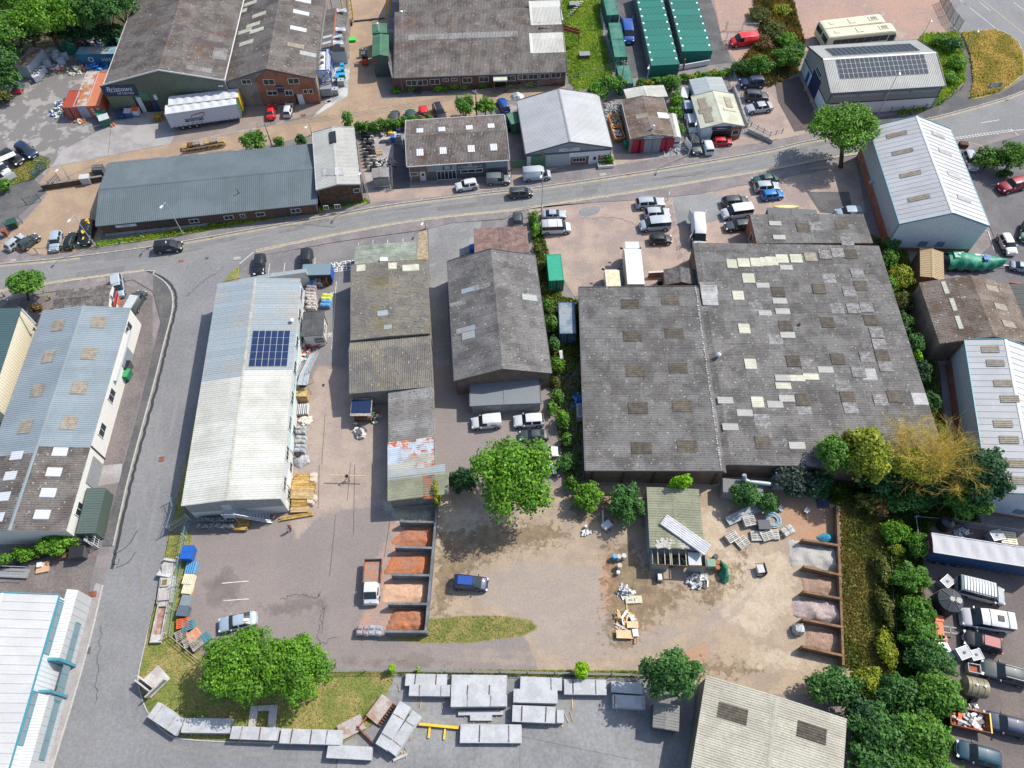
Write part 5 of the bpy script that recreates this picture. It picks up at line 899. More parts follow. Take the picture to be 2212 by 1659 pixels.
def vehicle(kd,pname,rear,front,lb_,name='car',cat='car',grp_=None,z=None,sc=None,rails=None,rf=None,h=.75,off=0):
 a,b=G(rear,h),G(front,h);d=b-a;c=(a+b)/2;L=prof(kd)[0];s=sc or min(1.18,max(.9,d.length/L))
 zz=gz(c.x,c.y) if z is None else z
 e=ety(name,(c.x,c.y,zz),lb_,cat,grp_,atan2(d.y,d.x));e.scale=(s,s,s);o=vmesh(kd,pname)
 for k in('body','windscreen','side_windowL','side_windowR','rear_window','wheel_arches','grille'):
  if k in o:link(k.rstrip('LR'),o[k][0],e,o[k][1])
 for tm,rm,M in o['wheels']:w=link('wheel',tm,e,M);link('rim',rm,w,Matrix())
 for k,nm in(('headlights','headlight'),('tail_lights','tail_light'),('mirrors','wing_mirror'),('plates','number_plate')):
  for me,M in o[k]:link(nm,me,e,M)
 L,Wd,H,st,*_=prof(kd)
 if rails:
  for s_ in(-1,1):
   rb=MB();rb.bar((-L*.36,s_*Wd*.33,H+.05),(L*.06,s_*Wd*.33,H+.05),.05);rb.bd('roof_rail',rails,e)
 if rf:
  rb=MB();rb.box((-L*.15,0,H+.045),(L*.40,Wd*.60,.02));rb.bd('roof_panel',rf,e)
 return e
V=vehicle;K={}
V('hatch','navy',(37,311),(77,339),'dark navy hatchback parked at the grass edge, nearest the orange containers');V('hatch','black',(9,329),(45,352),'black hatchback behind the white sign panel at the far left')
V('van','white',(-12,352),(14,373),'white van cut off by the left edge by the sign panels','van','van')
V('hatch','silver',(15,537),(49,508),'silver hatchback parked by the green bins at the left kerb fence');V('mini','slate',(43,536),(81,507),'grey and black small hatchback next to the silver hatchback by the left fence',rails=BK)
V('estate','ltblue',(124,500),(115,541),'pale blue estate car nose to the road fence',rails=LG);V('hatch','black',(145,535),(158,502),'black hatchback parked between the pale estate and the yellow-marked van')
e=V('suv','black',(194,480),(182,528),'black van with yellow splashes parked by the timber hall','van','van',sc=1.15)
for x,y,a_ in((.8,.0,.3),(.95,.25,-.4),(-1.2,.5,.2),(-1.5,.2,-.5),(-.9,.6,.9),(1.55,0,0)):
 bx(e,'yellow_splash',YL,(x,y,1.80 if x<1 else 1.17),(.55,.22,.02),a_)
e=V('mpv','black',(334,536),(394,530),'black taxi people carrier driving on the main road');bx(e,'roof_sign',WH,(0,0,1.80),(.12,.45,.1));bx(e,'door_sticker',GLASSL,(.2,-.93,.8),(.8,.02,.35))
V('mpv','ltblue',(252,597),(257,641),'pale blue pick-up with hard top by the stone tiled cottage','pickup_truck','pickup',rails=WH,rf=PT['silver'])
e=V('van','slate',(281,675),(307,629),'grey van with ladder-striped roof parked behind the shop sign wall','van','van')
bx(e,'pale_roof',LG,(-1.0,0,2.02),(2.9,1.5,.08))
for k in rj(7):bx(e,'roof_bar',WH,(-2.2+k*.4,0,2.08),(.08,1.45,.05))
V('hatch','black',(-28,668),(11,655),'black hatchback half off the left edge');V('van','black',(14,668),(50,682),'dark van with a yellow patch behind the cream clad unit','van','van',sc=1.0)
V('saloon','red',(584,254),(587,226),'bright red coupe parked in front of the brick office');V('hatch','white',(619,250),(625,222),'white hatchback parked by the red coupe at the brick office')
V('hatch','slate',(853,259),(853,248),'dark hatchback mostly hidden behind the hedge',sc=1.0);V('mini','dgreen',(889,256),(886,243),'sage green small car half hidden behind the hedge',sc=1.0);V('hatch','red',(914,237),(918,256),'bright red hatchback parked nose into the hedge',sc=1.0);V('suv','black',(945,233),(954,255),'black off-road car with pale roof bars behind the hedge',sc=1.05,rails=LG)
V('hatch','blue',(1092,236),(1083,216),'dark blue covered car at the end of the hedge',sc=1.0)
V('suv','white',(1032,396),(984,404),'white crossover parked outside the grey fronted shop',rails=LG);V('smallvan','grey',(1050,388),(1102,387),'dark grey small van parked outside the grey fronted shop','van','van')
V('highvan','silver',(1129,381),(1190,376),'silver high-roofed van on the forecourt of the white roofed unit','van','van')
V('mpv','slate',(1102,418),(1149,414),'dark grey people carrier driving on the main road',rails=LG)
e=V('van','blue',(1353,54),(1359,92),'bright blue van with rear doors open between green containers','van','van')
for s_ in(-1,1):bx(e,'rear_door',PT['blue'],(-2.9,s_*1.05,1.15),(.9,.05,1.5),s_*-.25)
V('van','red',(1634,86),(1577,92),'red roofed black van behind mesh fencing','van','van');V('suv','navy',(1651,178),(1598,180),'dark blue off-road car at the top of the railed parking row',rails=BK);V('suv','slate',(1607,208),(1660,209),'grey sports utility car in the middle of the railed parking row',rails=BK)
V('saloon','silver',(1667,229),(1611,236),'silver saloon at the bottom of the railed parking row')
V('van','white',(1478,205),(1475,224),'white van overgrown by bushes, furthest back of its row','van','van',sc=.9);V('smallvan','ltblue',(1484,231),(1487,251),'old pale flat-fronted van between bushes and garage','van','van',sc=.95);V('smallvan','white',(1492,259),(1497,282),'white van parked by the garage wall','van','van',sc=.95)
V('suv','slate',(1493,296),(1507,332),'dark green-grey off-road car parked at the roadside by the garage',rf=BK);V('smallvan','white',(1533,331),(1523,300),'small white van backed towards the road by the garage','van','van');V('hatch','red',(1540,305),(1582,304),'bright red hatchback in front of the garage opening')
V('hatch','silver',(2088,328),(2103,366),'silver hatchback parked east of the tall white unit');V('suv','maroon',(2222,392),(2152,410),'maroon pick-up at the right edge','pickup_truck','pickup')
V('saloon','dgreen',(1680,383),(1626,391),'dark green saloon, furthest back of the three by the weeds');V('hatch','silver',(1630,405),(1683,402),'silver hatchback between the green saloon and the blue hatchback');V('hatch','brblue',(1645,423),(1692,418),'bright blue hatchback nearest the big grey roof')
V('hatch','slate',(1118,463),(1119,495),'dark green car half hidden behind the lichen roofed store',sc=1.0);V('saloon','ltblue',(1170,463),(1223,462),'pale blue saloon nearest the road by the white crew van');e=V('combi','white',(1169,494),(1233,491),'white crew van with roof bars by the young ivy hedge','van','van')
for k in(-1.4,.2):bx(e,'roof_bar',LG,(k,0,2.03),(.07,1.7,.06))
V('estate','silver',(1374,440),(1436,436),'silver estate car nearest the road in the post-railed row',rails=LG);V('hatch','silver',(1392,462),(1447,459),'pale silver hatchback between the estate and the camper van');V('combi','silver',(1447,483),(1382,488),'silver camper van in the post-railed row','van','van');V('mini','black',(1403,517),(1451,516),'small black hatchback nearest the long box lorry')
e=V('highvan','white',(1504,470),(1511,541),'long white van with its doors open','van','van',sc=1.12)
for s_ in(-1,1):bx(e,'rear_door',PT['white'],(-3.1,s_*1.12,1.3),(.9,.05,1.9),s_*-.35)
bx(e,'cab_door',PT['white'],(1.35,-1.25,1.1),(1.0,.06,1.4),-.6)
V('hatch','slate',(1561,437),(1616,433),'grey hatchback at the back of the three by the brick gable');V('combi','white',(1623,455),(1560,463),'white people carrier van between two grey cars','van','van');V('estate','slate',(1624,484),(1566,489),'dark grey estate car touching the brick gable')
V('smallvan','ltblue',(1842,460),(1820,460),'pale van roof just showing behind the big grey roof','van','van',sc=.95);V('mini','white',(2164,507),(2187,549),'small white city car by the covered boat');V('suv','dgreen',(2222,482),(2212,520),'dark green car cut off by the right edge');V('saloon','ltblue',(2188,572),(2235,582),'pale blue car behind the boat trailer at the right edge')
e=V('smallvan','white',(1083,909),(1018,915),'white small van parked in front of the blockwork annexe','van','van')
bx(e,'door_graphic',PT['maroon'],(-1.0,.93,1.2),(.9,.02,.25))
V('suv','white',(1175,907),(1109,911),'white sports hatchback by the small white van',sc=.98);V('saloon','slate',(1185,938),(1122,941),'dark saloon under the sycamore branches');V('hatch','white',(1147,978),(1206,975),'white car mostly hidden beneath the sycamore');V('hatch','silver',(1145,1012),(1195,1012),'silver car nearest the sycamore trunk',sc=1.)
V('hatch','black',(562,553),(559,590),'black hatchback in the white-lined bays behind the solar workshop',sc=1.05);V('suv','black',(663,545),(660,584),'black car right of the other black one in the lined bays',sc=1.05);V('mpv','navy',(977,1256),(1056,1263),'dark blue people carrier alone on the gravel yard',rf=PT['blue'],sc=.98);V('saloon','ltblue',(556,1334),(471,1352),'pale silver-blue coupe by the twin trees',sc=1.03)
e=V('combi','silver',(2060,1264),(2171,1292),'silver camper with a ribbed white roof by the blue trailer','van','van')
for k in rj(11):bx(e,'roof_slat',WH,(-2.1+k*.3,0,2.02),(.2,1.5,.07))
e=V('combi','white',(2188,1350),(2067,1331),'white camper van with a square roof hatch','van','van');bx(e,'roof_hatch',GLASS,(-.9,0,2.04),(.6,.6,.08))
for k in(.1,-1.7):bx(e,'roof_bar',LG,(k,0,2.03),(.08,1.7,.06))
e=V('mini','black',(2171,1400),(2072,1374),'small black car with a crimson roof at the right',rf=PT['maroon'])
V('estate','slate',(2222,1468),(2117,1440),'charcoal estate car behind the water containers',rails=LG);V('estate','navy',(2228,1580),(2122,1552),'dark navy estate car by the rusty skip');V('hatch','teal',(2168,1646),(2058,1614),'dark teal car nearest the bottom edge')
def frame(px0,px1,h):
 a,b=G(px0,h),G(px1,h);d=b-a;return Vc(((a+b).x/2,(a+b).y/2,0)),atan2(d.y,d.x),d.length
def wheelset(e,xs,hw,r=.5):
 for x in xs:
  for s in(-1,1):
   b=MB();b.cone((x,s*(hw-.15),r),(x,s*(hw+.02),r),r,r,16);w=b.bd('wheel',TYRE,e);b=MB();b.cone((x,s*(hw-.1),r),(x,s*(hw+.03),r),r*.5,r*.45,10);b.bd('rim',RIM,w)
def trailer(rear,front,h,lb_,side,roofm,endm,wd=2.55,text_=None,z=.06):
 c,rz,L=frame(rear,front,h);e=ety('lorry_trailer',(c.x,c.y,z),lb_,'lorry trailer',None,rz);x0,x1=-L/2,L/2
 n=28;b=MB();v=[]
 for i in rj(n+1):
  x=x0+L*i/n
  for j in rj(7):
   y=-wd/2+wd*j/6;v.append((x,y,h-z+.14*sin(i*1.7+j*.35)*(0<j<6)*sin(pi*j/6)))
 b.add(v,[(i*7+j,(i+1)*7+j,(i+1)*7+j+1,i*7+j+1) for i in rj(n) for j in rj(6)]);b.bd('roof_sheet',roofm,e,True)
 b=MB();m=40
 for s in(-1,1):
  v=[]
  for i in rj(m+1):
   x=x0+L*i/m
   for zz_ in(.95,1.5,h-z):v.append((x,s*(wd/2+.015*sin(i*2.3)),zz_))
  q=MB();q.add(v,[(i*3+j,(i+1)*3+j,(i+1)*3+j+1,i*3+j+1) for i in rj(m) for j in rj(2)]);q.bd('side_curtain',side,e)
  for k in rj(15):bx(e,'strap',BK,(x0+.6+k*(L-1.2)/14,s*(wd/2+.03),1.0),(.06,.03,.5))
  bx(e,'roof_rail',LG,(0,s*wd/2,h-z+.02),(L,.1,.12))
 for x,mt in((x0,endm[0]),(x1,endm[1])):bx(e,'end_panel',mt,(x,0,(h+.9-z)/2),(.08,wd,h-.9-z))
 bx(e,'chassis',DG,(0,0,.85),(L,wd*.95,.2));wheelset(e,(x0+2.0,x0+3.3,x0+4.6),wd/2-.05);
 for s in(-.8,.8):bx(e,'landing_leg',DG,(x1-2.6,s,.42),(.2,.15,.75))
 return e,L
SILK=mk('silver_curtain',(.46,.48,.52),.5,fi=.04);e,L=trailer((356.5,238),(511,216),4.0,'grey curtain-sided lorry trailer with a large dark logo, nearest the lane',SILK,mk('silver_tilt',(.50,.52,.54),.5,fi=.05),(SILK,MGRN))
for t_,sz,x,z_,mt in(('animal',1.35,-1.9,2.15,pn('logo_navy',(.015,.025,.06))),('L O G I S T I C S',.33,-1.6,1.35,pn('logo_grey',(.12,.10,.12)))):
 o=text('logo',t_,sz,Matrix(),mt,None,bold=.02 if sz>1 else 0);o.parent=e;o.matrix_local=MT((x,-1.32,z_))@RX
b=MB();pr=sml([Vc((-2.3,2.85)),Vc((-1.1,3.15)),Vc((.1,3.3)),Vc((.2,2.95)),Vc((.1,2.6))],6)
for i in rj(len(pr)-1):b.bar((pr[i].x,-1.32,pr[i].y),(pr[i+1].x,-1.32,pr[i+1].y),.02,.10+.12*i/len(pr))
b.bd('logo_swoosh',pn('logo_crimson',(.30,.01,.05)),e)
trailer((364,219),(515,201),4.1,'pale curtain-sided lorry trailer with yellow ends, nearest the green warehouse',mk('yellow_grey_curtain',(.55,.40,.05),.5),mk('silver_tilt',(.5,.5,.5)),(YL,YL))
NVC=mk('navy_curtain',(.012,.05,.13),.5,fi=.05);e,L=trailer((2014,1172),(2262,1211),3.9,'long dark blue curtain-sided trailer with a rippled silver roof',NVC,mk('ripple_tilt',(.40,.40,.42),.7,fi=.03),(pn('purple_front',(.09,.01,.06)),NVC));e.rotation_euler.z+=0
o=text('lettering','ANS',.62,Matrix(),pn('gold_letters',(.55,.25,.08)),None,bold=.01);o.parent=e;o.matrix_local=MT((-L/2-.06,0,2.9))@MR(-pi/2,4,'Z')@RX
def coach(rear,front,lb_,h=3.5,wd=2.9):
 c,rz,L=frame(rear,front,h);e=ety('coach',(c.x,c.y,.09),lb_,'coach','cream coaches parked on the red waste ground',rz);x0,x1=-L/2,L/2;P=PT['cream']
 st=[(x0,.94,.5,h-.7),(x0+.15,1,.35,h-.12),(x0+.6,1,.35,h),(0,1,.35,h),(x1-1.6,1,.35,h),(x1-.7,1,.35,h-.15),(x1-.2,.97,.35,h-.9),(x1,.90,.5,1.5)]
 b=MB();v=[]
 for x,w_,zb,zt in st:
  y=wd/2*w_;v+=[(x,-y,zb),(x,-y,zt-.25),(x,-y*.9,zt-.03),(x,0,zt+.04),(x,y*.9,zt-.03),(x,y,zt-.25),(x,y,zb)]
 n=len(st);b.add(v,[(i*7+j,i*7+j+1,(i+1)*7+j+1,(i+1)*7+j)[::-1] for i in rj(n-1) for j in rj(6)]+[tuple(rj(7)),tuple((n-1)*7+j for j in rj(6,-1,-1))]);b.bd('body',P,e,False)
 for s in(-1,1):
  k=7
  for i in rj(k):q=MB();w_=(L-3.4)/k;q.box((x0+1.3+w_*(i+.5),s*wd/2,2.15),(w_-.06,.06,1.15));q.bd('window',GLASS,e)
  bx(e,'cab_window',GLASS,(x1-1.2,s*wd/2*.995,1.9),(1.4,.08,1.5))
  br(e,'wing_mirror',P,(x1-.2,s*wd/2,2.9),(x1+.5,s*(wd/2+.35),2.7),.12)
 bx(e,'windscreen',GLASS,(x1-.32,0,2.15),(.1,wd*.86,1.5),0,0,-.35);bx(e,'rear_window',GLASS,(x0-.0,0,2.3),(.1,wd*.8,1.1))
 for x,l_,w_ in((x0+2.2,1.0,.8),(-.2+x0*.05,1.3,1.5),(x1-2.9,2.0,1.2)):bx(e,'roof_unit',P,(x,0,h+.06),(l_,w_,.14))
 for k in rj(4):bx(e,'roof_vent',DG,(x1-3.4+k*.35,0,h+.15),(.16,.9,.04))
 wheelset(e,(x0+2.9,x0+4.1,x1-2.8),wd/2-.02)
 o=text('lettering','MD',.95,Matrix(),DGREEN,None,shear=.2,bold=.02);o.parent=e;o.matrix_local=MT((-.6,-wd/2-.04,1.05))@RX;o=text('lettering','COACHES',.55,Matrix(),DGREEN,None);o.parent=e;o.matrix_local=MT((1.9,-wd/2-.04,1.12))@RX
coach(tD(460,215),tD(1020,150),'cream coach standing further from the solar roofed unit');coach(tD(505,290),tD(1115,228),'cream coach with green lettering, right behind the solar roofed unit')
def ctn(p0,p1,lb_,mat,roofm=None,h=2.6,wd=2.44,L=None,grp_=None,doors=None,name='shipping_container',cat='container',z=.08,roof_tag=None):
 c,rz,l_=frame(p0,p1,h+z);L=L or l_;e=ety(name,(c.x,c.y,z),lb_,cat,grp_,rz);n=int(L/.28)
 for s in(-1,1):
  b=MB();v=[]
  for i in rj(n):
   for t,d in((0,0),(.3,0),(.5,-.04),(.8,-.04)):x=-L/2+L*(i+t)/n;y=s*(wd/2+d);v+=[(x,y,.15),(x,y,h-.08)]
  v+=[(L/2,s*wd/2,.15),(L/2,s*wd/2,h-.08)];m=len(v)//2;b.add(v,[(2*i,2*i+2,2*i+3,2*i+1)[::1 if s<0 else-1] for i in rj(m-1)]);b.bd('side_wall',mat,e)
 b=MB();v=[]
 for i in rj(n):
  for t,d in((0,0),(.3,0),(.5,-.025),(.8,-.025)):x=-L/2+L*(i+t)/n;v+=[(x,-wd/2+.06,h-.02+d),(x,wd/2-.06,h-.02+d)]
 v+=[(L/2,-wd/2+.06,h-.02),(L/2,wd/2-.06,h-.02)];m=len(v)//2;b.add(v,[(2*i,2*i+2,2*i+3,2*i+1) for i in rj(m-1)]);b.bd('roof',roofm or mat,e)
 for x in(-L/2,L/2):
  b=MB()
  for y in(-wd/2,wd/2):b.box((x,y,h/2),(.14,.14,h))
  for zz_ in(.08,h-.05):b.box((x,0,zz_),(.12,wd,.14))
  b.bd('end_frame',mat,e)
 b=MB()
 for s in(-1,1):b.box((0,s*wd/2,h-.04),(L-.2,.1,.1));b.box((0,s*wd/2,.08),(L-.2,.1,.14))
 b.bd('side_rail',mat,e)
 for x,dm in((-L/2,doors if doors is not None else mat),(L/2,mat)):
  for s in(-1,1):bx(e,'door',dm,(x*.995,s*wd/4,h/2),(.06,wd/2-.1,h-.2))
  for y in(-.75,-.35,.35,.75):bx(e,'lock_bar',GV,(x*1.0+(.05 if x>0 else-.05),y,h/2),(.04,.05,h-.3))
 bx(e,'floor',DG,(0,0,.1),(L-.1,wd-.1,.1))
 return e,L
RUSTROOF=mk('rusted_pale_roof',(.42,.40,.38),.85,k2=(.36,.16,.07),sc=.7,lo=.42,hi=.56,fi=.15);OR=pn('container_orange',(.50,.11,.05),.7);ORD=pn('container_red',(.32,.055,.03),.7)
CB=mk('container_blue',(.02,.16,.27),.7,k2=(.03,.12,.2),sc=.5,fi=.08);CGR=mk('container_green',(.012,.15,.115),.55,fi=.05,ov_=.1);CBD=mk('container_navy',(.03,.07,.12),.65,k2=(.10,.16,.22),sc=.3,fi=.08)
c_=lambda a,b:((a[0]+b[0])/2,(a[1]+b[1])/2)
e,L=ctn(tA(800,915),tA(895,625),'orange shipping container nearest the green warehouse',OR,mk('orange_roof',(.52,.16,.08),.7,k2=(.45,.2,.1),sc=.8));
o=text('lettering','NYK',1.2,Matrix(),WH,None);o.parent=e;o.matrix_local=MT((L*.18,-1.27,1.3))@RX
for i,j in((0,0),(0,1),(0,2),(1,0),(1,1),(1,2)):bx(e,'sticker',WH,(-L/2-.08,-.7+i*1.1,.9+j*.5),(.02,.45,.28))
ctn(tA(690,915),tA(805,617),'rust-streaked pale roofed container between two orange ones',pn('pale_blue_steel',(.38,.42,.48),.7),RUSTROOF,doors=pn('pale_blue_steel',(.38,.42,.48)))
ctn(tA(590,928),tA(655,782),'dark red short container at the west of the row',ORD,ORD)
e,L=ctn(tA(670,436),tA(1190,430),'blue shipping container with white letters under the trees',CB,mk('rusty_blue_roof',(.16,.30,.36),.8,k2=(.35,.27,.20),sc=.6,lo=.45,hi=.6,fi=.15))
o=text('lettering','HANJIN',1.1,Matrix(),WH,None,bold=.01);o.parent=e;o.matrix_local=MT((.5,-1.27,1.35))@RX
b=MB();b.cone((-3.6,-1.24,1.4),(-3.6,-1.28,1.4),.55,.55,18);b.cone((-3.6,-1.28,1.4),(-3.6,-1.29,1.4),.38,.38,18,1);b.bd('emblem',[WH,CB],e)
ctn(tA(180,570),tA(315,415),'pale grey container with rust stained roof by the woods',pn('grey_blue_steel',(.40,.43,.45),.75),RUSTROOF,wd=2.6)
e,L=ctn(tG(360,540),tG(385,762),'bright green lorry body container in the car park',pn('lorry_green',(.015,.25,.15),.5),pn('lorry_green2',(.02,.30,.18),.5),wd=2.3)
for y in(-.8,.8):bx(e,'reflector',OG,(L/2*(-1 if 0 else 1),y,.5),(.2,.3,.16))
ctn(tG(470,955),tG(483,1222),'dark navy shipping container by the ivy strip',CBD,mk('weathered_navy_roof',(.13,.20,.26),.7,k2=(.25,.28,.30),sc=.35,lo=.45,hi=.55,fi=.08))
def lerp(a,b,t):return(a[0]+(b[0]-a[0])*t,a[1]+(b[1]-a[1])*t)
def crow(A0,A1,B0,B1,n,wlab,h=2.75,z=.08,ext=2):
 a0,a1,b0,b1=(G(p,h+z) for p in(A0,A1,B0,B1));wa=(a1-a0).xy.length
 stp=2.44;m=int(min((a1-a0).length,(b1-b0).length)/stp)+ext;da=(a1-a0).normalized()*stp;db=(b1-b0).normalized()*stp;L=(b0-a0).length
 c_=(a0+b0)/2;rz=atan2((b0-a0).y,(b0-a0).x);d=((da+db)/2)
 ords=['nearest the ramp','second from the ramp','third from the ramp','fourth from the ramp','fifth from the ramp','sixth from the ramp','seventh from the ramp','eighth from the ramp','ninth from the ramp','tenth from the ramp','eleventh from the ramp','twelfth from the ramp']
 src=None
 for i in rj(m):
  p=c_+d*(i+.5)
  lab='green storage container '+ords[min(i,11)]+' in '+wlab
  if src is None:
   q=G((1000,800));src=ety('storage_container',(p.x,p.y,z),lab,'container','green self storage containers in two long rows',rz);n_=int(L/.28)
   mb=MB();v=[]
   for k in rj(n_):
    for t,dd in((0,0),(.3,0),(.5,-.04),(.8,-.04)):x=-L/2+L*(k+t)/n_;v+=[(x,-1.2,h-.02+dd),(x,1.2,h-.02+dd)]
   v+=[(L/2,-1.2,h-.02),(L/2,1.2,h-.02)];mb.add(v,[(2*k,2*k+2,2*k+3,2*k+1) for k in rj(len(v)//2-1)]);mb.bd('roof',CGR,src)
   mb=MB()
   for s in(-1,1):
    v=[]
    for k in rj(n_):
     for t,dd in((0,0),(.3,0),(.5,-.03),(.8,-.03)):x=-L/2+L*(k+t)/n_;v+=[(x,s*(1.2+dd),0),(x,s*(1.2+dd),h-.05)]
    mb.add(v,[(2*k,2*k+2,2*k+3,2*k+1) for k in rj(len(v)//2-1)])
   mb.bd('side_wall',CGR,src)
   for s in(-1,1):
    for y in(-.6,.6):mb=MB();mb.box((s*L/2,y,h/2),(.06,1.14,h-.1));mb.bd('door',MDGRN,src)
    for y in(-.9,-.35,.35,.9):mb=MB();mb.box((s*(L/2+.05),y,h/2),(.04,.05,h-.4));mb.bd('lock_bar',GV,src)
    mb=MB();mb.box((s*(L/2-.35),.6,h+.0),(.35,.6,.02));mb.bd('white_roof_mark',WH,src)
  else:
   o=src.copy();COL.objects.link(o);o.location=(p.x,p.y,z);o['label']=lab
   for ch in src.children:
    k=ch.copy();COL.objects.link(k);k.parent=o
crow(tC(1204,567),tC(1062,-60),tC(1448,553),tC(1295,-60),8,'the western row')
crow(tC(1472,443),tC(1362,0),tC(1733,437),tC(1600,0),8,'the eastern row')
CGP=mk('container_green_single',(.015,.13,.095),.6,k2=(.06,.19,.14),sc=.5,fi=.06)
ctn(tC(825,-70),tC(873,128),'green container with an open door, furthest back by the grass field',CGP);ctn(tC(887,198),tC(912,335),'green container second in the line by the blue van',CGP);ctn(tC(912,340),tC(943,490),'green container third in the line, with doors facing the gap',CGP);ctn(tC(958,566),tC(993,722),'green container nearest the bushes at the foot of the line',CGP)
def boxlorry(rear,front,h,wd,lb_,roofm,cab=True,boxL=None):
 c,rz,L=frame(rear,front,h);e=ety('box_lorry',(c.x,c.y,.08),lb_,'lorry',None,rz);bl_=L*(.82 if cab else.85);xb=-L/2+bl_/2
 bx(e,'box_body',PT['cream'],(xb,0,(h+.9)/2),(bl_,wd,h-.9));bx(e,'box_roof',roofm,(xb,0,h+.01),(bl_-.06,wd-.06,.03))
 b=MB();
 for s in(-1,1):b.box((xb,s*wd/2,h),(bl_+.04,.08,.08))
 b.bd('roof_edge',WH,e);bx(e,'rear_shutter',LG,(-L/2,0,h/2+.4),(.1,wd-.2,h-1.1))
 x1=L/2;b=MB();cl=L*.16
 b.add([(x1-cl,-wd*.46,.4),(x1,-wd*.46,.4),(x1,-wd*.46,1.5),(x1-.25,-wd*.43,2.5),(x1-cl,-wd*.43,2.6),(x1-cl,wd*.46,.4),(x1,wd*.46,.4),(x1,wd*.46,1.5),(x1-.25,wd*.43,2.5),(x1-cl,wd*.43,2.6)],[(0,1,2,3,4),(9,8,7,6,5),(0,5,6,1),(1,6,7,2),(2,7,8,3),(3,8,9,4),(4,9,5,0)]);b.bd('cab',PT['white'],e)
 bx(e,'windscreen',GLASS,(x1-.1,0,2.0),(.06,wd*.82,.85),0,0,-.25);bx(e,'wind_deflector',PT['white'],(x1-cl*.5,0,h-.05),(cl*1.0,wd*.86,.08)) if h>3.2 else None
 for s in(-1,1):br(e,'wing_mirror',BK,(x1-.1,s*wd*.5,2.3),(x1+.1,s*(wd*.5+.4),2.3),.12,.35)
 bx(e,'chassis',DG,(0,0,.7),(L*.95,wd*.5,.3));wheelset(e,(-L/2+1.6,L/2-1.2),wd/2-.05,.45);return e
boxlorry(tG(1072,800),tG(1035,432),3.9,2.6,'long white box lorry in the car park, rear shutter to the big roof',mk('cream_grp_roof',(.66,.63,.55),.5,fi=.03));boxlorry(tG(880,838),tG(860,645),3.0,2.2,'short box lorry with a panelled cream roof by the long one',mk('panel_roof',(.62,.58,.38),.6,k2=(.5,.46,.3),sc=1,fi=.05))
c,rz,L=frame((806,1206),(799,1303),1.5);e=ety('tipper_truck',(c.x,c.y,.09),'white cabbed tipper truck with a brown empty bed by the sand bays','truck',None,rz)
bx(e,'bed_floor',mk('worn_bed',(.34,.17,.10),.8,k2=(.26,.2,.18),sc=1.5),(-L*.22,0,1.0),(L*.52,2.15,.08))
for s in(-1,1):bx(e,'side_board',RUST,(-L*.22,s*1.1,1.2),(L*.52,.08,.45))
for x in(-L*.48,L*.04):bx(e,'end_board',DG,(x,0,1.25),(.1,2.25,.5))
b=MB();v=[]
for x,w_,z0,z1 in((L*.06,.92,.4,1.95),(L*.12,.95,.35,2.05),(L*.28,.95,.35,2.0),(L*.40,.97,.35,1.25),(L*.485,.93,.35,1.05),(L*.5,.86,.4,.7)):v+=[(x,-w_,z0),(x,-w_,(z0+z1)*.55),(x,-w_*.82,z1),(x,0,z1+.03),(x,w_*.82,z1),(x,w_,(z0+z1)*.55),(x,w_,z0)]
b.add(v,[(i*7+j,i*7+j+1,(i+1)*7+j+1,(i+1)*7+j)[::-1] for i in rj(5) for j in rj(6)]+[tuple(rj(7)),tuple(35+j for j in rj(6,-1,-1))]);b.bd('cab',PT['white'],e,False)
b=MB();b.add([(L*.285,-.74,2.02),(L*.285,.74,2.02),(L*.40,.80,1.31),(L*.40,-.80,1.31)],[(0,1,2,3)[::-1]]);o=b.bd('windscreen',GLASS,e);o.location=(.03,0,.02)
for s in(-1,1):bx(e,'side_window',GLASS,(L*.25,s*.93,1.45),(.9,.06,.45));bx(e,'wing_mirror',BK,(L*.38,s*1.12,1.3),(.12,.2,.22));bx(e,'headlight',HL,(L*.47,s*.72,.85),(.2,.3,.15),0,0,.4)
cn(e,'badge',BLUE,(L*.455,0,1.10),(L*.455,0,1.13),.14,.14,12);wheelset(e,(-L*.27,L*.36),.98,.36)
c,rz,L=frame(tH(1545,590),tH(2040,610),1.2);e=ety('boat',(c.x,c.y,.09),'motor boat under a green tarpaulin on a trailer','boat',None,rz)
b=MB();v=[];n=26;m=13
for i in rj(n+1):
 t=i/n;x=-L/2+L*t;w_=1.5*min(1,(1-t)*2.3+.05)**.6*(.9+.1*sin(i*1.3));top=1.8+.5*math.exp(-((t-.25)/.15)**2)
 for j in rj(m+1):
  a=pi*j/m;v.append((x,w_*cos(a)*1.08,max(.25,.35+(top-.35)*max(0,sin(a))**.6+.06*sin(i*2.1+j*1.9))))
b.add(v,[(i*(m+1)+j,i*(m+1)+j+1,(i+1)*(m+1)+j+1,(i+1)*(m+1)+j) for i in rj(n) for j in rj(m)]);b.bd('tarpaulin',mk('green_tarp',(.01,.19,.11),.5,k2=(.03,.26,.17),sc=1.5),e,True)
bx(e,'cabin_top',mk('pale_green_cover',(.16,.45,.30),.5),(-L*.34,.25,2.25),(1.6,1.3,.25));cn(e,'roof_dome',WH,(-L*.34,.3,2.38),(-L*.34,.3,2.55),.22,.18,12)
b=MB();b.add([(-L*.1,-.7,1.9),(L*.28,-.5,1.75),(L*.28,.6,1.85),(-L*.02,1.0,1.95)],[(0,1,2,3)]);b.bd('foredeck',WH,e);e.children[-1].location.z=.22
b=MB()
for k in rj(30):b.box((L*.13+unf(-.35,.35),unf(-.5,.5),2.15+unf(0,.15)),(.5,.25,.12),unf(0,3))
tag(b.bd('blue_cloth',BLUE,e),kd='stuff');b=MB();b.bar((L/2-.8,0,.5),(L/2+1.6,0,.45),.1);b.box((L/2+1.5,0,.3),(.25,.6,.5));b.bd('trailer_frame',GV,e)
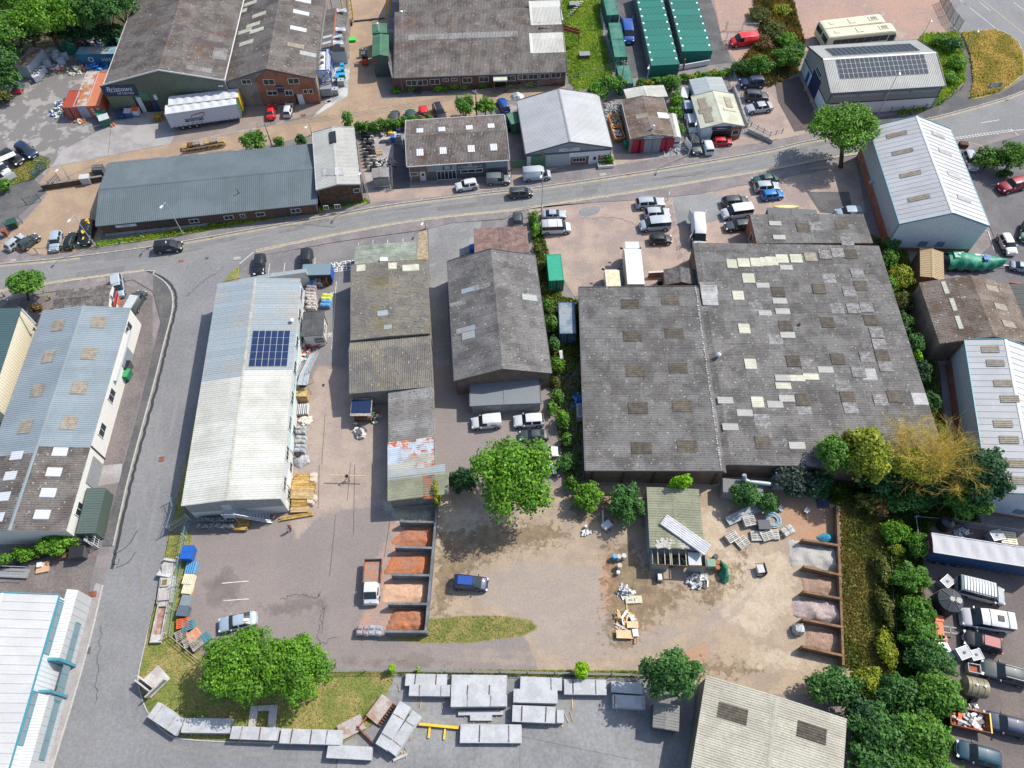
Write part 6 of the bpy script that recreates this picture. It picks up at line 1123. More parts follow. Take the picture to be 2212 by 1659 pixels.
for k in rj(4):cn(e,'tyre',TYRE,(-L/2+.4+k*1.1,-1.35,.35),(-L/2+.4+k*1.1,-1.55,.35),.35,.35,14)
c,rz,L=frame(tH(50,125),tH(265,125),.6);e=ety('canoe',(c.x,c.y,.09),'yellow canoe lying behind the flat felt roof','canoe',None,rz);b=MB();v=[]
for i in rj(13):
 t=i/12;w_=.55*sin(pi*min(.97,max(.03,t)))**.6;x=-L/2+L*t
 for a in rj(7):q_=pi*a/6;v.append((x,w_*cos(q_),.15+.45*sin(q_)))
b.add(v,[(i*7+j,i*7+j+1,(i+1)*7+j+1,(i+1)*7+j) for i in rj(12) for j in rj(6)]);b.bd('hull',pn('cream_yellow',(.75,.58,.22),.5),e,True)
q=G(tB(945,530));e=ety('forklift',(q.x,q.y,.085),'red and black forklift working by the green shed','forklift',None,radians(97))
for nm,c3,d3,mt in(('chassis',(-.5,0,.6),(1.6,1.1,.7),BK),('counterweight',(-1.35,0,.75),(.5,1.1,.9),pn('forklift_red',(.6,.06,.02))),('seat',(-.5,0,1.15),(.5,.5,.5),BK),('overhead_guard',(-.4,0,2.15),(1.1,1.0,.08),DG)):
 b=MB();b.box(c3,d3);b.bd(nm,mt,e)
for x in(-.9,.15):
 for y in(-.45,.45):bx(e,'post',BK,(x,y,1.6),(.06,.06,1.1))
for y in(-.35,.35):bx(e,'mast',DG,(.55,y,1.4),(.12,.12,2.6));bx(e,'fork',DG,(1.2,y,.25),(1.2,.12,.05))
bx(e,'load_crate',WG,(1.7,0,1.2),(.5,1.1,.8));wheelset(e,(-1.2,.3),.6,.3)
c,rz,L=frame(tB(577,600),tB(582,470),4.6);e=ety('tank_container',(c.x,c.y,.1),'white tank container in a blue steel frame standing by the brick office','tank',None,rz);L=6.4
b=MB();b.cone((-L/2+.3,0,3.6),(L/2-.3,0,3.6),1.15,1.15,28);b.bd('tank',WH,e,False)
for x in(-2,-.7,.7,2):cn(e,'tank_band',LG,(x-.04,0,3.6),(x+.04,0,3.6),1.19,1.19,28)
for x in(-.7,1.1):cn(e,'manhole_lid',DG,(x,.1,4.7),(x,.1,4.95),.35,.35,14)
for x in(-L/2,L/2):
 b=MB()
 for y in(-1.25,1.25):b.bar((x,y,.1),(x,y,4.9),.16)
 b.bar((x,-1.25,4.9),(x,1.25,4.9),.16);b.bar((x,-1.25,2.3),(x,1.25,2.3),.16);b.bar((x,-1.25,2.4),(x,1.25,4.8),.08);b.bar((x,1.25,2.4),(x,-1.25,4.8),.08);b.bd('end_frame',BLUE,e)
for s in(-1,1):b=MB();b.bar((-L/2,s*1.25,4.9),(L/2,s*1.25,4.9),.12);b.bar((-L/2,s*1.25,2.3),(L/2,s*1.25,2.3),.14);b.bd('side_rail',BLUE,e)
bx(e,'walkway',GV,(0,-.9,4.98),(L,.4,.05));bx(e,'pump_cabinet',MG,(-L/2-.9,0,1.2),(1.6,2.2,1.6))
# plants
LM=dict(bright=lfm('leaf_bright',(.035,.11,.012),(.20,.43,.03)),mid=lfm('leaf_mid',(.04,.115,.016),(.16,.35,.045)),dark=lfm('leaf_dark',(.026,.08,.018),(.10,.25,.055)),ever=lfm('leaf_evergreen',(.014,.045,.016),(.055,.15,.05)),
          yell=lfm('leaf_yellow_green',(.09,.14,.01),(.42,.46,.04)),lime=lfm('leaf_lime',(.10,.24,.005),(.32,.60,.02)),brown=lfm('leaf_brown',(.06,.04,.015),(.26,.17,.06)),blue=lfm('leaf_blue_green',(.02,.035,.03),(.09,.13,.10)),olive=lfm('leaf_olive',(.045,.06,.012),(.17,.19,.04)))
BARK=mk('bark',(.09,.065,.045),.95,k2=(.05,.04,.03),sc=3,fi=.2)
def leaves(blobs,n,leaf,rng,clumps=34,up=.35,lowz=-.35):
 """leaf quads on the skins of many small clumps spread through ellipsoids; blobs: (x,y,z,rx,ry,rz)"""
 P=[];Nn=[];Tn=[];vol=np.array([b[3]*b[4]+b[3]*b[5] for b in blobs]);vol=vol/vol.sum()
 for b,sh in zip(blobs,vol):
  k=max(6,int(clumps*sh*len(blobs)**.5));m=max(30,int(n*sh));c=np.array(b[:3]);R=np.array(b[3:6])
  d=rng.normal(size=(k,3));d/=np.linalg.norm(d,axis=1)[:,None];d[:,2]=np.where(d[:,2]<lowz,-d[:,2],d[:,2])
  rad=rng.uniform(.40,.80,k)[:,None];cc=d*rad;cr_=rng.uniform(.24,.42,k)*(1.1-.3*rad[:,0]);w=cr_**2;idx=rng.choice(k,m,p=w/w.sum())
  q=rng.normal(size=(m,3));q/=np.linalg.norm(q,axis=1)[:,None];q[:,2]=np.abs(q[:,2])*.9+q[:,2]*.1
  p=cc[idx]+q*cr_[idx][:,None]*rng.uniform(.75,1.12,m)[:,None]
  t=.5+.6*(rng.random(k)[idx]-.5)+.6*(rng.random(m)-.5)
  P.append(c+p*R);Nn.append(q*.7+p*.35+rng.normal(size=(m,3))*.45+np.array([0,0,up]));Tn.append(t)
 P=np.vstack(P);Nn=np.vstack(Nn);Tn=np.clip(np.hstack(Tn),0,1);m=len(P)
 Nn/=np.linalg.norm(Nn,axis=1)[:,None];a=rng.normal(size=(m,3));a-=Nn*(a*Nn).sum(1)[:,None];a/=np.linalg.norm(a,axis=1)[:,None];b_=np.cross(Nn,a)
 s=leaf*rng.uniform(.6,1.35,m)[:,None];V=np.zeros((m,4,3));V[:,0]=P-a*s*.62;V[:,1]=P-b_*s*.42;V[:,2]=P+a*s*.62;V[:,3]=P+b_*s*.42
 return V.reshape(-1,3),Tn
def leafmesh(name,V,t,mat):
 me=bpy.data.meshes.new(name);n=len(V)//4;me.vertices.add(4*n);me.vertices.foreach_set('co',V.astype(np.float32).ravel());me.loops.add(4*n);me.loops.foreach_set('vertex_index',np.arange(4*n,dtype=np.int32))
 me.polygons.add(n);me.polygons.foreach_set('loop_start',np.arange(0,4*n,4,dtype=np.int32));me.polygons.foreach_set('loop_total',np.full(n,4,dtype=np.int32))
 at=me.attributes.new('tint','FLOAT','FACE');at.data.foreach_set('value',t.astype(np.float32));me.materials.append(mat);me.update();me.validate();return me
seed=[100]
ORD=['first','second','third','fourth','fifth','sixth','seventh','eighth','ninth','tenth','eleventh','twelfth','thirteenth','fourteenth','fifteenth','sixteenth','seventeenth','eighteenth','nineteenth','twentieth']
def tree(c,rpx,h,lb_,mat='mid',rz=None,base=None,name='tree',cat='tree',leaf=.30,dens=1.,grp_=None,trunk=True,sub=None,crown='crown'):
 seed[0]+=1;rng=np.random.default_rng(seed[0]);C=G(c,h);dist=(C-Vc((0,0,HC))).length
 rx=rpx[0]*dist/FPX;ry=rpx[1]*dist/FPX*.95;rz=rz or min(h*.92,(rx+ry)/2*.8)
 bx=G(base) if base else Vc((C.x,C.y,0));e=ety(name,(bx.x,bx.y,.05),lb_,cat,grp_);off=np.array([C.x-bx.x,C.y-bx.y,h-.05])
 blobs=sub or[(0,0,0,1,1,1)]
 if not sub and rx>2.2:
  blobs=[(0,0,.05,.72,.72,.9)]+[(.52*cos(a_+seed[0]),.52*sin(a_+seed[0]),rng.uniform(-.25,.2),rng.uniform(.42,.55),rng.uniform(.42,.55),rng.uniform(.5,.7)) for a_ in np.linspace(0,2*pi,6)[:-1]]
 B_=[tuple(off+np.array([x*rx,y*ry,z*rz]))+(a*rx,b*ry,c_*rz) for x,y,z,a,b,c_ in blobs]
 n=int(dens*235*(rx*ry+.6*(rx+ry)*rz/2)*(.30/leaf)**2)+60;V_,t=leaves(B_,n,leaf,rng,clumps=int(20+8*(rx+ry)/2)*2,lowz=-.92 if h<2.9 else-.45)
 link(crown,leafmesh(crown,V_,t,LM[mat]),e)
 if trunk:
  tr=max(.06,.035*(rx+h*.3));b=MB();top=Vc(off)*1.0;b.cone((0,0,-.05),Vc((off[0]*.5,off[1]*.5,h*.55)),tr*1.35,tr,9);b.bd('trunk',BARK,e)
  for k in rj(5 if rx>1.5 else 3):
   a_=k*2.4+seed[0];b=MB();s0=Vc((off[0]*.5,off[1]*.5,h*.5));m1=s0+Vc((cos(a_)*rx*.28,sin(a_)*ry*.28,rz*.35));m2=Vc(off)+Vc((cos(a_)*rx*.62,sin(a_)*ry*.62,rz*.25))
   b.cone(s0,m1,tr*.6,tr*.4,6);b.cone(m1,m2,tr*.4,tr*.12,6);b.bd('limb',BARK,e)
 return e
def bsh(c,rpx,lb_,mat='mid',h=1.2,**k):
 h*=.85;k['rz']=max(k.get('rz',0),h*1.02)
 return tree(c,rpx,h,lb_,mat,name='bush',cat='bush',leaf=k.pop('leaf',.26),crown='foliage',trunk=k.pop('trunk',True),**k)
tree((1108,1030),(104,108),6.5,'largest sycamore on the picture, by the cars and gravel yard','bright',rz=5.2,leaf=.34,dens=1.1)
tree((526,1436),(88,86),4.4,'western of the twin broad trees by the pale blue coupe','bright',rz=4.0,leaf=.26);tree((640,1440),(80,80),4.2,'eastern of the twin broad trees on the grass corner','bright',rz=3.8,leaf=.26)
tree((1820,278),(76,66),6.5,'tall green street tree by the white unit and main road','bright',rz=4.6,base=(1816,362),leaf=.34);tree((57,612),(40,34),3.2,'small round street tree by the left kerb','mid',rz=2.4,base=(62,648))
bsh((78,665),(12,10),'dry brown shrub beneath the small round street tree','brown',.7)
tree((1450,1455),(70,58),5.5,'dark leafy tree overhanging the concrete slabs and beige barn','dark',rz=3.6,base=(1462,1500),leaf=.30)
bsh((1268,1072),(38,38),'round bright bush between the sycamore and the ivy bush','bright',2.4,rz=2.3);bsh((1352,1090),(44,54),'large dense grey-green bush by the olive roofed store','dark',3.0,rz=3.0)
bsh((1468,1048),(28,14),'pale green bush hanging over the back of the olive roof','lime',3.6,rz=1.0);bsh((1000,1035),(40,34),'dark evergreen bush left of the large sycamore','ever',2.2,rz=2.0);bsh((944,1065),(9,34),'ivy growing over the south-east corner of the patchwork lean-to','yell',3.0,rz=1.0)
tree((1612,1068),(36,34),2.6,'loose grey-green shrub in front of the ducts','dark',rz=2.0,name='bush',cat='bush');tree((1712,1035),(52,44),2.8,'dusky purple flowered shrub south of the big roof','blue',rz=2.3,name='bush',cat='bush');bsh((1660,1085),(26,26),'dark green shrub between the ducts and the purple shrub','dark',1.8);bsh((1762,1048),(34,36),'dark shrub behind the timber bay wall','ever',2.4,rz=2.2)
tree((1800,985),(38,52),5.4,'deep green tree at the south-east edge of the big roof, leftmost of its clump','mid',rz=3.4);tree((1868,985),(52,70),6.0,'yellow-green tree rising over the big roof by the leafless one','yell',rz=4.6,leaf=.32);tree((1838,965),(24,36),5.4,'brown dying tree between the deep green and yellow-green ones','brown',rz=2.6)
tree((2112,1030),(58,66),6.2,'tall dark green conifer by the white unit at the right','ever',rz=5.0,base=(2100,1075),leaf=.32);tree((2092,1085),(48,40),3.8,'large-leaved maple in front of the dark conifer','mid',rz=3.0);bsh((1965,1082),(60,30),'broad green shrub below the leafless orange tree','dark',2.4,rz=2.0);bsh((1885,1085),(42,26),'low mixed green shrub at the corner of the gravel yard','olive',1.8,rz=1.5)
bsh((1902,1100),(14,20),'dry brown foliage at the top of the rough grass strip','brown',1.6,rz=1.3);tree((1905,1035),(50,40),3.4,'shaded evergreen under the yellow-green tree','ever',rz=2.6);tree((2040,1055),(46,34),3.6,'dark shrub beneath the eastern side of the leafless tree','ever',rz=2.6)
for c_,r_,l_,m_,h_ in(((1932,1148),(30,28),'fresh green bush north of the blue trailer front','bright',1.6),((1988,1178),(26,30),'rounded dark bush touching the front of the blue trailer','mid',1.9),((1938,1188),(18,10),'low yellow flowering bush left of the blue trailer','yell',.9),((1968,1248),(42,34),'leafy bush by the reclaimed water tank','mid',2.0),((1905,1230),(16,40),'shaggy shrub along the red line of rough grass north end','olive',1.3),((1912,1310),(14,44),'thin green shrub on the middle of the eastern hedge bank','olive',1.2),((1985,1325),(34,38),'green bush by the orange machine','mid',2.0),((1992,1375),(44,36),'thick bush by the white water containers','mid',2.1),((2010,1425),(50,44),'large bush touching the beige storage cylinder','dark',2.4),((1915,1400),(20,44),'yellowish shrub at the lower east hedge bank','yell',1.2)):
 if 'red line' in l_:l_='shaggy shrub at the north end of the eastern hedge bank'
 if 'reclaimed' in l_:l_='leafy bush by the black water tank'
 bsh(c_,r_,l_,m_,h_,rz=h_*.9)
for c_,r_,l_,m_,h_ in(((1800,1482),(62,40),'spreading shrub north of the beige barn corner','dark',2.2),((1878,1475),(40,34),'yellow-tipped shrub east of the gravel yard corner','yell',1.9),((1945,1500),(52,44),'dark shrub in the middle of the south-eastern thicket','dark',2.8),((2030,1500),(54,46),'broad tree of the thicket by the small drums','mid',3.4),((1900,1580),(62,56),'dark tree touching the east edge of the beige barn','dark',3.6),((1985,1590),(66,52),'bright topped tree by the rusty skip','mid',3.8),((1890,1650),(62,44),'deep green tree at the bottom edge by the barn','dark',3.4),((1985,1665),(76,46),'leafy tree at the bottom edge by the teal car','mid',3.2),((2075,1690),(40,30),'low shrub at the bottom edge below the teal car','mid',1.8),((1860,1540),(34,34),'pointed dark shrub at the barn roof corner','ever',2.8)):
 tree(c_,r_,h_,l_,m_,rz=h_*.85,leaf=.3)
k=0
for x,y,rx,ry,m_,h_ in((1154,470,9,18,'mid',1.8),(1156,497,11,18,'bright',1.6),(1162,535,9,16,'olive',.8),(1168,575,9,16,'olive',.7),(1176,620,10,18,'olive',.8),(1184,660,14,17,'mid',1.3),(1192,700,19,22,'mid',1.7),(1196,742,14,22,'dark',1.5),(1206,788,17,20,'bright',1.6),(1200,826,12,16,'olive',.9),(1205,856,15,18,'mid',1.4),(1216,905,18,22,'bright',1.8),(1226,950,13,18,'mid',1.4),(1222,1000,24,24,'dark',1.5),(1236,1045,20,18,'mid',1.5),(1192,880,12,20,'mid',1.1)):
 k+=1;bsh((x,y),(rx,ry),ORD[k-1]+' bush from the road in the strip by the huge roof',m_,h_,trunk=True,grp_='bushes in the strip between middle workshop and big roof')
k=0
for x,y,rx,ry,m_,h_ in((1925,528,18,20,'dark',1.8),(1918,560,20,24,'mid',1.8),(1945,600,26,30,'yell',2.2),(1920,615,18,26,'bright',1.8),(1948,650,20,26,'olive',1.8),(1955,700,18,30,'dark',1.9),(1975,745,20,28,'dark',2.2),(1988,800,20,30,'ever',2.0),(1978,775,7,22,'lime',1.8),(2010,870,18,26,'dark',2.0),(2022,940,14,20,'mid',2.2)):
 k+=1;bsh((x,y),(rx,ry),ORD[k-1]+' bush from the tall white unit in the gap east of the big roof',m_,h_,rz=h_*.9,grp_='bushes in the gap east of the big roof')
tree((546,303),(30,24),2.8,'round green tree behind the timber hall by the utility pole','mid',rz=2.2,base=(545,318));bsh((602,306),(13,10),'small shrub east of the round tree behind the timber hall','mid',1.2);bsh((650,303),(12,13),'small upright shrub behind the beige block','dark',1.6);tree((752,264),(14,16),3.0,'pointed young tree at the west end of the long hedge','mid',rz=2.4)
k=0
for i in rj(10):
 k+=1;x=775+i*16.5;bsh((x,276-i*1.9+(i%3)*2),(13,12 if i<7 else 9),'hedge bush %s in the hedge above the stonemason yard'%['first from the west','second from the west','third from the west','fourth from the west','fifth from the west','sixth from the west','fourth from the east','third from the east','second from the east','first from the east'][i],'mid',1.6,rz=1.5,grp_='bushes of the hedge above the stonemason yard')
tree((1004,228),(21,25),2.8,'western of two trees around the second utility pole','mid',rz=2.4);tree((1048,230),(25,20),2.6,'eastern of two trees around the second utility pole','bright',rz=2.2)
for c_,r_,l_,m_ in(((854,196),(14,7),'clipped bright hedge at the west corner of the brick works','bright'),((888,192),(9,8),'rounded shrub under the first works windows','mid'),((903,197),(9,6),'grey-green shrub under the second works window','blue'),((945,192),(12,6),'bright clipped shrub under the fourth works window','lime'),((962,192),(8,7),'dark shrub right of the bright clipped one','mid'),((981,188),(12,5),'lime clipped shrub under the small works windows','lime'),((1002,187),(9,7),'pale variegated shrub left of the porch','yell'),((1024,185),(8,7),'brownish shrub second left of the porch','olive'),((1041,186),(9,6),'bright shrub left of the porch door','bright'),((1052,182),(9,10),'tall green shrub touching the porch','mid'),((1100,187),(7,6),'small round shrub just right of the porch','bright'),((1118,185),(10,6),'low brown edged shrub east of the porch','olive'),((1143,183),(10,5),'lime clipped shrub near the east end of the works','lime'),((1157,182),(6,6),'loose shrub at the east end of the works','olive')):bsh(c_,r_,l_,m_,.7,trunk=True)
for c_,r_,l_,m_ in(((578,208),(14,12),'white flowering shrub at the brick office corner','blue'),((610,214),(18,7),'low juniper in the brick office planter','dark'),((630,212),(6,7),'small yellow-green shrub by the office door','yell'),((678,211),(15,6),'bright low shrub right of the office door','bright')):bsh(c_,r_,l_,m_,.9)
tree((1312,190),(26,22),3.0,'large-leaved round tree behind the white roofed unit','mid',rz=2.4,leaf=.34);tree((1288,200),(22,24),2.6,'second round tree left of the large-leaved one','bright',rz=2.2,leaf=.34);tree((1338,182),(18,16),2.2,'small tree touching the nearest single green container','mid',rz=1.8)
k=0
for i in rj(13):
 k+=1;bsh((1385+i*15.5,179-i*2.0+(i%2)*4),(12,9),'weedy bush %s along the back of the garages'%['first','second','third','fourth','fifth','sixth','seventh','eighth','ninth','tenth','eleventh','twelfth','thirteenth'][i]+' from the west',['mid','yell','bright'][i%3],1.0,grp_='weedy bushes below the green containers')
for c_,r_,l_,m_,h_ in(((1452,182),(20,20),'dense bush north of the overgrown vans','mid',2.0),((1462,215),(16,20),'bush by the window workshop lean-to','bright',1.5),((1460,245),(16,18),'bush between the white annexe and old van','bright',1.4),((1468,280),(12,18),'bush at the roadside end of the overgrown vans','mid',1.3),((1495,205),(8,14),'small bush between white van and garage','mid',1.2)):bsh(c_,r_,l_,m_,h_)
for c_,r_,l_,m_,h_ in(((1700,125),(34,26),'green tree west of the solar roofed unit','mid',2.8),((1640,140),(34,22),'dark tree at the corner of the railed parking','mid',2.6),((1600,145),(24,16),'small tree above the dark blue off-road car','dark',2.0),((1672,60),(26,34),'orange-green scrub bush in the middle of the waste ground','olive',1.4),((1700,85),(24,26),'leafy scrub bush by the coaches','bright',1.6),((1650,90),(26,24),'rust brown scrub bush above the red roofed van','brown',1.2),((1640,30),(24,30),'mixed scrub bush at the top of the waste ground','olive',1.2),((1690,20),(22,22),'dry yellow scrub bush near the top edge','yell',1.0),((1722,110),(16,18),'dark ivy clump at the north-west corner of the solar unit','dark',2.0)):bsh(c_,r_,l_,m_,h_,rz=h_*.8)
for c_,r_,l_,m_,h_ in(((2060,95),(20,18),'dark bush at the top of the green bank','dark',1.6),((2030,88),(18,12),'low bush by the rear of the solar unit','mid',1.2),((2068,135),(16,22),'bright bush in the middle of the green bank','bright',1.2),((2052,165),(16,20),'loose flowering bush lower on the green bank','bright',1.0),((2140,342),(32,30),'clipped round bush by the silver hatchback','mid',2.2),((2192,338),(34,36),'large dark tree at the right edge of the office parking','mid',3.2),((2170,375),(16,8),'low shrub tips under the large dark tree','dark',.8)):tree(c_,r_,h_,l_,m_,rz=h_*.85,name='bush',cat='bush')
for c_,r_,l_,m_,h_ in(((122,1172),(44,32),'spreading bush by the bottom-left gate','bright',1.9),((55,1196),(36,18),'lower bush left of the spreading one','bright',1.3),((8,1208),(22,14),'bush at the left edge below the brown roof','mid',1.1),((190,1148),(10,10),'small bush under the dark green canopy','bright',.8)):bsh(c_,r_,l_,m_,h_)
bsh((1256,1448),(17,19),'lime green young tree by the slab yard fence','lime',1.8,rz=1.6);bsh((847,1444),(7,10),'small lime sapling at the west end of the fence','lime',1.2);bsh((904,1447),(4,7),'tiny lime sapling second along the fence','lime',.9);bsh((1315,345),(12,8),'round shrub in the white planter','bright',1.1);bsh((969,1045),(6,6),'tiny yellow-green shrub at the lane end','yell',.5)
for c_,r_,h_,l_,m_ in(((22,70),(58,52),7,'pale crowned big tree at the left edge of the wood','mid'),((92,42),(56,48),8,'bright tree second from the left in the wood','bright'),((152,30),(54,44),8,'bright spreading tree in the middle of the wood','bright'),((215,28),(50,44),8,'dark tree nearest the warehouse roof in the wood','dark'),((255,12),(40,30),8,'dark tree at the top edge by the roof verge','dark'),((40,8),(60,34),8,'tree at the very top left corner','bright'),((120,-8),(60,30),9,'tree at the top edge left of centre of the wood','mid'),((190,-15),(60,30),9,'tree at the top edge right of centre of the wood','mid'),((8,130),(36,40),5,'dark tree at the left edge by the pale container','dark'),((14,172),(28,28),3,'dark bush below the wood at the left edge','dark'),((5,208),(18,16),1.5,'low bush by the gravel at the left edge','olive'),((150,72),(50,22),4,'shaded understorey tree behind the blue container','ever'),((225,72),(46,24),4,'shaded understorey tree against the warehouse wall','ever'),((62,78),(24,16),4,'shaded understorey tree behind the pale container','ever'),((6,400),(14,14),1.2,'low bush by the banners at the left edge','mid')):
 tree(c_,r_,h_,l_,m_,rz=h_*.62 if h_>3 else None,leaf=.36,dens=.85)
sht('woodland_floor',[(-100,-60),(330,-60),(262,90),(150,108),(110,100),(60,120),(30,165),(-100,230)],OVERG)
seed[0]+=1;rr=random.Random(5);e=ety('bare_tree',G((1985,1080)),'leafless tree with orange lichen covered twigs over the big roof corner','tree');ORB=mk('orange_twig',(.70,.46,.07),.9,k2=(.42,.36,.09),sc=2,fi=.2);b=MB();tw=MB()
def grow(p,d,L_,r,dep):
 n=3
 for i in rj(n):
  d2=(d+Vc((rr.uniform(-.3,.3),rr.uniform(-.3,.3),rr.uniform(-.15,.2)))).normalized();q=p+d2*L_/n
  (b if dep<2 else tw).cone(p,q,r*(1-i*.2),r*(1-(i+1)*.2),5 if dep<2 else 3,cap=False);p,d=q,d2
  if dep<5 and(i>0 or dep>0) and not(dep>2 and rr.random()<.3):
   for _ in rj(2 if dep<4 else 1):grow(p,(d+Vc((rr.uniform(-1,1),rr.uniform(-1,1),rr.uniform(-.5,.55)))).normalized(),L_*rr.uniform(.55,.8),r*.55,dep+1)
base=Vc(e.location)
for k in rj(5):
 tgt=G((1985+(k-2)*36+rr.uniform(-6,6),985+abs(k-2)*6),7.0)-base;grow(Vc((0,0,0)),(tgt*.6+Vc((0,0,2))).normalized(),5.2,.16,0)
b.bd('branch',ORB,e);tag(tw.bd('twigs',ORB,e),kd='stuff')
V_,t_=leaves([(*(G((1985,1010),6)-base),4.6,2.8,1.8),(*(G((2040,1000),5)-base),3.4,2.2,2)],4200,.26,RNG,60);o=link('sparse_leaves',leafmesh('sparse_leaves',V_,t_,LM['yell']),e);o['kind']='stuff'
def tf(name,px,n,size,mat,z=.1,h=.5,kd='stuff',mask=None):
 seed[0]+=1;rng=np.random.default_rng(seed[0]);P=[tuple(G(p).xy) for p in px];xs=[p[0] for p in P];ys=[p[1] for p in P];pts=[]
 while len(pts)<n:
  x,y=rng.uniform(min(xs),max(xs)),rng.uniform(min(ys),max(ys))
  if inpoly(x,y,P):pts.append((x,y))
 pts=np.array(pts);m=len(pts);a=rng.uniform(0,pi,m);s=size*rng.uniform(.5,1.4,m);hh=h*size*2*rng.uniform(.4,1.4,m);dx=np.cos(a)*s*.5;dy=np.sin(a)*s*.5;lx=rng.normal(size=m)*s*.5;ly=rng.normal(size=m)*s*.5
 V=np.zeros((m,4,3));V[:,0]=np.c_[pts[:,0]-dx,pts[:,1]-dy,np.full(m,z)];V[:,1]=np.c_[pts[:,0]+dx,pts[:,1]+dy,np.full(m,z)];V[:,2]=np.c_[pts[:,0]+dx*.5+lx,pts[:,1]+dy*.5+ly,z+hh];V[:,3]=np.c_[pts[:,0]-dx*.5+lx,pts[:,1]-dy*.5+ly,z+hh]
 t=np.clip(.5+.35*np.sin(pts[:,0]*.9+1.3*np.sin(pts[:,1]*.6))+rng.normal(size=m)*.22,0,1);o=link(name,leafmesh(name,V.reshape(-1,3),t,mat));tag(o,kd=kd);return o
GT=lfm('grass_blade',(.17,.24,.04),(.42,.37,.12),.4);GTG=lfm('green_grass_blade',(.17,.32,.03),(.36,.48,.06),.4);GTD=lfm('dry_grass_blade',(.42,.38,.09),(.74,.56,.20),.4);GTS=lfm('scrub_blade',(.07,.08,.02),(.36,.23,.06),.3)
tf('grass',[(365,1152),(415,1150),(408,1244),(385,1375),(455,1430),(700,1446),(852,1452),(848,1475),(803,1567),(740,1606),(553,1603),(400,1595),(322,1538),(302,1485),(305,1442),(325,1344),(350,1234)],12000,.12,GT,.1,.3)
tf('grass',[tC(430,0),tC(760,0),tC(780,300),tC(860,600),tC(880,690),tC(560,790),tC(490,700),tC(450,420)],9000,.25,GTG,.08)
tf('tall_dry_grass',[tD(1670,290),tD(1960,270),tD(2110,340),tD(2185,450),tD(2200,640),tD(1990,800),tD(1740,855),tD(1770,700),tD(1745,480)],14000,.26,GTD,.13,.8)
tf('bank_grass',[(1990,75),(2070,70),(2085,130),(2085,175),(2035,225),(1990,242),(1940,250)],6000,.3,GTG,.08,.7)
tf('scrub_plants',[(1620,-40),(1700,-40),(1740,100),(1720,160),(1660,190),(1580,160),(1640,80)],7000,.35,GTS,.08,.8)
tf('rough_grass',[(1815,1080),(1900,1090),(1925,1480),(1820,1440)],9000,.22,lfm('rough_blade',(.12,.17,.03),(.36,.30,.09),.4),.08,.6)
tf('undergrowth',[(1900,1080),(2010,1120),(1985,1250),(2000,1420),(2050,1560),(2040,1659),(1850,1659),(1850,1540),(1760,1470),(1925,1480)],14000,.34,lfm('undergrowth_leaf',(.04,.09,.015),(.16,.22,.04),.3),.08,.7)
tf('undergrowth',[(1142,460),(1162,470),(1213,640),(1250,650),(1258,1040),(1225,1060),(1190,850),(1165,640)],6000,.28,lfm('undergrowth_leaf2',(.05,.11,.015),(.22,.30,.04),.3),.08,.5)
tf('verge_grass',[tE(830,470),tE(850,430),tE(2212,225),tF(0,205),tF(950,60),tF(975,90),tF(500,180),tF(0,257),tE(1580,370)],5000,.2,GTG,.12,.5)
tf('yellow_flowers',[tE(1000,430),tE(1020,405),tE(1600,330),tE(2180,235),tE(2190,250),tE(1600,350)],260,.16,pn('flower_yellow',(.7,.45,.02)),.35,.1)
tf('grass_patch_blades',[(860,1380),(925,1340),(1000,1330),(1080,1330),(1150,1342),(1160,1358),(1115,1374),(1020,1388),(930,1388)],3500,.10,GT,.08,.3)
tf('fence_line_grass',[(860,1452),(1000,1447),(1380,1450),(1475,1455),(1475,1464),(860,1462)],3500,.14,GT,.08)
tf('scrub_plants',[(1740,1040),(1900,1060),(2100,1070),(2110,1125),(1980,1138),(1900,1090),(1800,1092)],5000,.3,lfm('undergrowth_leaf',(.04,.09,.015),(.16,.22,.04),.3),.08,.7)
tf('undergrowth',[(1895,520),(1960,545),(2020,800),(2045,1000),(2005,900)],5000,.28,lfm('undergrowth_leaf2',(.05,.11,.015),(.22,.30,.04),.3),.08,.5)
# yard goods, street furniture, people
def at(px,z=.09,h=0):q=G(px,h);q.z=z;return q
def rzo(a,b):d=G(b)-G(a);return atan2(d.y,d.x)
CACHE={}
def proto(key,fn):
 if key not in CACHE:CACHE[key]=fn()
 return CACHE[key]
def place(key,fn,px,lb_,name,cat,rz=0,z=.09,grp_=None,sc=1.):
 """copies a thing made of (part name, mesh, offset matrix) triples"""
 parts=proto(key,fn);e=ety(name,at(px,z),lb_,cat,grp_,rz);e.scale=(sc,sc,sc)
 for nm,me,M,*sub in parts:
  o=link(nm,me,e,M)
  for s in(sub[0] if sub else[]):link(s[0],s[1],o,s[2])
 return e
I4=Matrix()
def pm(nm,mt,*boxes,sm=False):
 b=MB()
 for q in boxes:b.box(*q)
 return b.mesh(nm,mt,sm)
def pallet(n=1,mt=WP):
 def f():
  out=[];bd=pm('board',mt,((0,0,0),(1.2,.11,.022)));br=pm('bearer',mt,((0,0,0),(.1,1.0,.08)))
  for k in rj(n):
   z=k*.145
   for j in rj(6):out.append(('board',bd,MT((unf(-.02,.02),-.44+j*.176,z+.12))))
   for x in(-.55,0,.55):out.append(('bearer',br,MT((x,0,z+.065))))
  return out
 return f
def P_(px,lb_,n=1,rz=0,mt=WP,tilt=0,sc=1.15,z=.09,grp=None):
 e=place(('pal',n,mt.name),pallet(n,mt),px,lb_,'pallet' if n==1 else 'pallet_stack','pallet' if n==1 else 'pallet stack',rz,z,grp,sc)
 if tilt:e.rotation_euler.x=tilt;e.location.z+=abs(sin(tilt))*.5
 return e
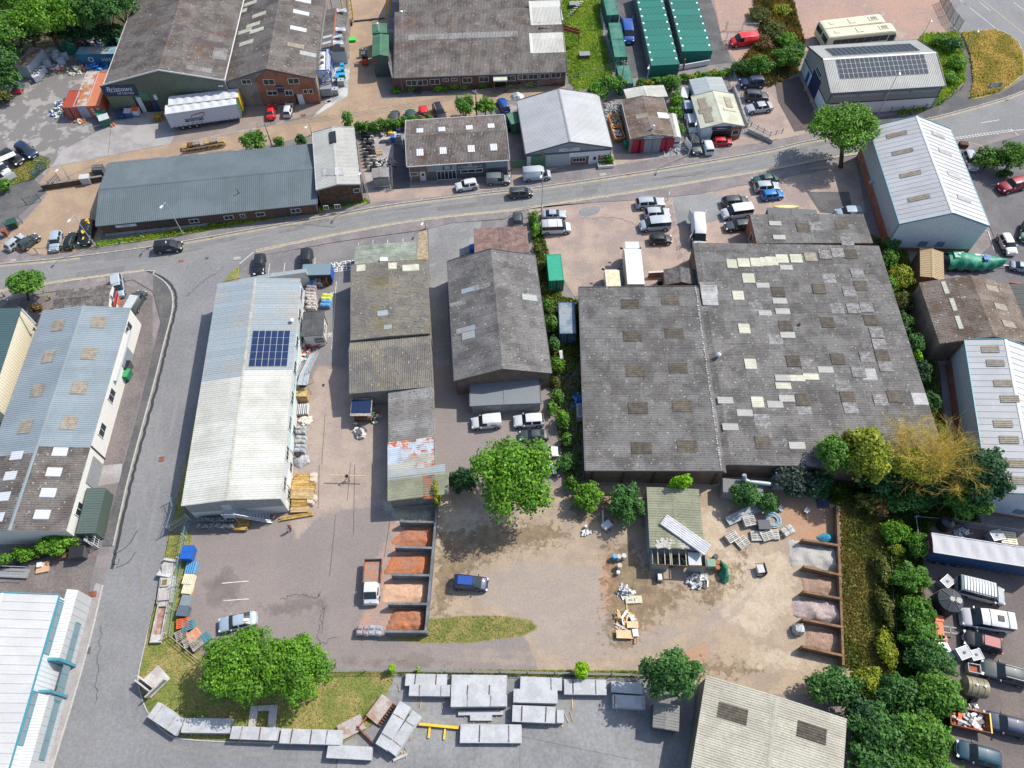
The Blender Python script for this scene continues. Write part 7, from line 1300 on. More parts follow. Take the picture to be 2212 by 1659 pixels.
def ibc():
 t=pm('tank',pn('white_tank',(.36,.38,.39),.6),((0,0,.62),(1.1,.92,.9)));b=MB()
 for x in(-.58,.58):
  for y in(-.48,.48):b.bar((x,y,.12),(x,y,1.12),.04)
 for z in(.2,.5,.8,1.1):
  b.bar((-.58,-.48,z),(.58,-.48,z),.03);b.bar((-.58,.48,z),(.58,.48,z),.03);b.bar((-.58,-.48,z),(-.58,.48,z),.03);b.bar((.58,-.48,z),(.58,.48,z),.03)
 for q in(-.35,-.1,.15,.4):b.bar((q,-.49,.15),(q,-.49,1.1),.025);b.bar((q,.49,.15),(q,.49,1.1),.025)
 c=MB();c.cone((0,0,1.07),(0,0,1.13),.13,.13,12)
 return[('tank',t,I4),('cage',b.mesh('cage',GV),I4),('cap',c.mesh('cap',BK),I4),('pallet_base',pm('pallet_base',WG,((0,0,.07),(1.18,1.0,.13))),I4)]
def IBC(px,lb_,rz=0,sc=1.1,z=.09):return place('ibc',ibc,px,lb_,'water_container','tank',rz,z,None,sc)
def dumpster(c,lidc):
 def f():
  b=MB();b.add([(-.62,-.42,.15),(.62,-.42,.15),(.62,.42,.15),(-.62,.42,.15),(-.68,-.55,1.15),(.68,-.55,1.15),(.68,.52,1.25),(-.68,.52,1.25)],[(3,2,1,0),(0,1,5,4),(1,2,6,5),(2,3,7,6),(3,0,4,7),(4,5,6,7)])
  w=MB();w.cone((0,-.03,0),(0,.03,0),.09,.09,8);wm=w.mesh('wheel',BK)
  out=[('bin_body',b.mesh('bin_body',c),I4)]
  for s in(-1,1):out.append(('lid',pm('lid',lidc,((s*.34,-.02,1.24),(.66,1.14,.06),0,0,0,.08)),I4))
  for k in rj(4):out.append(('rib',pm('rib',c,((-.45+k*.3,-.52,.75),(.05,.05,.7),0,0,0,.12)),I4))
  return out+[('wheel',wm,MT((x,y,.09))) for x in(-.5,.5) for y in(-.35,.35)]
 return f
def BIN(px,lb_,c,lid,rz=0,sc=1.1):return place(('bin',c.name,lid.name),dumpster(c,lid),px,lb_,'wheeled_bin','bin',rz,.09,None,sc)
def wheelie(c,lidc):
 def f():
  b=MB();b.add([(-.22,-.25,.08),(.22,-.25,.08),(.22,.25,.08),(-.22,.25,.08),(-.29,-.34,1.0),(.29,-.34,1.0),(.29,.32,1.05),(-.29,.32,1.05)],[(3,2,1,0),(0,1,5,4),(1,2,6,5),(2,3,7,6),(3,0,4,7),(4,5,6,7)])
  w=MB();w.cone((0,-.04,0),(0,.04,0),.1,.1,8);wm=w.mesh('wheel',BK)
  return[('bin_body',b.mesh('bin_body',c),I4),('lid',pm('lid',lidc,((0,-.02,1.06),(.62,.72,.06))),I4),('wheel',wm,MT((-.22,.3,.1))),('wheel',wm,MT((.22,.3,.1)))]
 return f
def WB(px,lb_,c,lid,rz=0,sc=1.2,grp=None):return place(('wb',c.name,lid.name),wheelie(c,lid),px,lb_,'wheelie_bin','bin',rz,.09,grp,sc)
def drum(c):
 def f():
  b=MB();b.cone((0,0,0),(0,0,.88),.29,.29,14);l=MB();l.cone((0,0,.86),(0,0,.89),.27,.27,14);h=MB()
  for z in(.3,.6):h.cone((0,0,z-.015),(0,0,z+.015),.305,.305,14)
  return[('drum_body',b.mesh('drum_body',c),I4),('drum_lid',l.mesh('drum_lid',c),MT((0,0,.02))),('hoop',h.mesh('hoop',c),I4)]
 return f
def DR(px,lb_,c,sc=1.1):return place(('drum',c.name),drum(c),px,lb_,'drum','drum',0,.09,None,sc)
def sackload(n,mt,lay_=4):
 def f():
  out=[('pallet_base',pm('pallet_base',WG,((0,0,.07),(1.2,1.0,.13))),I4)];b=MB();r=random.Random(n)
  v=[]
  for i in rj(7):
   for j in rj(5):x=-.3+.1*i;y=-.22+.11*j;e=min(i,6-i,1)*min(j,4-j,1);v.append((x,y,.13*e+.02*r.random()))
  b.add(v,[(i*5+j,(i+1)*5+j,(i+1)*5+j+1,i*5+j+1) for i in rj(6) for j in rj(4)]);b.box((0,0,-.01),(.62,.46,.04));me=b.mesh('sack',mt,False)
  for k in rj(lay_):
   for x in(-.3,.3):
    for y in(-.25,.25):out.append(('sack',me,MT((x+r.uniform(-.03,.03),y+r.uniform(-.03,.03),.17+k*.14))@MR(r.uniform(-.08,.08),4,'Z')))
  return out
 return f
def SACK(px,lb_,mt,rz=0,lay_=5,sc=1.25,n=1):return place(('sack',mt.name,lay_,n),sackload(n,mt,lay_),px,lb_,'sack_pallet','sacks',rz,.09,None,sc)
def crate(w,d,h,mt,slats=6):
 def f():
  out=[];s1=pm('slat',mt,((0,0,0),(w,.02,h/4*.8)));s2=pm('slat',mt,((0,0,0),(.02,d,h/4*.8)));tp=pm('top_slat',mt,((0,0,0),(w/slats*.82,d,.02)))
  for k in rj(4):
   z=h/4*(k+.5)
   out+=[('slat',s1,MT((0,y,z))) for y in(-d/2,d/2)]+[('slat',s2,MT((x,0,z))) for x in(-w/2,w/2)]
  out+=[('top_slat',tp,MT((-w/2+w/slats*(k+.5),0,h))) for k in rj(slats)]
  out.append(('filling',pm('filling',DG,((0,0,h/2-.02),(w-.08,d-.08,h-.06))),I4));return out
 return f
def CR(px,lb_,w,d,h,mt,rz=0,nm='crate',slats=6):return place(('crate',w,d,h,mt.name,slats),crate(w,d,h,mt,slats),px,lb_,nm,nm.replace('_',' '),rz)
def bag(mt):
 def f():
  b=MB();v=[];r=random.Random(3)
  for i in rj(7):
   z=i/6*.85;rad=.5*(1+.12*sin(i*1.1))*(1 if i<6 else.75)
   for k in rj(14):a=2*pi*k/14;q=(abs(cos(a))**4+abs(sin(a))**4)**-.25;v.append((rad*q*cos(a)+r.uniform(-.03,.03),rad*q*sin(a)+r.uniform(-.03,.03),z))
  b.add(v,[(i*14+k,i*14+(k+1)%14,(i+1)*14+(k+1)%14,(i+1)*14+k) for i in rj(6) for k in rj(14)]+[tuple(84+k for k in rj(14))]);out=[('bag_body',b.mesh('bag_body',mt),I4)]
  for s in(-1,1):h=MB();h.bar((-.4,s*.4,.8),(0,s*.32,1.05),.04);h.bar((0,s*.32,1.05),(.4,s*.4,.8),.04);out.append(('strap',h.mesh('strap',mt),I4))
  return out
 return f
def BAG(px,lb_,mt,sc=1.,rz=0):return place(('bag',mt.name),bag(mt),px,lb_,'bulk_bag','bag',rz,.09,None,sc)
def tg(px,lb_,name,parts,rz=0,z=.09,grp_=None):
 name,_,cat=name.partition('|');e=ety(name,at(px,z),lb_,cat or name.replace('_',' '),grp_,rz)
 for nm,mt,bx in parts:b=MB();[b.box(*q) for q in bx];b.bd(nm,mt,e)
 return e
def hp(px,lb_,mats,n=60,r=1.6,hgt=.6,size=(.5,.3,.12),name='scrap_heap',cat='scrap',sd0=1,flat=.8):
 rr=random.Random(sd0);e=ety(name,at(px),lb_,cat);bs=[MB() for _ in mats]
 for k in rj(n):
  a=rr.uniform(0,6.28);d=r*rr.random()**.6;z=max(.05,hgt*(1-d/r)*rr.uniform(.3,1));bs[k%len(mats)].box((d*cos(a),d*sin(a)*flat,z),(size[0]*rr.uniform(.5,1.8),size[1]*rr.uniform(.4,1.4),size[2]*rr.uniform(.5,1.6)),rr.uniform(0,3.14),0,rr.uniform(-.4,.4),rr.uniform(-.4,.4))
 for b,m in zip(bs,mats):tag(b.bd('pieces',m,e),kd='stuff')
 return e
# --- concrete slab stacks
SLAB=mk('precast_concrete',(.42,.43,.44),.85,k2=(.35,.36,.37),sc=.7,fi=.06,ov_=.04)
def slabs(p0,p1,wd,n,lb_,th=.16,bat=(.28,.72),h=None,z=.105,exr=None):
 H_=h or n*(th+.02)+.1;c,rz,L=frame(p0,p1,H_);e=ety('concrete_slab_stack',(c.x,c.y,z),lb_,'concrete slabs',None,rz);r=random.Random(int(L*100))
 for k in rj(n):
  me=CACHE.setdefault(('slab',round(L,1),wd,th),pm('slab',SLAB,((0,0,0),(L,wd,th))));o=link('slab',me,e,MT((r.uniform(-.06,.06),r.uniform(-.04,.04),.1+th/2+k*(th+.02))))
 for t in bat:bx(e,'batten',WG if r.random()<.5 else WO,(L*(t-.5),0,H_+.04),(.09,wd*.92,.07),r.uniform(-.05,.05))
 for x in(-L*.35,L*.35):bx(e,'bearer',WP,(x,0,.05),(.12,wd+.5,.1))
 return e
for a_,c_,w_,n_,l_,bt in((tN(1288,895),tN(1648,900),1.35,4,'north-west stack of slabs by the fence with two battens',(.25,.75)),(tN(1692,900),tN(2165,905),1.25,5,'long slab stack against the fence, second from the west',()),(tN(1328,985),tN(1680,990),1.25,6,'slab stack in front of the north-west one, two battens',(.25,.78)),(tN(1688,985),tN(2160,985),1.2,6,'long slab stack in the middle of three, two straight battens',(.3,.7)),(tN(1688,1080),tN(2165,1075),1.25,8,'tallest long slab stack with one slanting batten',(.3,.72)),
  (tO(70,920),tO(430,935),1.4,5,'slab stack by the fence with loose white sticks on it',(.75,)),(tO(10,1035),tO(390,1045),1.5,5,'bare slab stack without battens in the second row',()),(tO(5,1185),tO(375,1200),1.75,6,'slab stack with a wooden cross on its top',(.22,.78)),(tO(385,1215),tO(445,1217),1.4,5,'short end stack butting against the stack with the cross',()),(tO(448,955),tO(812,960),1.7,5,'slab stack under the lime green tree, two battens',(.22,.76)),(tO(862,955),tO(1130,975),1.25,5,'shaded slab stack under the dark leafy tree',()),(tO(870,1080),tO(1148,1095),1.4,6,'slab stack in front of the shaded one with end battens',(.06,.94)),
  (tN(1765,1360),(1106+20,1585),1.95,4,'wide slab stack standing alone in the yard, two battens',(.32,.80)),(tN(615,1515),tN(1000,1535),1.35,5,'slab stack lying at the yard entrance over the drain',()),(tN(215,1380),tN(740,1395),1.55,6,'slab stack on the grass edge with a plank lying lengthwise',(.18,.5,.76)),(tN(-210,1350),tN(190,1365),1.35,6,'slab stack on the kerb behind the concrete frame',(.22,.62)),(tM(1575,1290),tM(1990,1295),1.55,6,'slab stack on the kerb by the tilted wall panels',(.02,)),
  (tM(1320,1150),tM(1560,1310),1.8,6,'splayed slab stack at the curve of the kerb',(.2,.7))):
 slabs(a_,c_,w_,n_,l_,bat=bt)
slabs(tN(1080,1480),tN(1290,1110),1.5,9,'tall diagonal slab stack, western of the diagonal pair',bat=(.25,.72));slabs(tN(1165,1530),tN(1390,1190),1.25,7,'tall diagonal slab stack, eastern of the diagonal pair',bat=(.25,.75))
for a_,c_,w_,n_,l_ in((tN(1745,1185),tN(2135,1180),.45,2,'long thin beam lying below the tallest slab stack'),(tN(1850,1220),tN(2040,1220),.75,2,'short wide lintel bundle below the long thin beam'),(tN(1185,1590),tN(1310,1535),.3,1,'single small concrete lintel lying askew on the yard')):slabs(a_,c_,w_,n_,l_,bat=())
def beam(p0,p1,w,h,mt,lb_,name='loose_batten',cat='timber',z=.105):
 a,b_=at(p0,z),at(p1,z);d=b_-a;e=MB();e.box((0,0,h/2),(d.length,w,h));o=e.bd(name,mt);o.location=(a+b_)/2;o.rotation_euler.z=atan2(d.y,d.x);return tag(o,lb_,cat)
for k,(a_,c_,l_) in enumerate(((tN(1230,940),tN(1243,1000),'short batten lying west of the north-west slab stack'),(tN(1432,1060),tN(1420,1140),'batten poking out below the second row stack'),(tN(1620,1080),tN(1612,1150),'batten lying left of the tallest slab stack'),(tN(1355,1345),tN(1335,1415),'loose batten right of the diagonal stacks'),(tN(1288,1485),tN(1305,1545),'batten crossing the small askew lintel'),(tO(520,1050),tO(520,1150),'upright looking batten below the lime tree stack'),(tO(450,1180),tO(490,1268),'longer of two slanting sticks east of the cross stack'),(tO(500,1175),tO(525,1255),'shorter of two slanting sticks east of the cross stack'))):beam(a_,c_,.12,.1,WP if k%2 else WG,l_)
e=tg(tN(1580,1300),'yellow steel lifting beam with two hanging arms on the slab yard','lifting_beam',[('main_beam',YL,[((0,0,.3),(4.7,.28,.35))]),('arm',YL,[((-1.0,-.75,.15),(.22,1.2,.2))]),('arm',YL,[((.8,-.75,.15),(.22,1.2,.2))]),('end_plate',DG,[((-2.35,0,.3),(.08,.4,.5))])],rzo(tN(1425,1280),tN(1740,1310)),.105)
PC=mk('stained_precast',(.46,.45,.43),.85,k2=(.36,.33,.30),sc=.8)
e=tg(tM(1392,410),'long white precast trough lying on the grass verge','concrete_trough|trough',[('base',PC,[((0,0,.1),(4.9,1.3,.15))]),('side_rim',PC,[((0,.58,.35),(4.9,.16,.4))]),('side_rim',PC,[((0,-.58,.35),(4.9,.16,.4))]),('end_block',PC,[((-2.0,0,.38),(.9,1.1,.4))]),('end_block',PC,[((2.2,0,.38),(.5,1.1,.4))]),('rust_stain_panel',mk('stained_inner',(.40,.32,.28),.9,k2=(.3,.16,.12),sc=1.5),[((.2,0,.2),(3.4,.9,.04))])],rzo(tM(1365,555),tM(1425,265)),.1)
e=tg(tM(1450,130),'pale precast chamber with a square opening by the trough','concrete_chamber|concrete block',[('slab',PC,[((0,0,.3),(3.4,1.9,.5))]),('opening_frame',PC,[((.9,.2,.65),(1.1,1.0,.25))]),('opening',pn('rusty_hole',(.18,.12,.04)),[((.9,.2,.79),(.7,.6,.02))]),('wedge',PC,[((-.8,0,.6),(1.3,1.4,.2),0,0,.2)])],rzo(tM(1440,230),tM(1470,20)),.1)
e=tg(tI(1465,1600),'folded white precast wall units behind the verge fence','concrete_wall_unit|concrete block',[('slab',PC,[((0,0,.4),(2.6,1.8,.25),0,0,.25)]),('slab',PC,[((-.5,-.3,.75),(2.0,1.4,.2),.3,0,-.3)]),('foot',PC,[((1.0,.1,.35),(.3,1.7,.6))])],rzo(tI(1430,1659),tI(1480,1540)),.1)
rz0=rzo(tM(1260,1050),tM(1430,930))
e=tg(tM(1335,940),'L-shaped precast wall panels leaning together on the grass corner','concrete_wall_unit|concrete block',[('wall_panel',PC,[((0,-.9,.8),(2.6,.18,1.5),0,0,0,.15)]),('wall_panel',PC,[((-.8,.3,.8),(.18,2.4,1.5),.15,0,.1)]),('wall_panel',PC,[((-.3,.4,.8),(.18,2.6,1.5),.15,0,.1)]),('base_slab',PC,[((.3,.2,.15),(2.8,2.4,.2))])],rz0+.2,.1)
for k,(p,l_,r_) in enumerate(((tN(1075,1155),'rusty stained concrete panel leaning on its comb frame',.95),(tN(830,1310),'wide rust stained concrete panel lying on the grass edge',.45))):
 tg(p,l_,'precast_unit|concrete block',[('panel',mk('rusty_concrete',(.38,.34,.32),.9,k2=(.30,.20,.15),sc=.7),[((0,0,.45),(2.9,1.7,.16),0,0,0,.25)])]+[('tooth',WO,[((-1.3+j*.33,-1.05,.2),(.16,.5,.35))]) for j in rj(9 if k==0 else 0)]+[('bearer',WG,[((0,.5,.15),(2.6,.15,.25))])],r_,.1)
tg(tN(960,1385),'rusty L-shaped steel mould by the diagonal slab stacks','steel_mould|mould',[('long_side',RUST,[((0,0,.3),(3.2,.15,.5),-.7)]),('short_side',RUST,[((-.6,1.4,.3),(1.9,.15,.5),.9)])],0,.105)
tg(tN(60,1240),'flat weathered concrete frame with grass growing in its opening','precast_ring|concrete block',[('side',PC,[((-1.1,0,.1),(.9,3.0,.25))]),('side',PC,[((1.15,0,.1),(.9,3.0,.25))]),('crosspiece',PC,[((0,1.2,.1),(1.4,.6,.25))])],.05,.1)
# --- materials bays
DW=mk('bay_wall_concrete',(.17,.18,.19),.9,k2=(.11,.12,.13),sc=.8);BW=mk('bay_wall_timber',(.22,.13,.07),.9,k2=(.14,.085,.05),sc=.8,fi=.15)
def baywall(p0,p1,h,mt,lb_,t=.22,n=5):
 a,b_=at(p0,.09,h),at(p1,.09,h);d=b_-a;e=ety('bay_wall',(a+b_)/2,lb_,'wall',None,atan2(d.y,d.x));L=d.length;e.location.z=.09
 k=max(2,round(L/(L/n)))
 me=CACHE.setdefault(('bw',round(L,1),h,mt.name),pm('wall_panel',mt,((0,0,0),(L/k-.02,t,h/2-.015))))
 for i in rj(k):
  for j in rj(2):link('wall_panel',me,e,MT((-L/2+L/k*(i+.5),unf(-.01,.01),h/4+j*h/2)))
 bx(e,'coping',mt,(0,0,h+.02),(L,t+.06,.05))
 for x in(-L/2,L/2):bx(e,'post',mt,(x,0,h/2),(.1,t+.12,h))
 return e
for a_,c_,l_ in((tJ(1245,1190),tJ(1550,1195),'concrete bay wall between the green-grey bay and the upper red sand'),(tJ(1205,1410),tJ(1525,1418),'concrete bay wall between the two upper red sand bays'),(tJ(1175,1650),tJ(1505,1655),'concrete bay wall above the pale pink sand bay'),(tN(1143,240),tN(1480,243),'concrete bay wall below the pale pink sand bay'),(tN(1115,480),tN(1455,482),'southern end wall of the red sand bays')):baywall(a_,c_,1.5,DW,l_)
baywall(tJ(1568,1010),tN(1465,490),1.5,DW,'long back wall of the red sand bays along the gravel yard',n=14)
for a_,c_,l_ in((tL(300,1345),tL(600,1395),'timber bay wall above the grey grit, nearest the blue tarpaulin'),(tL(310,1578),tL(635,1655),'timber bay wall below the grey grit bay'),(tP(305,135),tP(640,200),'timber bay wall above the pink gravel bay'),(tP(300,375),tP(640,442),'timber bay wall below the pink gravel bay'),(tP(298,610),tP(648,690),'southernmost timber bay wall')):baywall(a_,c_,1.4,BW,l_)
baywall(tL(595,1050),tP(650,770),1.3,BW,'long timber back wall of the eastern aggregate bays',n=14)
def mdn(px,lb_,mt,h,name='sand_heap',cat='sand',n=26,sd0=1,edge=.9):
 P=[tuple(G(p).xy) for p in px];x0,x1=min(p[0] for p in P),max(p[0] for p in P);y0,y1=min(p[1] for p in P),max(p[1] for p in P);X,Y=np.meshgrid(np.linspace(x0,x1,n),np.linspace(y0,y1,n));Q=np.c_[X.ravel(),Y.ravel()];d=sdist(Q,P)
 from mathutils import noise as MN
 nz=np.array([MN.noise(Vc((x*.7+sd0,y*.7,0)))+.5*MN.noise(Vc((x*2.1,y*2.1+sd0,0))) for x,y in Q]);Z=np.clip(d/edge+nz*.5,-.2,1);g_=np.clip((Q[:,0]-x0)/(x1-x0),0,1);Z=Z*h*(.35+.65*g_)*(1+nz*.5);Z=np.where(d<0,-.08,np.maximum(Z,-.08))+.10
 b=MB();b.v=[(x-Q[:,0].mean(),y-Q[:,1].mean(),z) for(x,y),z in zip(Q,Z)];b.f=[(j*n+i,j*n+i+1,(j+1)*n+i+1,(j+1)*n+i) for j in rj(n-1) for i in rj(n-1) if max(Z[j*n+i],Z[j*n+i+1],Z[(j+1)*n+i])>.03];b.m=[0]*len(b.f)
 o=b.bd(name,mt,None,True);o.location=(Q[:,0].mean(),Q[:,1].mean(),0);return tag(o,lb_,cat)
mdn([tJ(1300,1235),tJ(1545,1225),tJ(1530,1412),tJ(1225,1400),tJ(1165,1370)],'red sand heap in the northern red bay',REDSAND,.4,sd0=1);mdn([tJ(1180,1480),tJ(1520,1470),tJ(1505,1645),tJ(1100,1645)],'wide smooth red sand heap in the middle bay',REDSAND,.25,sd0=4);mdn([tN(1100,75),tN(1490,50),tN(1480,240),tN(1100,230)],'pale pink sand spread in the bay by the tipper truck',SANDP,.35,sd0=7);mdn([tN(1190,290),tN(1470,285),tN(1455,480),tN(1120,470)],'lumpy red sand heap in the southern bay',REDSAND,.6,sd0=9,edge=.7)
mdn([tJ(1160,1075),tJ(1560,1065),tJ(1550,1180),tJ(1240,1190)],'thin grey-green spoil spread below the patchwork lean-to',mk('grey_green_spoil',(.36,.34,.26),.95,k2=(.28,.27,.23),sc=.7,fi=.2),.25,sd0=11)
mdn([tL(180,1340),tL(300,1370),tL(600,1400),tL(625,1640),tL(310,1570),tL(190,1580)],'pale grey grit heap in the north-eastern bay',GRITG,.6,'grit_heap','grit',sd0=13);mdn([tP(240,190),tP(620,215),tP(620,430),tP(330,370),tP(220,350),tP(200,260)],'pinkish gravel heap in the third eastern bay',GRITP,.9,'gravel_heap','gravel',sd0=15)
mdn([tL(340,1659),tL(620,1659),tP(620,190),tP(300,120),tP(280,20)],'brown aggregate spread in the second eastern bay',BRSAND,.4,'gravel_heap','gravel',sd0=17);mdn([tP(330,470),tP(640,460),tP(640,680),tP(320,600)],'brown soil spread in the fourth eastern bay',BRSAND,.45,'soil_heap','soil',sd0=19)
# --- fences, railings, posts
def fnc(pxs,lb_,h=1.8,mt=GV,post=3.0,rails=3,pales=None,mesh=False,name='fence',z=.09,cat='fence',pmat=None):
 Pn=[at(p,z) for p in pxs];o0=Pn[0].copy();e=ety(name,o0,lb_,cat);tot=0;pl=MB()
 for i in rj(len(Pn)-1):
  a,b_=Pn[i]-o0,Pn[i+1]-o0;L=(b_-a).length;n=max(1,round(L/post));d=(b_-a)/n
  for k in rj(n+(i==len(Pn)-2)):br(e,'post',pmat or mt,a+d*k,a+d*k+Vc((0,0,h+.1)),.09)
  for r in rj(rails):
   b=MB();zz=h*(r+.5)/rails if rails>1 else h*.95;b.bar(a+Vc((0,0,zz)),b_+Vc((0,0,zz)),.05);b.bd('rail',mt,e)
  if pales:
   m=int(L/pales);dd=(b_-a)/m
   for k in rj(m):
    if tot<300:br(e,'pale',mt,a+dd*k,a+dd*k+Vc((0,0,h)),.07,.03)
    else:pl.bar(a+dd*k,a+dd*k+Vc((0,0,h)),.07,.03)
    tot+=1
  if mesh:
   q=MB();m=int(L/.5)
   for k in rj(m):q.bar(a+(b_-a)*k/m,a+(b_-a)*k/m+Vc((0,0,h)),.015)
   for k in rj(6):q.bar(a+Vc((0,0,h*(k+.5)/6)),b_+Vc((0,0,h*(k+.5)/6)),.015)
   tag(q.bd('wire_mesh',mt,e),kd='stuff')
 if pl.v:tag(pl.bd('pales',mt,e),kd='stuff')
 return e
GRF=pn('fence_green',(.02,.10,.08));BLF=pn('fence_blue',(.02,.10,.20))
fnc([tE(860,485),tE(1220,420),tE(1640,350),tF(60,240),tF(500,150)],'thin green post fence along the verge of the timber hall',1.3,GRF,3.3,1,mesh=False)
fnc([tE(20,400),tE(330,535),tE(560,510),tE(850,475)],'low green post fence in front of the parked cars',1.2,GRF,2.9,1)
fnc([tE(230,110),tE(355,75)],'green mesh gate by the lane',1.6,GRF,3,2,mesh=True,name='gate',cat='gate');fnc([tE(70,320),tE(200,270)],'green mesh gate around the green bins',1.5,GRF,3,2,mesh=True,name='gate',cat='gate')
fnc([tA(305,1545),tA(405,1460)],'blue steel gate by the grass bank',1.7,BLF,5,3,.25,name='gate',cat='gate');fnc([tA(450,1630),tA(525,1565)],'blue steel gate by the retaining wall',1.7,BLF,5,3,.3,name='gate',cat='gate')
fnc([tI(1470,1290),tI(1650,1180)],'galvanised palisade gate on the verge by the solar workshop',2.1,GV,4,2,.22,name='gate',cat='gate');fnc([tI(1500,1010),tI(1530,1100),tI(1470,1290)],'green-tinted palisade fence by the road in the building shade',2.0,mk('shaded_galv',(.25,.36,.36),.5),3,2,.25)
fnc([tI(1655,1180),tI(1620,1340),tI(1580,1540),tM(1545,90),tM(1510,300),tM(1480,525)],'green mesh fence with cranked posts along the site edge',2.0,mk('green_wire',(.16,.30,.24),.6),3.4,2,mesh=True,pmat=LG);fnc([tM(1480,525),tM(1740,740),(500,1455)],'low boarded fence behind the pallets at the site corner',1.2,WG,2.5,3)
fnc([(700,1452),tN(950,825),tN(1640,835),tN(2110,840),tO(370,850),tO(855,860),tO(1130,868),(1480,1468)],'wire fence on concrete posts between the gravel yard and slab yard',1.5,mk('fence_wire',(.2,.21,.2),.6),3.6,4,pmat=CONC)
fnc([tI(870,1080),tI(800,1400)],'white galvanised palisade fence by the green canopy',2.1,mk('bright_galv',(.55,.57,.58),.5),3,2,.3);fnc([tI(930,1120),tI(860,1420),tI(800,1390)],'outer palisade fence run returning to the gate post',2.1,mk('bright_galv',(.55,.57,.58),.5),3,2,.3);fnc([tI(580,1450),tI(790,1385)],'dark palisade fence above the black dumpster',1.8,DG,3,2,.25);fnc([tI(0,1610),tI(340,1520),tI(480,1480)],'black palisade fence below the bottom-left bushes',1.7,BK,3,2,.25)
fnc([tC(1900,690),tC(2050,1130)],'blue steel railing on the retaining wall by the parking',1.1,BLF,1.6,2,z=.9);fnc([tC(2050,1130),tC(2212,1215),tD(105,1190)],'blue steel railing returning along the street front',1.1,BLF,1.5,2,z=.9)
tg(tC(1965,930),'concrete retaining wall under the blue railing','retaining_wall|wall',[('wall_face',CONC,[((0,0,.45),(11.5,.3,.9))]),('coping',CPALE,[((0,0,.93),(11.5,.4,.06))])],rzo(tC(2050,1130),tC(1890,700)),.05);tg(tC(2140,1190),'curved end of the concrete retaining wall by the road','retaining_wall|wall',[('wall_face',CONC,[((0,0,.4),(5.2,.3,.8))])],rzo(tC(2055,1150),tC(2212,1225)),.05)
for a_,c_,l_ in((tC(1280,640),tC(1470,600),'white ramp wall segment at the foot of the western container row'),(tC(1485,600),tC(1700,560),'white ramp wall segment at the foot of the eastern container row')):
 q=at(a_),at(c_);d=q[1]-q[0];tg(((a_[0]+c_[0])/2,(a_[1]+c_[1])/2),l_,'ramp_wall|wall',[('wall_face',WH,[((0,0,.5),(d.length,.2,1.0))]),('coping',LG,[((0,0,1.02),(d.length,.26,.05))])],atan2(d.y,d.x))
for p,l_ in((tC(1273,650),'red steel post at the west end of the ramp wall'),(tC(1478,600),'red steel post in the middle of the ramp wall')):tg(p,l_,'steel_post|post',[('shaft',pn('post_red',(.42,.05,.04)),[((0,0,1.1),(.25,.25,2.2))])])
fnc([tD(1480,20),tD(1560,190),tD(1640,280)],'tall wooden panel fence by the coach yard',2.6,mk('panel_grey',(.18,.19,.19),.8),2.2,3,.22);fnc([tC(1860,420),tC(1850,345),tC(2130,355)],'temporary mesh fence in front of the red roofed van',1.9,GV,3.2,2,mesh=True);fnc([tC(1840,260),tC(1850,265),tC(2120,262)],'temporary mesh fence behind the red roofed van',1.9,GV,3.2,2,mesh=True)
fnc([tD(1050,975),tD(1240,960),tD(1350,950),tD(1500,900),tD(1660,780)],'dark post and wire fence along the foot of the solar unit',1.2,BK,2.6,2);fnc([tC(760,150),tC(830,420),tC(900,640)],'wire fence between grass field and single containers',1.6,GV,2.6,3);fnc([tB(905,1500),tB(950,1659)],'pale palisade fence by the substation',1.8,mk('bright_galv',(.55,.57,.58),.5),2,2,.25);fnc([tB(1175,1400),tB(1185,1640)],'weathered timber fence right of the substation',1.6,WG,2,3,.2);fnc([tB(1010,1640),tB(1160,1640)],'timber frame fence below the substation',1.0,WG,1.3,2)
fnc([tF(725,120),tF(825,110)],'green double gate at the end of the verge',1.4,GRF,1.8,2,.3,name='gate',cat='gate');fnc([tL(1250,1165),tL(1270,1330)],'white scaffold rail at the north-west of the east car park',1.0,LG,3,1);fnc([tL(1265,1165),tL(1560,1190),tL(2160,1280)],'white pipe rail along the north of the blue trailer',1.0,LG,4,2)
loop=MB();
for s in(-.35,.35):loop.bar((s,0,0),(s,0,.75),.05)
loop.bar((-.35,0,.75),(.35,0,.75),.05);lm=loop.mesh('hoop',GV)
for k in rj(8):
 p=lerp(tG(1375,130),tG(1480,620),k/7);e=ety('hoop_barrier',at(p),ORD[k]+' steel hoop from the road between the two car parks','barrier','steel hoops between the two car parks',1.3);link('hoop',lm,e)
def lamp(base,top,lb_,arm=1.0,mt=GV,head=True):
 b0=at(base,.05);h=max(2,hfit(top,b0.xy));e=ety('street_lamp',b0,lb_,'street lamp');t=G(top,h)-b0;t.z=0;a=MB();a.cone((0,0,0),(0,0,h),.085,.05,8);a.bd('column',mt,e)
 d=t.normalized() if t.length>.3 else Vc((-.3,-.95,0));a=MB();a.bar((0,0,h),d*arm+Vc((0,0,h+.1)),.06);a.bd('bracket',mt,e);a=MB();a.box((*(d*(arm+.25)).xy,h+.1),(.65,.3,.14),atan2(d.y,d.x));a.bd('lantern',WH,e);a=MB();a.box((*(d*(arm+.25)).xy,h+.02),(.5,.24,.03),atan2(d.y,d.x));a.bd('lantern_glass',GLASSL,e);a=MB();a.cone((0,0,0),(0,0,.9),.13,.12,8);a.bd('base_sleeve',mt,e);return e
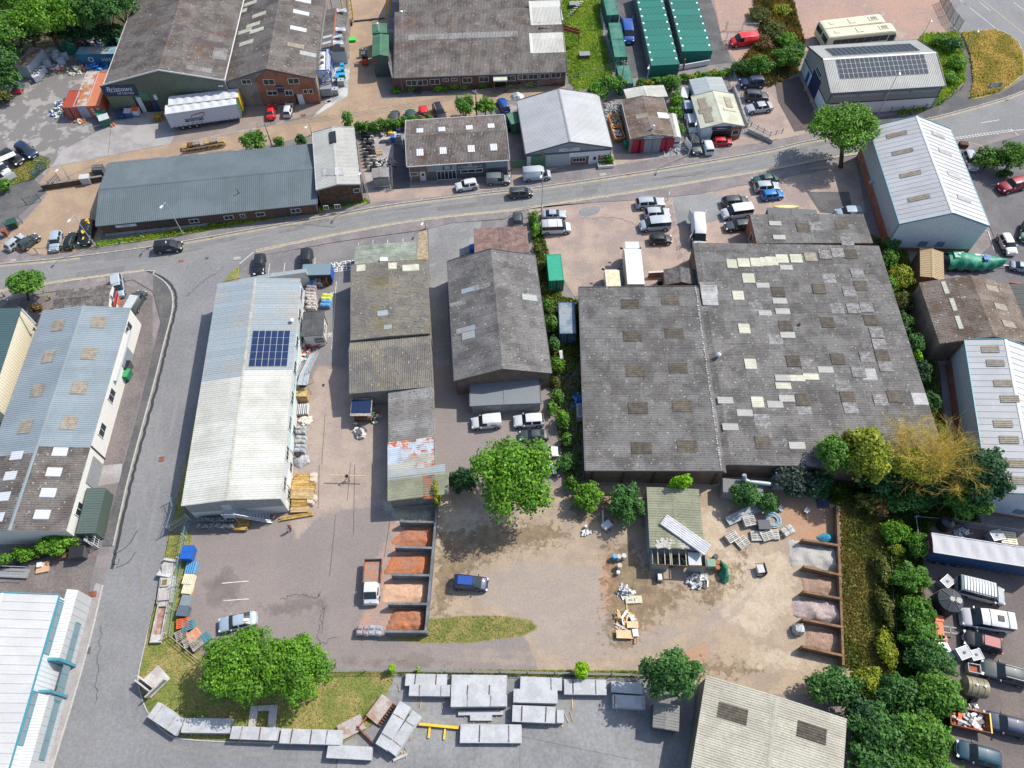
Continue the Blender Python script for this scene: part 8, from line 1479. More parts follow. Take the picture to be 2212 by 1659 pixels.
lamp(tE(825,470),tE(655,200),'street lamp by the yellow-marked black van');lamp(tE(1585,370),tE(1430,90),'street lamp on the verge in front of the timber hall');lamp(tC(1520,1350),tC(1595,1040),'street lamp at the roadside by the dark off-road car');lamp(tG(255,165),tC(260,1490),'street lamp by the silver high-roofed van');lamp(tD(950,985),tD(1140,610),'street lamp in front of the solar roofed unit');lamp(tD(1715,420),tD(1815,250),'street lamp at the edge of the dry grass island');lamp(tD(1325,330),tD(1410,160),'lamp post by the red earth by the coaches')
lamp(tA(605,1550),tA(530,1440),'lamp post on the retaining wall behind the gate');lamp(tB(485,1165),tB(460,1070),'short lamp post by the beige block roof');lamp(tF(1470,320),tF(1447,240),'short road lamp at the corner of the site forecourt');lamp(tF(985,95),tB(905,1470),'lamp post by the substation fence');lamp(tC(1160,730),tC(1180,560),'lamp post at the foot of the container yard')
poles=[]
for b_,t_,l_ in((tB(148,1285),tB(70,1065),'leaning wooden utility pole behind the timber hall'),(tB(1908,1000),tB(1893,785),'wooden utility pole between the two hedge trees'),(tC(940,760),tC(968,525),'wooden utility pole by the nearest single container'),(tB(565,440),tB(525,235),'dark steel pole by the tanker frame')):
 q=at(b_,.05);h=hfit(t_,q.xy);e=ety('utility_pole',q,l_,'pole');a=MB();a.cone((0,0,0),(0,0,h),.16,.10,8);a.bd('shaft',WG,e);a=MB();a.bar((-.6,.5,h-.4),(.6,-.5,h-.4),.1);a.bd('crossarm',WG,e);poles.append(q+Vc((0,0,h-.3)))
for i_,(a_,c_,nm) in enumerate(((poles[0],poles[1],'first to the second'),(poles[1],poles[2],'second to the third'))):
 for k in rj(4):
  o_=Vc((.25*k-.4,-.35*k+.5,0));b=MB();n=16
  for j in rj(n):
   f_=lambda t:a_.lerp(c_,t)+o_+Vc((0,0,-4*.9*t*(1-t)));b.bar(f_(j/n),f_((j+1)/n),.025)
  tag(b.bd('overhead_wire',DG),ORD[k]+' overhead wire running from the %s utility pole'%nm,'wire','overhead wires between utility poles')
def sign(px,lb_,w,h,z0,mt,rz=0,txt=None,tm=None,posts=2,tsz=.4,t=.06):
 e=ety('sign',at(px),lb_,'sign',None,rz);bx(e,'sign_board',mt,(0,0,z0+h/2),(w,t,h))
 for s in((-w*.35,w*.35) if posts==2 else(0,)):bx(e,'post',GV,(s,.06,(z0+h*.5)/2),(.08,.08,z0+h*.5))
 for k,(s_,x,zz_,sz) in enumerate(txt or[]):o=text('lettering',s_,sz,I4,tm or DG,None);o.parent=e;o.matrix_local=MT((x,-t/2-.01,z0+zz_))@RX
 return e
e=sign(tD(1925,800),'grey direction sign with a white arrow panel on the dry grass island',2.6,.9,1.2,pn('sign_slate',(.12,.16,.18)),rzo(tD(1860,760),tD(1990,745)))
bx(e,'arrow_panel',WH,(-.2,-.05,1.65),(1.6,.03,.6));b=MB();b.add([(-1.2,-.05,1.65),(-.95,-.05,1.95),(-.95,-.05,1.35)],[(0,2,1)]);b.bd('arrow_head',WH,e)
for k in rj(2):bx(e,'lettering_line',DG,(-.15,-.08,1.78-.22*k),(1.2,.01,.07))
sign(tG(1345,75),'small white upright sign on posts at the car park entrance',.6,1.1,.7,WH,1.2,posts=1);sign(tA(100,1570),'white printed banner on the grass bank at the left edge',2.6,1.1,.3,WH,rzo(tA(15,1590),tA(165,1510)))
sign(tA(25,1530),'dark blue banner by the white one at the left edge',1.4,.8,.3,NAVY,.3);e=tg(tA(105,1430),'flat ribbed white sheet propped over the car at the left edge','canopy_sheet|sheet',[('sheet',WH,[((0,0,1.9),(3.3,1.3,.06))]),('leg',GV,[((-1.5,0,.95),(.06,.06,1.9))]),('leg',GV,[((1.5,0,.95),(.06,.06,1.9))])],rzo(tA(40,1460),tA(175,1400)))
sign(tC(1512,1290),'white hinged sign panel by the dark off-road car',2.4,1.4,.4,WH,-1.25);
for p,l_ in((tD(313,790),'yellow bollard by the blue roller shutter'),(tD(362,890),'yellow bollard nearest the front wall of the solar unit')):tg(p,l_,'bollard',[('shaft',YL,[((0,0,.55),(.16,.16,1.1))])])
for p,l_ in((tE(45,905),'short dark bollard left of the round street tree'),(tE(437,930),'striped short bollard right of the round street tree')):tg(p,l_,'bollard',[('shaft',DG,[((0,0,.45),(.18,.18,.9))]),('band',YL,[((0,0,.75),(.2,.2,.15))])])
# --- north-west yard
GCU=pn('wrapped_grey',(.42,.45,.49),.5)
for k,(p,l_) in enumerate(((tA(515,490),'pale wrapped cube behind the others by the green tarpaulin'),(tA(505,520),'pale wrapped cube at the left of its group'),(tA(575,515),'pale wrapped cube at the right of its group'),(tA(545,555),'pale wrapped cube nearest in its group'),(tA(425,575),'pale wrapped cube between container and scrap'),(tA(385,630),'northern of the row of pale cubes by the container doors'),(tA(362,655),'second of the row of pale cubes by the container doors'),(tA(348,675),'third of the row of pale cubes by the container doors'),(tA(335,698),'nearest of the row of pale cubes by the container doors'))):
 tg(p,l_,'wrapped_load',[('load',GCU,[((0,0,.65),(1.35,1.15,1.1))]),('pallet_base',WG,[((0,0,.07),(1.4,1.2,.13))]),('label_patch',WH,[((.2,0,1.205),(.35,.5,.01))])],.3+.05*k)
def drape(px,lb_,mt,rx,ry,h,sd0=1,rz=0,name='tarpaulin',cat='tarpaulin'):
 b=MB();v=[];r=random.Random(sd0)
 for i in rj(8):
  t=i/7;zz=h*(1-t**1.6)
  for k in rj(18):a=2*pi*k/18;w=1+.10*sin(a*5+sd0)*t+r.uniform(-.06,.06);v.append((rx*t*w*cos(a),ry*t*w*sin(a),max(0,zz+r.uniform(-.05,.05)*h)))
 b.add(v,[(i*18+k,i*18+(k+1)%18,(i+1)*18+(k+1)%18,(i+1)*18+k)[::-1] for i in rj(7) for k in rj(18)]);o=b.bd(name,mt);o.location=at(px);o.rotation_euler.z=rz;return tag(o,lb_,cat)
TGR=mk('green_sheet',(.015,.13,.075),.6,k2=(.03,.20,.13),sc=1.5)
drape(tA(590,430),'green tarpaulin heap left of the blue container',TGR,2.6,1.4,1.6,2);drape(tA(990,370),'green tarpaulin against the warehouse verge',TGR,1.8,1.3,1.8,3);drape(tA(165,770),'dark green sheet hung over a red trolley at the left',mk('dark_sheet',(.03,.08,.075),.5),1.1,1.6,1.7,4);tg(tA(165,808),'red trolley box under the dark green sheet','trolley',[('box',RED,[((0,0,.35),(1.3,.7,.6))]),('handle',OG,[((.9,.5,.5),(.4,.1,.1))])],.1)
hp(tA(730,360),'tangled scrap machinery behind the blue container, left part',[LG,RUST,DG,WH],90,2.6,1.3,sd0=1,flat=.5);hp(tA(870,350),'tangled scrap machinery behind the blue container, right part',[WH,MG,BLUE,RUST],90,2.8,1.5,sd0=2,flat=.5);hp(tA(845,570),'bright blue crumpled sheeting in front of the blue container',[BLUE,pn('sky_sheet',(.05,.3,.55))],60,2.2,1.0,(.9,.5,.1),'plastic_heap','sheeting',3,.6);hp(tA(655,615),'white and yellow scrap metal heap in the yard',[LG,CE,DG,CE],80,1.8,.9,sd0=4);hp(tA(720,585),'orange and white debris left of the blue sheeting',[WH,OG,MG],50,1.5,.7,sd0=5);hp(tA(500,590),'orange and white junk by the pale cubes',[OG,WH,WH],40,1.6,.7,sd0=6);hp(tA(530,940),'blue and white rubbish left of the dark red container',[BLUE,WH,DGREEN,WH],90,2.0,.9,sd0=7,flat=1.4);hp(tA(700,1045),'orange crate scraps at the orange container doors',[OG,CE],26,1.1,.4,sd0=8);hp(tA(30,865),'pale broken boards at the far left edge',[WG,WP],12,1.3,.2,(1.2,.3,.08),'board_heap','boards',9)
beam(tA(758,485),tA(845,545),.25,.2,pn('aqua_beam',(.05,.38,.45)),'aqua coloured beam leaning in front of the blue container',z=.9)
BIN(tA(1062,1020),'dark blue wheeled bin, leftmost by the warehouse shutter',pn('bin_navy',(.02,.06,.16)),NAVY);BIN(tA(1125,1010),'blue wheeled bin full of pale bags by the warehouse door',pn('bin_blue',(.02,.10,.28)),LG);BIN(tA(1187,995),'white bin with an orange lid at the warehouse door',WH,OG);BIN(tA(905,1040),'green bin with its long lid thrown open',TGR,TGR,.4,1.3);BIN(tA(930,1080),'green skip bin with grey cover in the middle of the yard',TGR,LG,.5,1.4)
def cone_(px,l_):
 e=ety('traffic_cone',at(px),l_,'cone');cn(e,'cone_body',OG,(0,0,.03),(0,0,.75),.2,.04,12);cn(e,'reflective_band',WH,(0,0,.35),(0,0,.5),.13,.10,12);bx(e,'base',OG,(0,0,.02),(.45,.45,.04))
cone_(tA(968,1095),'orange traffic cone by the green skip bin');cone_(tA(990,1085),'second traffic cone, right of the green skip bin')
P_(tA(1375,1035),'yellow pallet stack by the warehouse side door',6,.1,WY,sc=1.3)
r_=rzo(tA(1600,1290),tA(1930,1240))
for k in rj(7):P_(lerp(tA(1615,1285),tA(1910,1235),k/6),ORD[k]+' pallet stack from the west on the buff lane',4+k%3,r_,[WP,WO,WG,WG,WP,WG,WP][k],sc=1.12,grp='pallet stacks along the buff lane')
for k in rj(7):P_(lerp(tA(1620,1318),tA(1925,1268),k/6),ORD[k]+' leaning pallet from the west in front of the pallet stacks',1,r_,WP,tilt=-.9,sc=1.12,grp='leaning pallets along the buff lane')
tg(tA(375,1380),'galvanised mesh panel lying on the grass bank','mesh_panel',[('frame_bar',GV,[((0,s*.7,.1),(2.8,.06,.06))]) for s in(-1,1)]+[('frame_bar',GV,[((s*1.4,0,.1),(.06,1.4,.06))]) for s in(-1,1)]+[('mesh_bar',GV,[((-1.2+k*.4,0,.1),(.03,1.4,.03))]) for k in rj(7)],-.2,.12)
sht('grass_bank',[tA(0,1590),tA(190,1400),tA(330,1340),tA(440,1370),tA(430,1440),tA(300,1545),tA(100,1600),tA(0,1640)],GRASSM,z=.11,slb=.11);tf('grass',[tA(0,1590),tA(190,1400),tA(330,1340),tA(440,1370),tA(430,1440),tA(300,1545),tA(100,1600),tA(0,1640)],2500,.18,GT,.11)
tg(tA(640,1600),'low brown retaining wall at the west end of the timber hall','retaining_wall|wall',[('wall_face',WO,[((0,0,.5),(10.5,.3,1.0))]),('coping',PAVE,[((0,0,1.03),(10.5,.45,.06))])],rzo(tA(450,1625),tA(850,1565)));tg(tA(760,1580),'grey metal cabinet against the low brown wall','cabinet',[('cabinet_body',GV,[((0,0,.7),(1.6,1.1,1.4))]),('cabinet_top',LG,[((0,0,1.43),(1.7,1.2,.06))])],.15);tg(tA(870,1500),'dark open store box at the corner of the timber hall','store_box|box',[('box',DG,[((0,0,.7),(1.8,1.4,1.4))]),('beam',WG,[((0,0,1.45),(2.0,.15,.12))])],.1);P_(tA(800,1505),'flat yellow pallet by the dark store box',1,.1,WY)
BIN(tE(128,305),'dark green wheeled bin inside the green mesh gate',DGREEN,DGREEN,.4);WB(tE(65,375),'rust brown bin by the silver hatchback',RUST,RUST)
tg(tF(145,195),'green utility cabinet on the verge of the timber hall','cabinet',[('cabinet_body',DGREEN,[((0,0,.5),(1.3,.5,.9))])],.15)
YF=pn('crane_yellow',(.70,.46,.02),.5)
e=ety('gantry_crane',at(tB(720,120)),'yellow lattice gantry crane behind the narrow grey shed','crane');o0=e.location
for a_,c_ in((tB(800,175),tB(770,-90)),(tB(840,165),tB(805,-90)),(tB(640,90),tB(610,-60)),(tB(750,80),tB(715,-80)),(tB(1175,140),tB(1150,-80)),(tB(1135,130),tB(1120,-80))):
 p0=G(a_);hh=min(8,hfit(c_,p0.xy));p1=G(c_,hh);br(e,'leg',YF,p0-o0,p1-o0,.22)
for k in rj(7):
 t0=k/7;p=lambda a_,c_,t:(G(a_).lerp(G(c_,8),t))-o0;br(e,'brace',YF,p(tB(800,175),tB(770,-90),t0),p(tB(840,165),tB(805,-90),t0+.1),.1)
for k in rj(9):
 if k==0:br(e,'floor_beam',DG,G(tB(845,182),.2)-o0,G(tB(1110,155),.2)-o0,.25)
tg(tB(818,215),'small brown crate at the foot of the yellow crane','crate',[('side',WO,[((0,0,.4),(.9,.9,.8))])]);tg(tB(835,352),'bright green shallow tray lying in the lane','tray',[('tray',pn('tray_green',(.04,.55,.05)),[((0,0,.2),(1.4,1.1,.35))]),('rim',pn('tray_green',(.04,.55,.05)),[((0,0,.4),(1.5,1.2,.05))])],.1)
hp(tB(722,495),'blue conveyor machine and striped boards by the grey shutter',[BLUE,LG,WO],26,1.2,.9,(.9,.3,.2),'conveyor_heap','machine',12)
for k,(p,g_) in enumerate(((tB(753,605),1),(tB(753,640),1),(tB(730,655),0),(tB(735,690),1),(tB(762,688),1),(tB(712,700),0),(tB(708,712),0))):WB(p,ORD[k]+' blue-lidded bin from the north by the white spill',GN if g_ else MGRN,pn('lid_blue',(.02,.28,.55)),.1,grp='blue-lidded bins by the white spill')
IBC(tB(742,735),'caged water container below the blue-lidded bins');IBC(tB(690,812),'caged water container at the front corner of the tank frame')
for k in rj(2):beam(tB(645+k*12,560),tB(672+k*6,670),.12,.12,GV,['western','eastern'][k]+' of two steel struts leaning by the white tank','strut','strut',z=.6)
r=random.Random(8);GS=[pn('headstone_black',(.025,.03,.035),.25),pn('headstone_white',(.6,.58,.54)),pn('headstone_grey',(.22,.22,.22))]
def hs(m):
 def f():
  b=MB();b.add([(-.3,-.05,.08),(.3,-.05,.08),(.3,-.05,.65),(.2,-.05,.8),(0,-.05,.86),(-.2,-.05,.8),(-.3,-.05,.65)]+[(-.3,.05,.08),(.3,.05,.08),(.3,.05,.65),(.2,.05,.8),(0,.05,.86),(-.2,.05,.8),(-.3,.05,.65)],[(0,1,2,3,4,5,6),(13,12,11,10,9,8,7)]+[(i,i+7,(i+1)%7+7,(i+1)%7) for i in rj(7)])
  return[('stone',b.mesh('stone',m),I4),('plinth',pm('plinth',m,((0,0,.05),(.75,.3,.1))),I4)]
 return f
rw=0
for j in rj(11):
 for i in rj(5):
  if r.random()<.88 and rw<48:
   p=tB(925+j*4+i*19+r.uniform(-3,3),1180+j*29+r.uniform(-3,3));m=GS[r.choice((0,0,1,2))];rw+=1
   place(('hs',m.name),hs(m),p,'display headstone, %s stone of the %s row from the north'%(['first','second','third','fourth','fifth'][i],ORD[j]),'headstone','headstone',r.uniform(-.1,.1),.09,'display headstones in the mason yard',1.2)
for p,l_,w_ in((tB(1250,1110),'stack of grey-white stone slabs by the hedge',2.6),(tB(1130,1222),'long pale stone kerb piece in the mason yard',1.8)):tg(p,l_,'stone_stack|stone',[('stone',PC,[((0,0,.2+.2*k),(w_,.9-.1*k,.16),.03*k)]) for k in rj(3)],.05)
hp(tB(1100,1165),'rough brown rubble pile by the hedge in the mason yard',[WG,CONC],30,1.2,.6,(.6,.4,.3),'rubble_heap','rubble',13);BAG(tB(1165,1175),'yellow bulk bag in the mason yard',YL);WB(tB(1187,1228),'bright blue bin in the mason yard',BLUE,BLUE);WB(tB(1238,1165),'navy bin by the white barrel',NAVY,NAVY);DR(tB(1205,1185),'white barrel by the navy bin',WH);IBC(tB(1230,1218),'caged container next to the bright blue bin');P_(tB(1060,1325),'wooden pallet in the middle of the mason yard',1,.2,WP);tg(tB(1280,1280),'white door set against the shop wall in the mason yard','door_set|door',[('door_leaf',WH,[((0,0,.9),(.12,1.4,1.8))])]);hp(tB(1130,1420),'planks, tubs and blue tubes at the foot of the mason yard',[WP,WH,NAVY,LG],60,1.9,.5,(.9,.12,.12),'plank_heap','planks',14);
B=gb_('substation','small grey boxed electricity substation with double doors by the road',[tB(1000,1452),tB(1000,1535),tB(1150,1532),tB(1148,1450)],2.5,hr=2.6,mat=mk('dusty_grey_roof',(.25,.235,.225),.9,k2=(.2,.185,.18),sc=.6),kd='flat',w=2,l=2,wl=MG,oh=.12)
f=af(B);[slb(B,f,None,1.3,2.0,MG,'door',x=s_*.7,z=1.1,d=.05) for s_ in(-1,1)];slb(B,f,None,.3,.25,YL,'warning_sign',x=0,z=1.9,d=.12)
# --- north-east clutter
def skip_(px,lb_,mt,rz,fill,sc=1.):
 e=ety('skip',at(px),lb_,'skip',None,rz);e.scale=(sc,)*3;L,W_,H_=1.9,.9,1.2
 for nm,vs,fs in(('side_plate',[(-L*.65,-W_,0),(L*.65,-W_,0),(L,-W_,H_),(-L,-W_,H_),(-L*.65,-W_+.06,0),(L*.65,-W_+.06,0),(L,-W_+.06,H_),(-L,-W_+.06,H_)],0),('side_plate',[(-L*.65,W_,0),(L*.65,W_,0),(L,W_,H_),(-L,W_,H_),(-L*.65,W_-.06,0),(L*.65,W_-.06,0),(L,W_-.06,H_),(-L,W_-.06,H_)],0)):
  b=MB();b.add(vs,[(0,1,2,3),(7,6,5,4),(0,4,5,1),(1,5,6,2),(2,6,7,3),(3,7,4,0)]);b.bd(nm,mt,e)
 for s in(-1,1):b=MB();b.quad((s*L*.65,-W_,0),(s*L*.65,W_,0),(s*L,W_,H_),(s*L,-W_,H_));b.quad((s*(L*.65-.05),-W_,0),(s*(L*.65-.05),W_,0),(s*(L-.05),W_,H_),(s*(L-.05),-W_,H_));b.bd('end_plate',mt,e)
 bx(e,'floor',RUST,(0,0,.05),(L*1.3,W_*2,.08))
 b=MB()
 for y in(-W_,W_):b.box((0,y,H_),(L*2,.1,.08))
 for x in(-L,L):b.box((x,0,H_),(.1,W_*2,.08))
 b.bd('rim',mt,e);rr=random.Random(5);bs=[MB() for _ in fill]
 for k in rj(44):bs[k%len(fill)].box((rr.uniform(-1.3,1.3),rr.uniform(-.6,.6),.35+rr.random()*.7),(rr.uniform(.3,1.1),rr.uniform(.1,.5),.08),rr.uniform(0,3),0,rr.uniform(-.3,.3))
 for b,m in zip(bs,fill):tag(b.bd('rubbish',m,e),kd='stuff')
 return e
skip_(tC(885,1090),'orange skip with pale glass panes, the further of two',pn('skip_orange',(.62,.30,.08)),1.75,[pn('glass_green',(.30,.42,.38)),WO]);skip_(tC(908,1180),'orange skip with window frames, the nearer of two',pn('skip_orange',(.62,.30,.08)),1.75,[WH,LG,RUST]);hp(tC(885,980),'jumble of discarded white window frames behind the skips',[WH,LG,LG],110,2.2,1.5,(1.6,.08,.08),'window_frame_heap','window frames',21,1.3);hp(tC(1375,1285),'bundle of white window profiles in front of the crimson panels',[WH,LG],70,1.9,.5,(2.2,.08,.08),'window_frame_heap','window frames',22,.4);WB(tC(975,1275),'green wheelie bin left of the crimson panelled workshop',GN,GN)
tg(tC(808,1430),'white planter box on the pavement','planter',[('planter_wall',WH,[((0,s*.8,.3),(3.0,.12,.6))]) for s in(-1,1)]+[('planter_wall',WH,[((s*1.45,0,.3),(.12,1.6,.6))]) for s in(-1,1)]+[('soil',SCRUB,[((0,0,.25),(2.8,1.5,.4))])],.1)
ctn(tC(0,975),tC(45,1060),'green lidded store box left of the white roofed unit',MGRN,h=2.2,wd=2.2,L=3);tg(tC(8,1110),'blue and black stacked crates left of the white roofed unit','crate_stack|crates',[('crate',BLUE,[((-.5,.4,1.4),(1.0,.9,1.0))]),('crate',LG,[((.6,.4,1.4),(1.0,.9,1.0))]),('crate',BK,[((-.5,-.3,.5),(1.0,1.6,1.0))]),('crate',BK,[((.6,-.3,.5),(1.0,1.6,1.0))])]);fnc([tC(0,1460),tC(115,1450)],'solid green gate left of the white roofed unit',1.8,MGRN,2,2,.1,name='gate',cat='gate')
drape(tC(45,840),'white crumpled sheet behind the white roofed unit',WH,1.3,1.0,1.0,7)
for p,l_ in((tC(625,497),'square concrete chamber in the grass field'),(tC(537,62),'low concrete block near the top of the grass field')):tg(p,l_,'concrete_chamber|concrete block',[('chamber',mk('dark_concrete',(.13,.12,.11),.9),[((0,0,.4),(2.1,1.3,.8))]),('cover',MG,[((0,0,.83),(2.2,1.4,.07))])],.05)
e=ety('conveyor',at(tC(400,260)),'rusty red conveyor bridge sticking out over the grass field','conveyor');a_,c_,d_=G(tC(225,240),4.6)-e.location,G(tC(445,250),4.0)-e.location,G(tC(582,290),2.6)-e.location
for nm,p0,p1,w_ in(('upper_trough',a_,c_,1.6),('lower_trough',c_,d_,.9)):
 b=MB();b.bar(p0,p1,w_,.15);b.bd(nm,RUST,e)
 for s in(-1,1):b=MB();o_=Vc((0,s*w_/2,.3));b.bar(p0+o_,p1+o_,.08,.6);b.bd('side_plate',RUST,e)
for p in(c_,d_):br(e,'support_leg',RUST,p,Vc((p.x,p.y,-.1)),.15)
e=tg(tC(485,150),'dark wooden steps by the brick works','steps',[('tread',WG,[((k*.45,k*.35,.2+k*.22),(.9,.3,.06))]) for k in rj(8)],.1)
B=gb_('small_kiosk','small grey-blue kiosk by the brick works at the top',[tC(355,80),tC(378,180),tC(440,172),tC(425,78)],2.4,hr=2.5,mat=LG,kd='flat',w=2,l=2,wl=MBLUE,oh=.1)
# --- site goods
e=ety('smoking_shelter',at(tF(550,780)),'open blue steel and glass shelter full of boxed goods','shelter',None,0);r0=rzo(tF(455,830),tF(640,825))
for nm,mt,q in(('roof_sheet',GLASSL,((0,.6,2.4),(4.6,2.3,.05))),('back_panel',pn('perspex',(.25,.32,.38),.2),((0,1.7,1.3),(4.6,.05,1.9))),('side_panel',BLUE,((2.35,.6,1.3),(.06,2.2,1.9)))):b=MB();b.box(*q);b.bd(nm,mt,e)
for x in(-2.3,0,2.3):
 for y in(-.5,1.7):bx(e,'post',NAVY,(x,y,1.2),(.08,.08,2.4))
e.rotation_euler.z=r0
SKW=mk('wrapped_sacks',(.48,.44,.41),.6,k2=(.34,.30,.28),sc=3);SKG=mk('grey_sacks',(.36,.37,.39),.5,k2=(.26,.27,.29),sc=3);SKP=mk('pink_grey_sacks',(.33,.27,.27),.6,k2=(.24,.20,.21),sc=3);SKY=pn('yellow_green_sacks',(.55,.58,.12));SKB=pn('blue_sacks',(.10,.30,.55));CLR=mk('clear_wrap',(.42,.44,.46),.25,k2=(.25,.24,.22),sc=3)
for p,l_,m_,y_ in((tF(550,800),'pale sack pallet inside the blue shelter',SKW,4),(tF(490,805),'blue and white wrapped goods in the blue shelter',SKB,3),(tF(485,865),'brownish sack pallet below the shelter',SKP,5),(tF(480,925),'cream sack pallet nearer the wall, second below the shelter',SKW,6),(tF(490,975),'cream sack pallet third below the shelter',SKW,6),(tF(492,1015),'cream sack pallet just above the white cabin',SKW,5),(tF(617,930),'yellow-green sack pallet standing alone',SKY,4),(tF(610,985),'blue sack pallet standing alone',SKB,4),
     (tJ(405,425),'clear wrapped grey pallet against the workshop wall, northern',CLR,5),(tJ(400,505),'clear wrapped grey pallet against the workshop wall, middle',CLR,5),(tJ(395,580),'grey wrapped block pallet against the workshop wall, southern',SKG,5),(tN(935,485),'mauve sack pallet at the foot of the sand bays',SKP,5),(tN(1040,485),'grey sack pallet at the foot of the sand bays',SKG,5)):SACK(p,l_,m_,rzo(tF(480,1000),tF(500,1002))+.05,y_)
CR(tF(605,800),'log crate with stacked orange-brown log ends by the shelter',1.1,.9,1.1,WO,0,'log_crate');
drape(tJ(385,665),'torn clear plastic sheet over a black drum by the wall',CLR,1.3,1.1,.9,9);DR(tJ(380,640),'black drum in torn clear plastic',BK,1.2)
CR(tJ(415,120),'tall slatted pale crate stack by the steel stairs',1.7,1.5,1.6,WP,0,'crate',9);CR(tJ(395,15),'dark wrapped pallet directly under the steel landing',1.6,1.1,1.0,DG,0,'dark_crate');tg(tJ(415,235),'white boards and frames standing by the workshop wall','board_stack|boards',[('board',WH if k%2 else LG,[((-.7+k*.28,0,.35),(.12,1.7,.5+.1*(k%3)))]) for k in rj(6)],.05);hp(tJ(430,320),'cream plastic bags and offcuts by the workshop wall',[CE,WH],30,.8,.6,(.5,.4,.25),'bag_heap','bags',31)
TB=[WY,WP]
for k,(p,l_,L_,n_,w_) in enumerate(((tJ(420,825),'northernmost pack of yellow timber by the workshop',2.4,5,1.1),(tJ(415,870),'second pack of yellow timber from the north',3.0,5,.9),(tJ(415,905),'long pack of thick yellow planks, third from the north',3.2,6,1.1),(tJ(415,965),'largest long timber pack in the middle of the row',3.2,7,1.7),(tJ(392,1040),'pale timber pack fifth from the north',2.4,5,1.1),(tJ(388,1095),'greenish timber pack sixth from the north',2.4,5,.9),(tI(2090,1225),'stack of yellow trellis panels under the steel stairs',1.9,5,1.6))):
 e=ety('timber_pack',at(p),l_,'timber',None,.03*((k%3)-1));nn=int(w_/.13);pl_=CACHE.setdefault(('tp',round(L_,1),k%2),pm('plank',TB[k%2] if k!=6 else WY,((0,0,0),(L_,.11,.09))))
 for j in rj(n_):
  for i in rj(nn):link('plank',pl_,e,MT((unf(-.12,.12),-w_/2+.13*(i+.5),.18+.10*j))@MR(unf(-.015,.015),4,'Z'))
 for x in(-L_*.35,L_*.35):bx(e,'bearer',WG,(x,0,.07),(.1,w_,.12))
e=ety('timber_pack',at(tJ(350,1148)),'long thin slanting timber bundle at the workshop corner','timber',None,rzo(tJ(245,1165),tJ(455,1130)))
for i in rj(12):link('plank',CACHE.setdefault('tpl',pm('plank',WY,((0,0,0),(4.3,.1,.08)))),e,MT((unf(-.2,.2),-.25+.13*(i%4),.1+.09*(i//4))))
for p,l_ in((tJ(502,805),'pale bulk bag at the top of the timber row'),(tJ(500,842),'pale bulk bag second by the timber row'),(tJ(500,998),'pale bulk bag third by the timber row'),(tJ(478,1030),'pale bulk bag lowest by the timber row')):BAG(p,l_,mk('dusty_bag',(.50,.42,.33),.8,fi=.08),.95)
for k,(p,l_) in enumerate(((tI(1785,1225),'black plastic wrapped pallet left of three at the workshop end'),(tI(1890,1222),'black plastic wrapped pallet middle of three'),(tI(1990,1225),'black plastic wrapped pallet right of three'))):SACK(p,l_,mk('black_wrap',(.10,.10,.105),.25,k2=(.30,.29,.29),sc=3.5,lo=.5,hi=.62),.02,5,1.5,n=k+2)
def stairs(p_top,p_bot,h,w,lb_,land=1.6,landdir=None):
 a,b_=at(p_top,.05,h),at(p_bot,.05);d=(b_-a);L=d.length;e=ety('steel_stairs',a,lb_,'stairs',None,atan2(d.y,d.x));n=12
 for k in rj(n):bx(e,'tread',GV,(L*(k+.5)/n,0,h*(1-(k+1)/n)),(L/n*.9,w,.05))
 for s in(-1,1):
  br(e,'stringer',GV,(0,s*w/2,h),(L,s*w/2,0),.06,.2)
  for o_ in(.5,1.0):br(e,'handrail',GV,(0,s*w/2,h+o_),(L,s*w/2,o_),.045)
  for k in rj(5):t=k/4;br(e,'baluster',GV,(L*t,s*w/2,h*(1-t)),(L*t,s*w/2,h*(1-t)+1.0),.045)
 bx(e,'landing',GV,(-land/2,0,h),(land,w+.3,.07))
 for x in(-.1,-land+.1):
  for s in(-1,1):br(e,'post',GV,(x,s*(w/2+.1),0),(x,s*(w/2+.1),h+1.05),.08)
 for s in(-1,1):br(e,'handrail',GV,(-land,s*(w/2+.1),h+1),(0,s*(w/2+.1),h+1),.05)
 br(e,'handrail',GV,(-land,-w/2-.1,h+1),(-land,w/2+.1,h+1),.05)
 return e
stairs(tI(2045,1115),tJ(150,1170),2.4,1.1,'galvanised steel stairs on the south end of the solar workshop');stairs(tF(425,1560),tF(510,1390),2.6,1.2,'galvanised steel stairs on the yard side of the solar workshop',2.2)
hp(tF(430,1340),'green netting, boards and red panel by the cabin',[TGR,WG,RED,WH],46,1.3,.8,(1.4,.3,.1),'board_heap','boards',33,1.8);
for p,l_ in((tJ(582,12),'small black drain grid in the yard lane'),):cover(p,.35,.45,BK,0,'drain_grid')
e=ety('charging_hut',at(tJ(935,270)),'small timber hut with a solar panel roof','hut',None,0)
for x in(-1.25,1.25):
 for y in(-1.1,1.1):bx(e,'post',WG,(x,y,1.1),(.12,.12,2.2))
bx(e,'roof_board',WG,(0,0,2.25),(3.0,2.7,.08),0,0,0,.12)
for i in rj(3):bx(e,'solar_panel',SPANEL,(-.95+i*.95,.12,2.36),(.9,2.1,.05),0,0,0,.12)
bx(e,'back_board',WO,(0,-.9,.6),(2.6,.5,1.1))
e=ety('oil_tank',at(tJ(935,160)),'dark green ribbed oil tank behind the solar hut','tank');bx(e,'tank',mk('tank_green',(.02,.13,.11),.5),(0,0,.85),(2.9,1.4,1.5))
for k in rj(5):bx(e,'rib',mk('tank_green',(.02,.13,.11)),(-1.1+k*.55,0,.85),(.14,1.48,1.58))
cn(e,'cap',DGREEN,(-1.15,.2,1.6),(-1.15,.2,1.75),.2,.2,12)
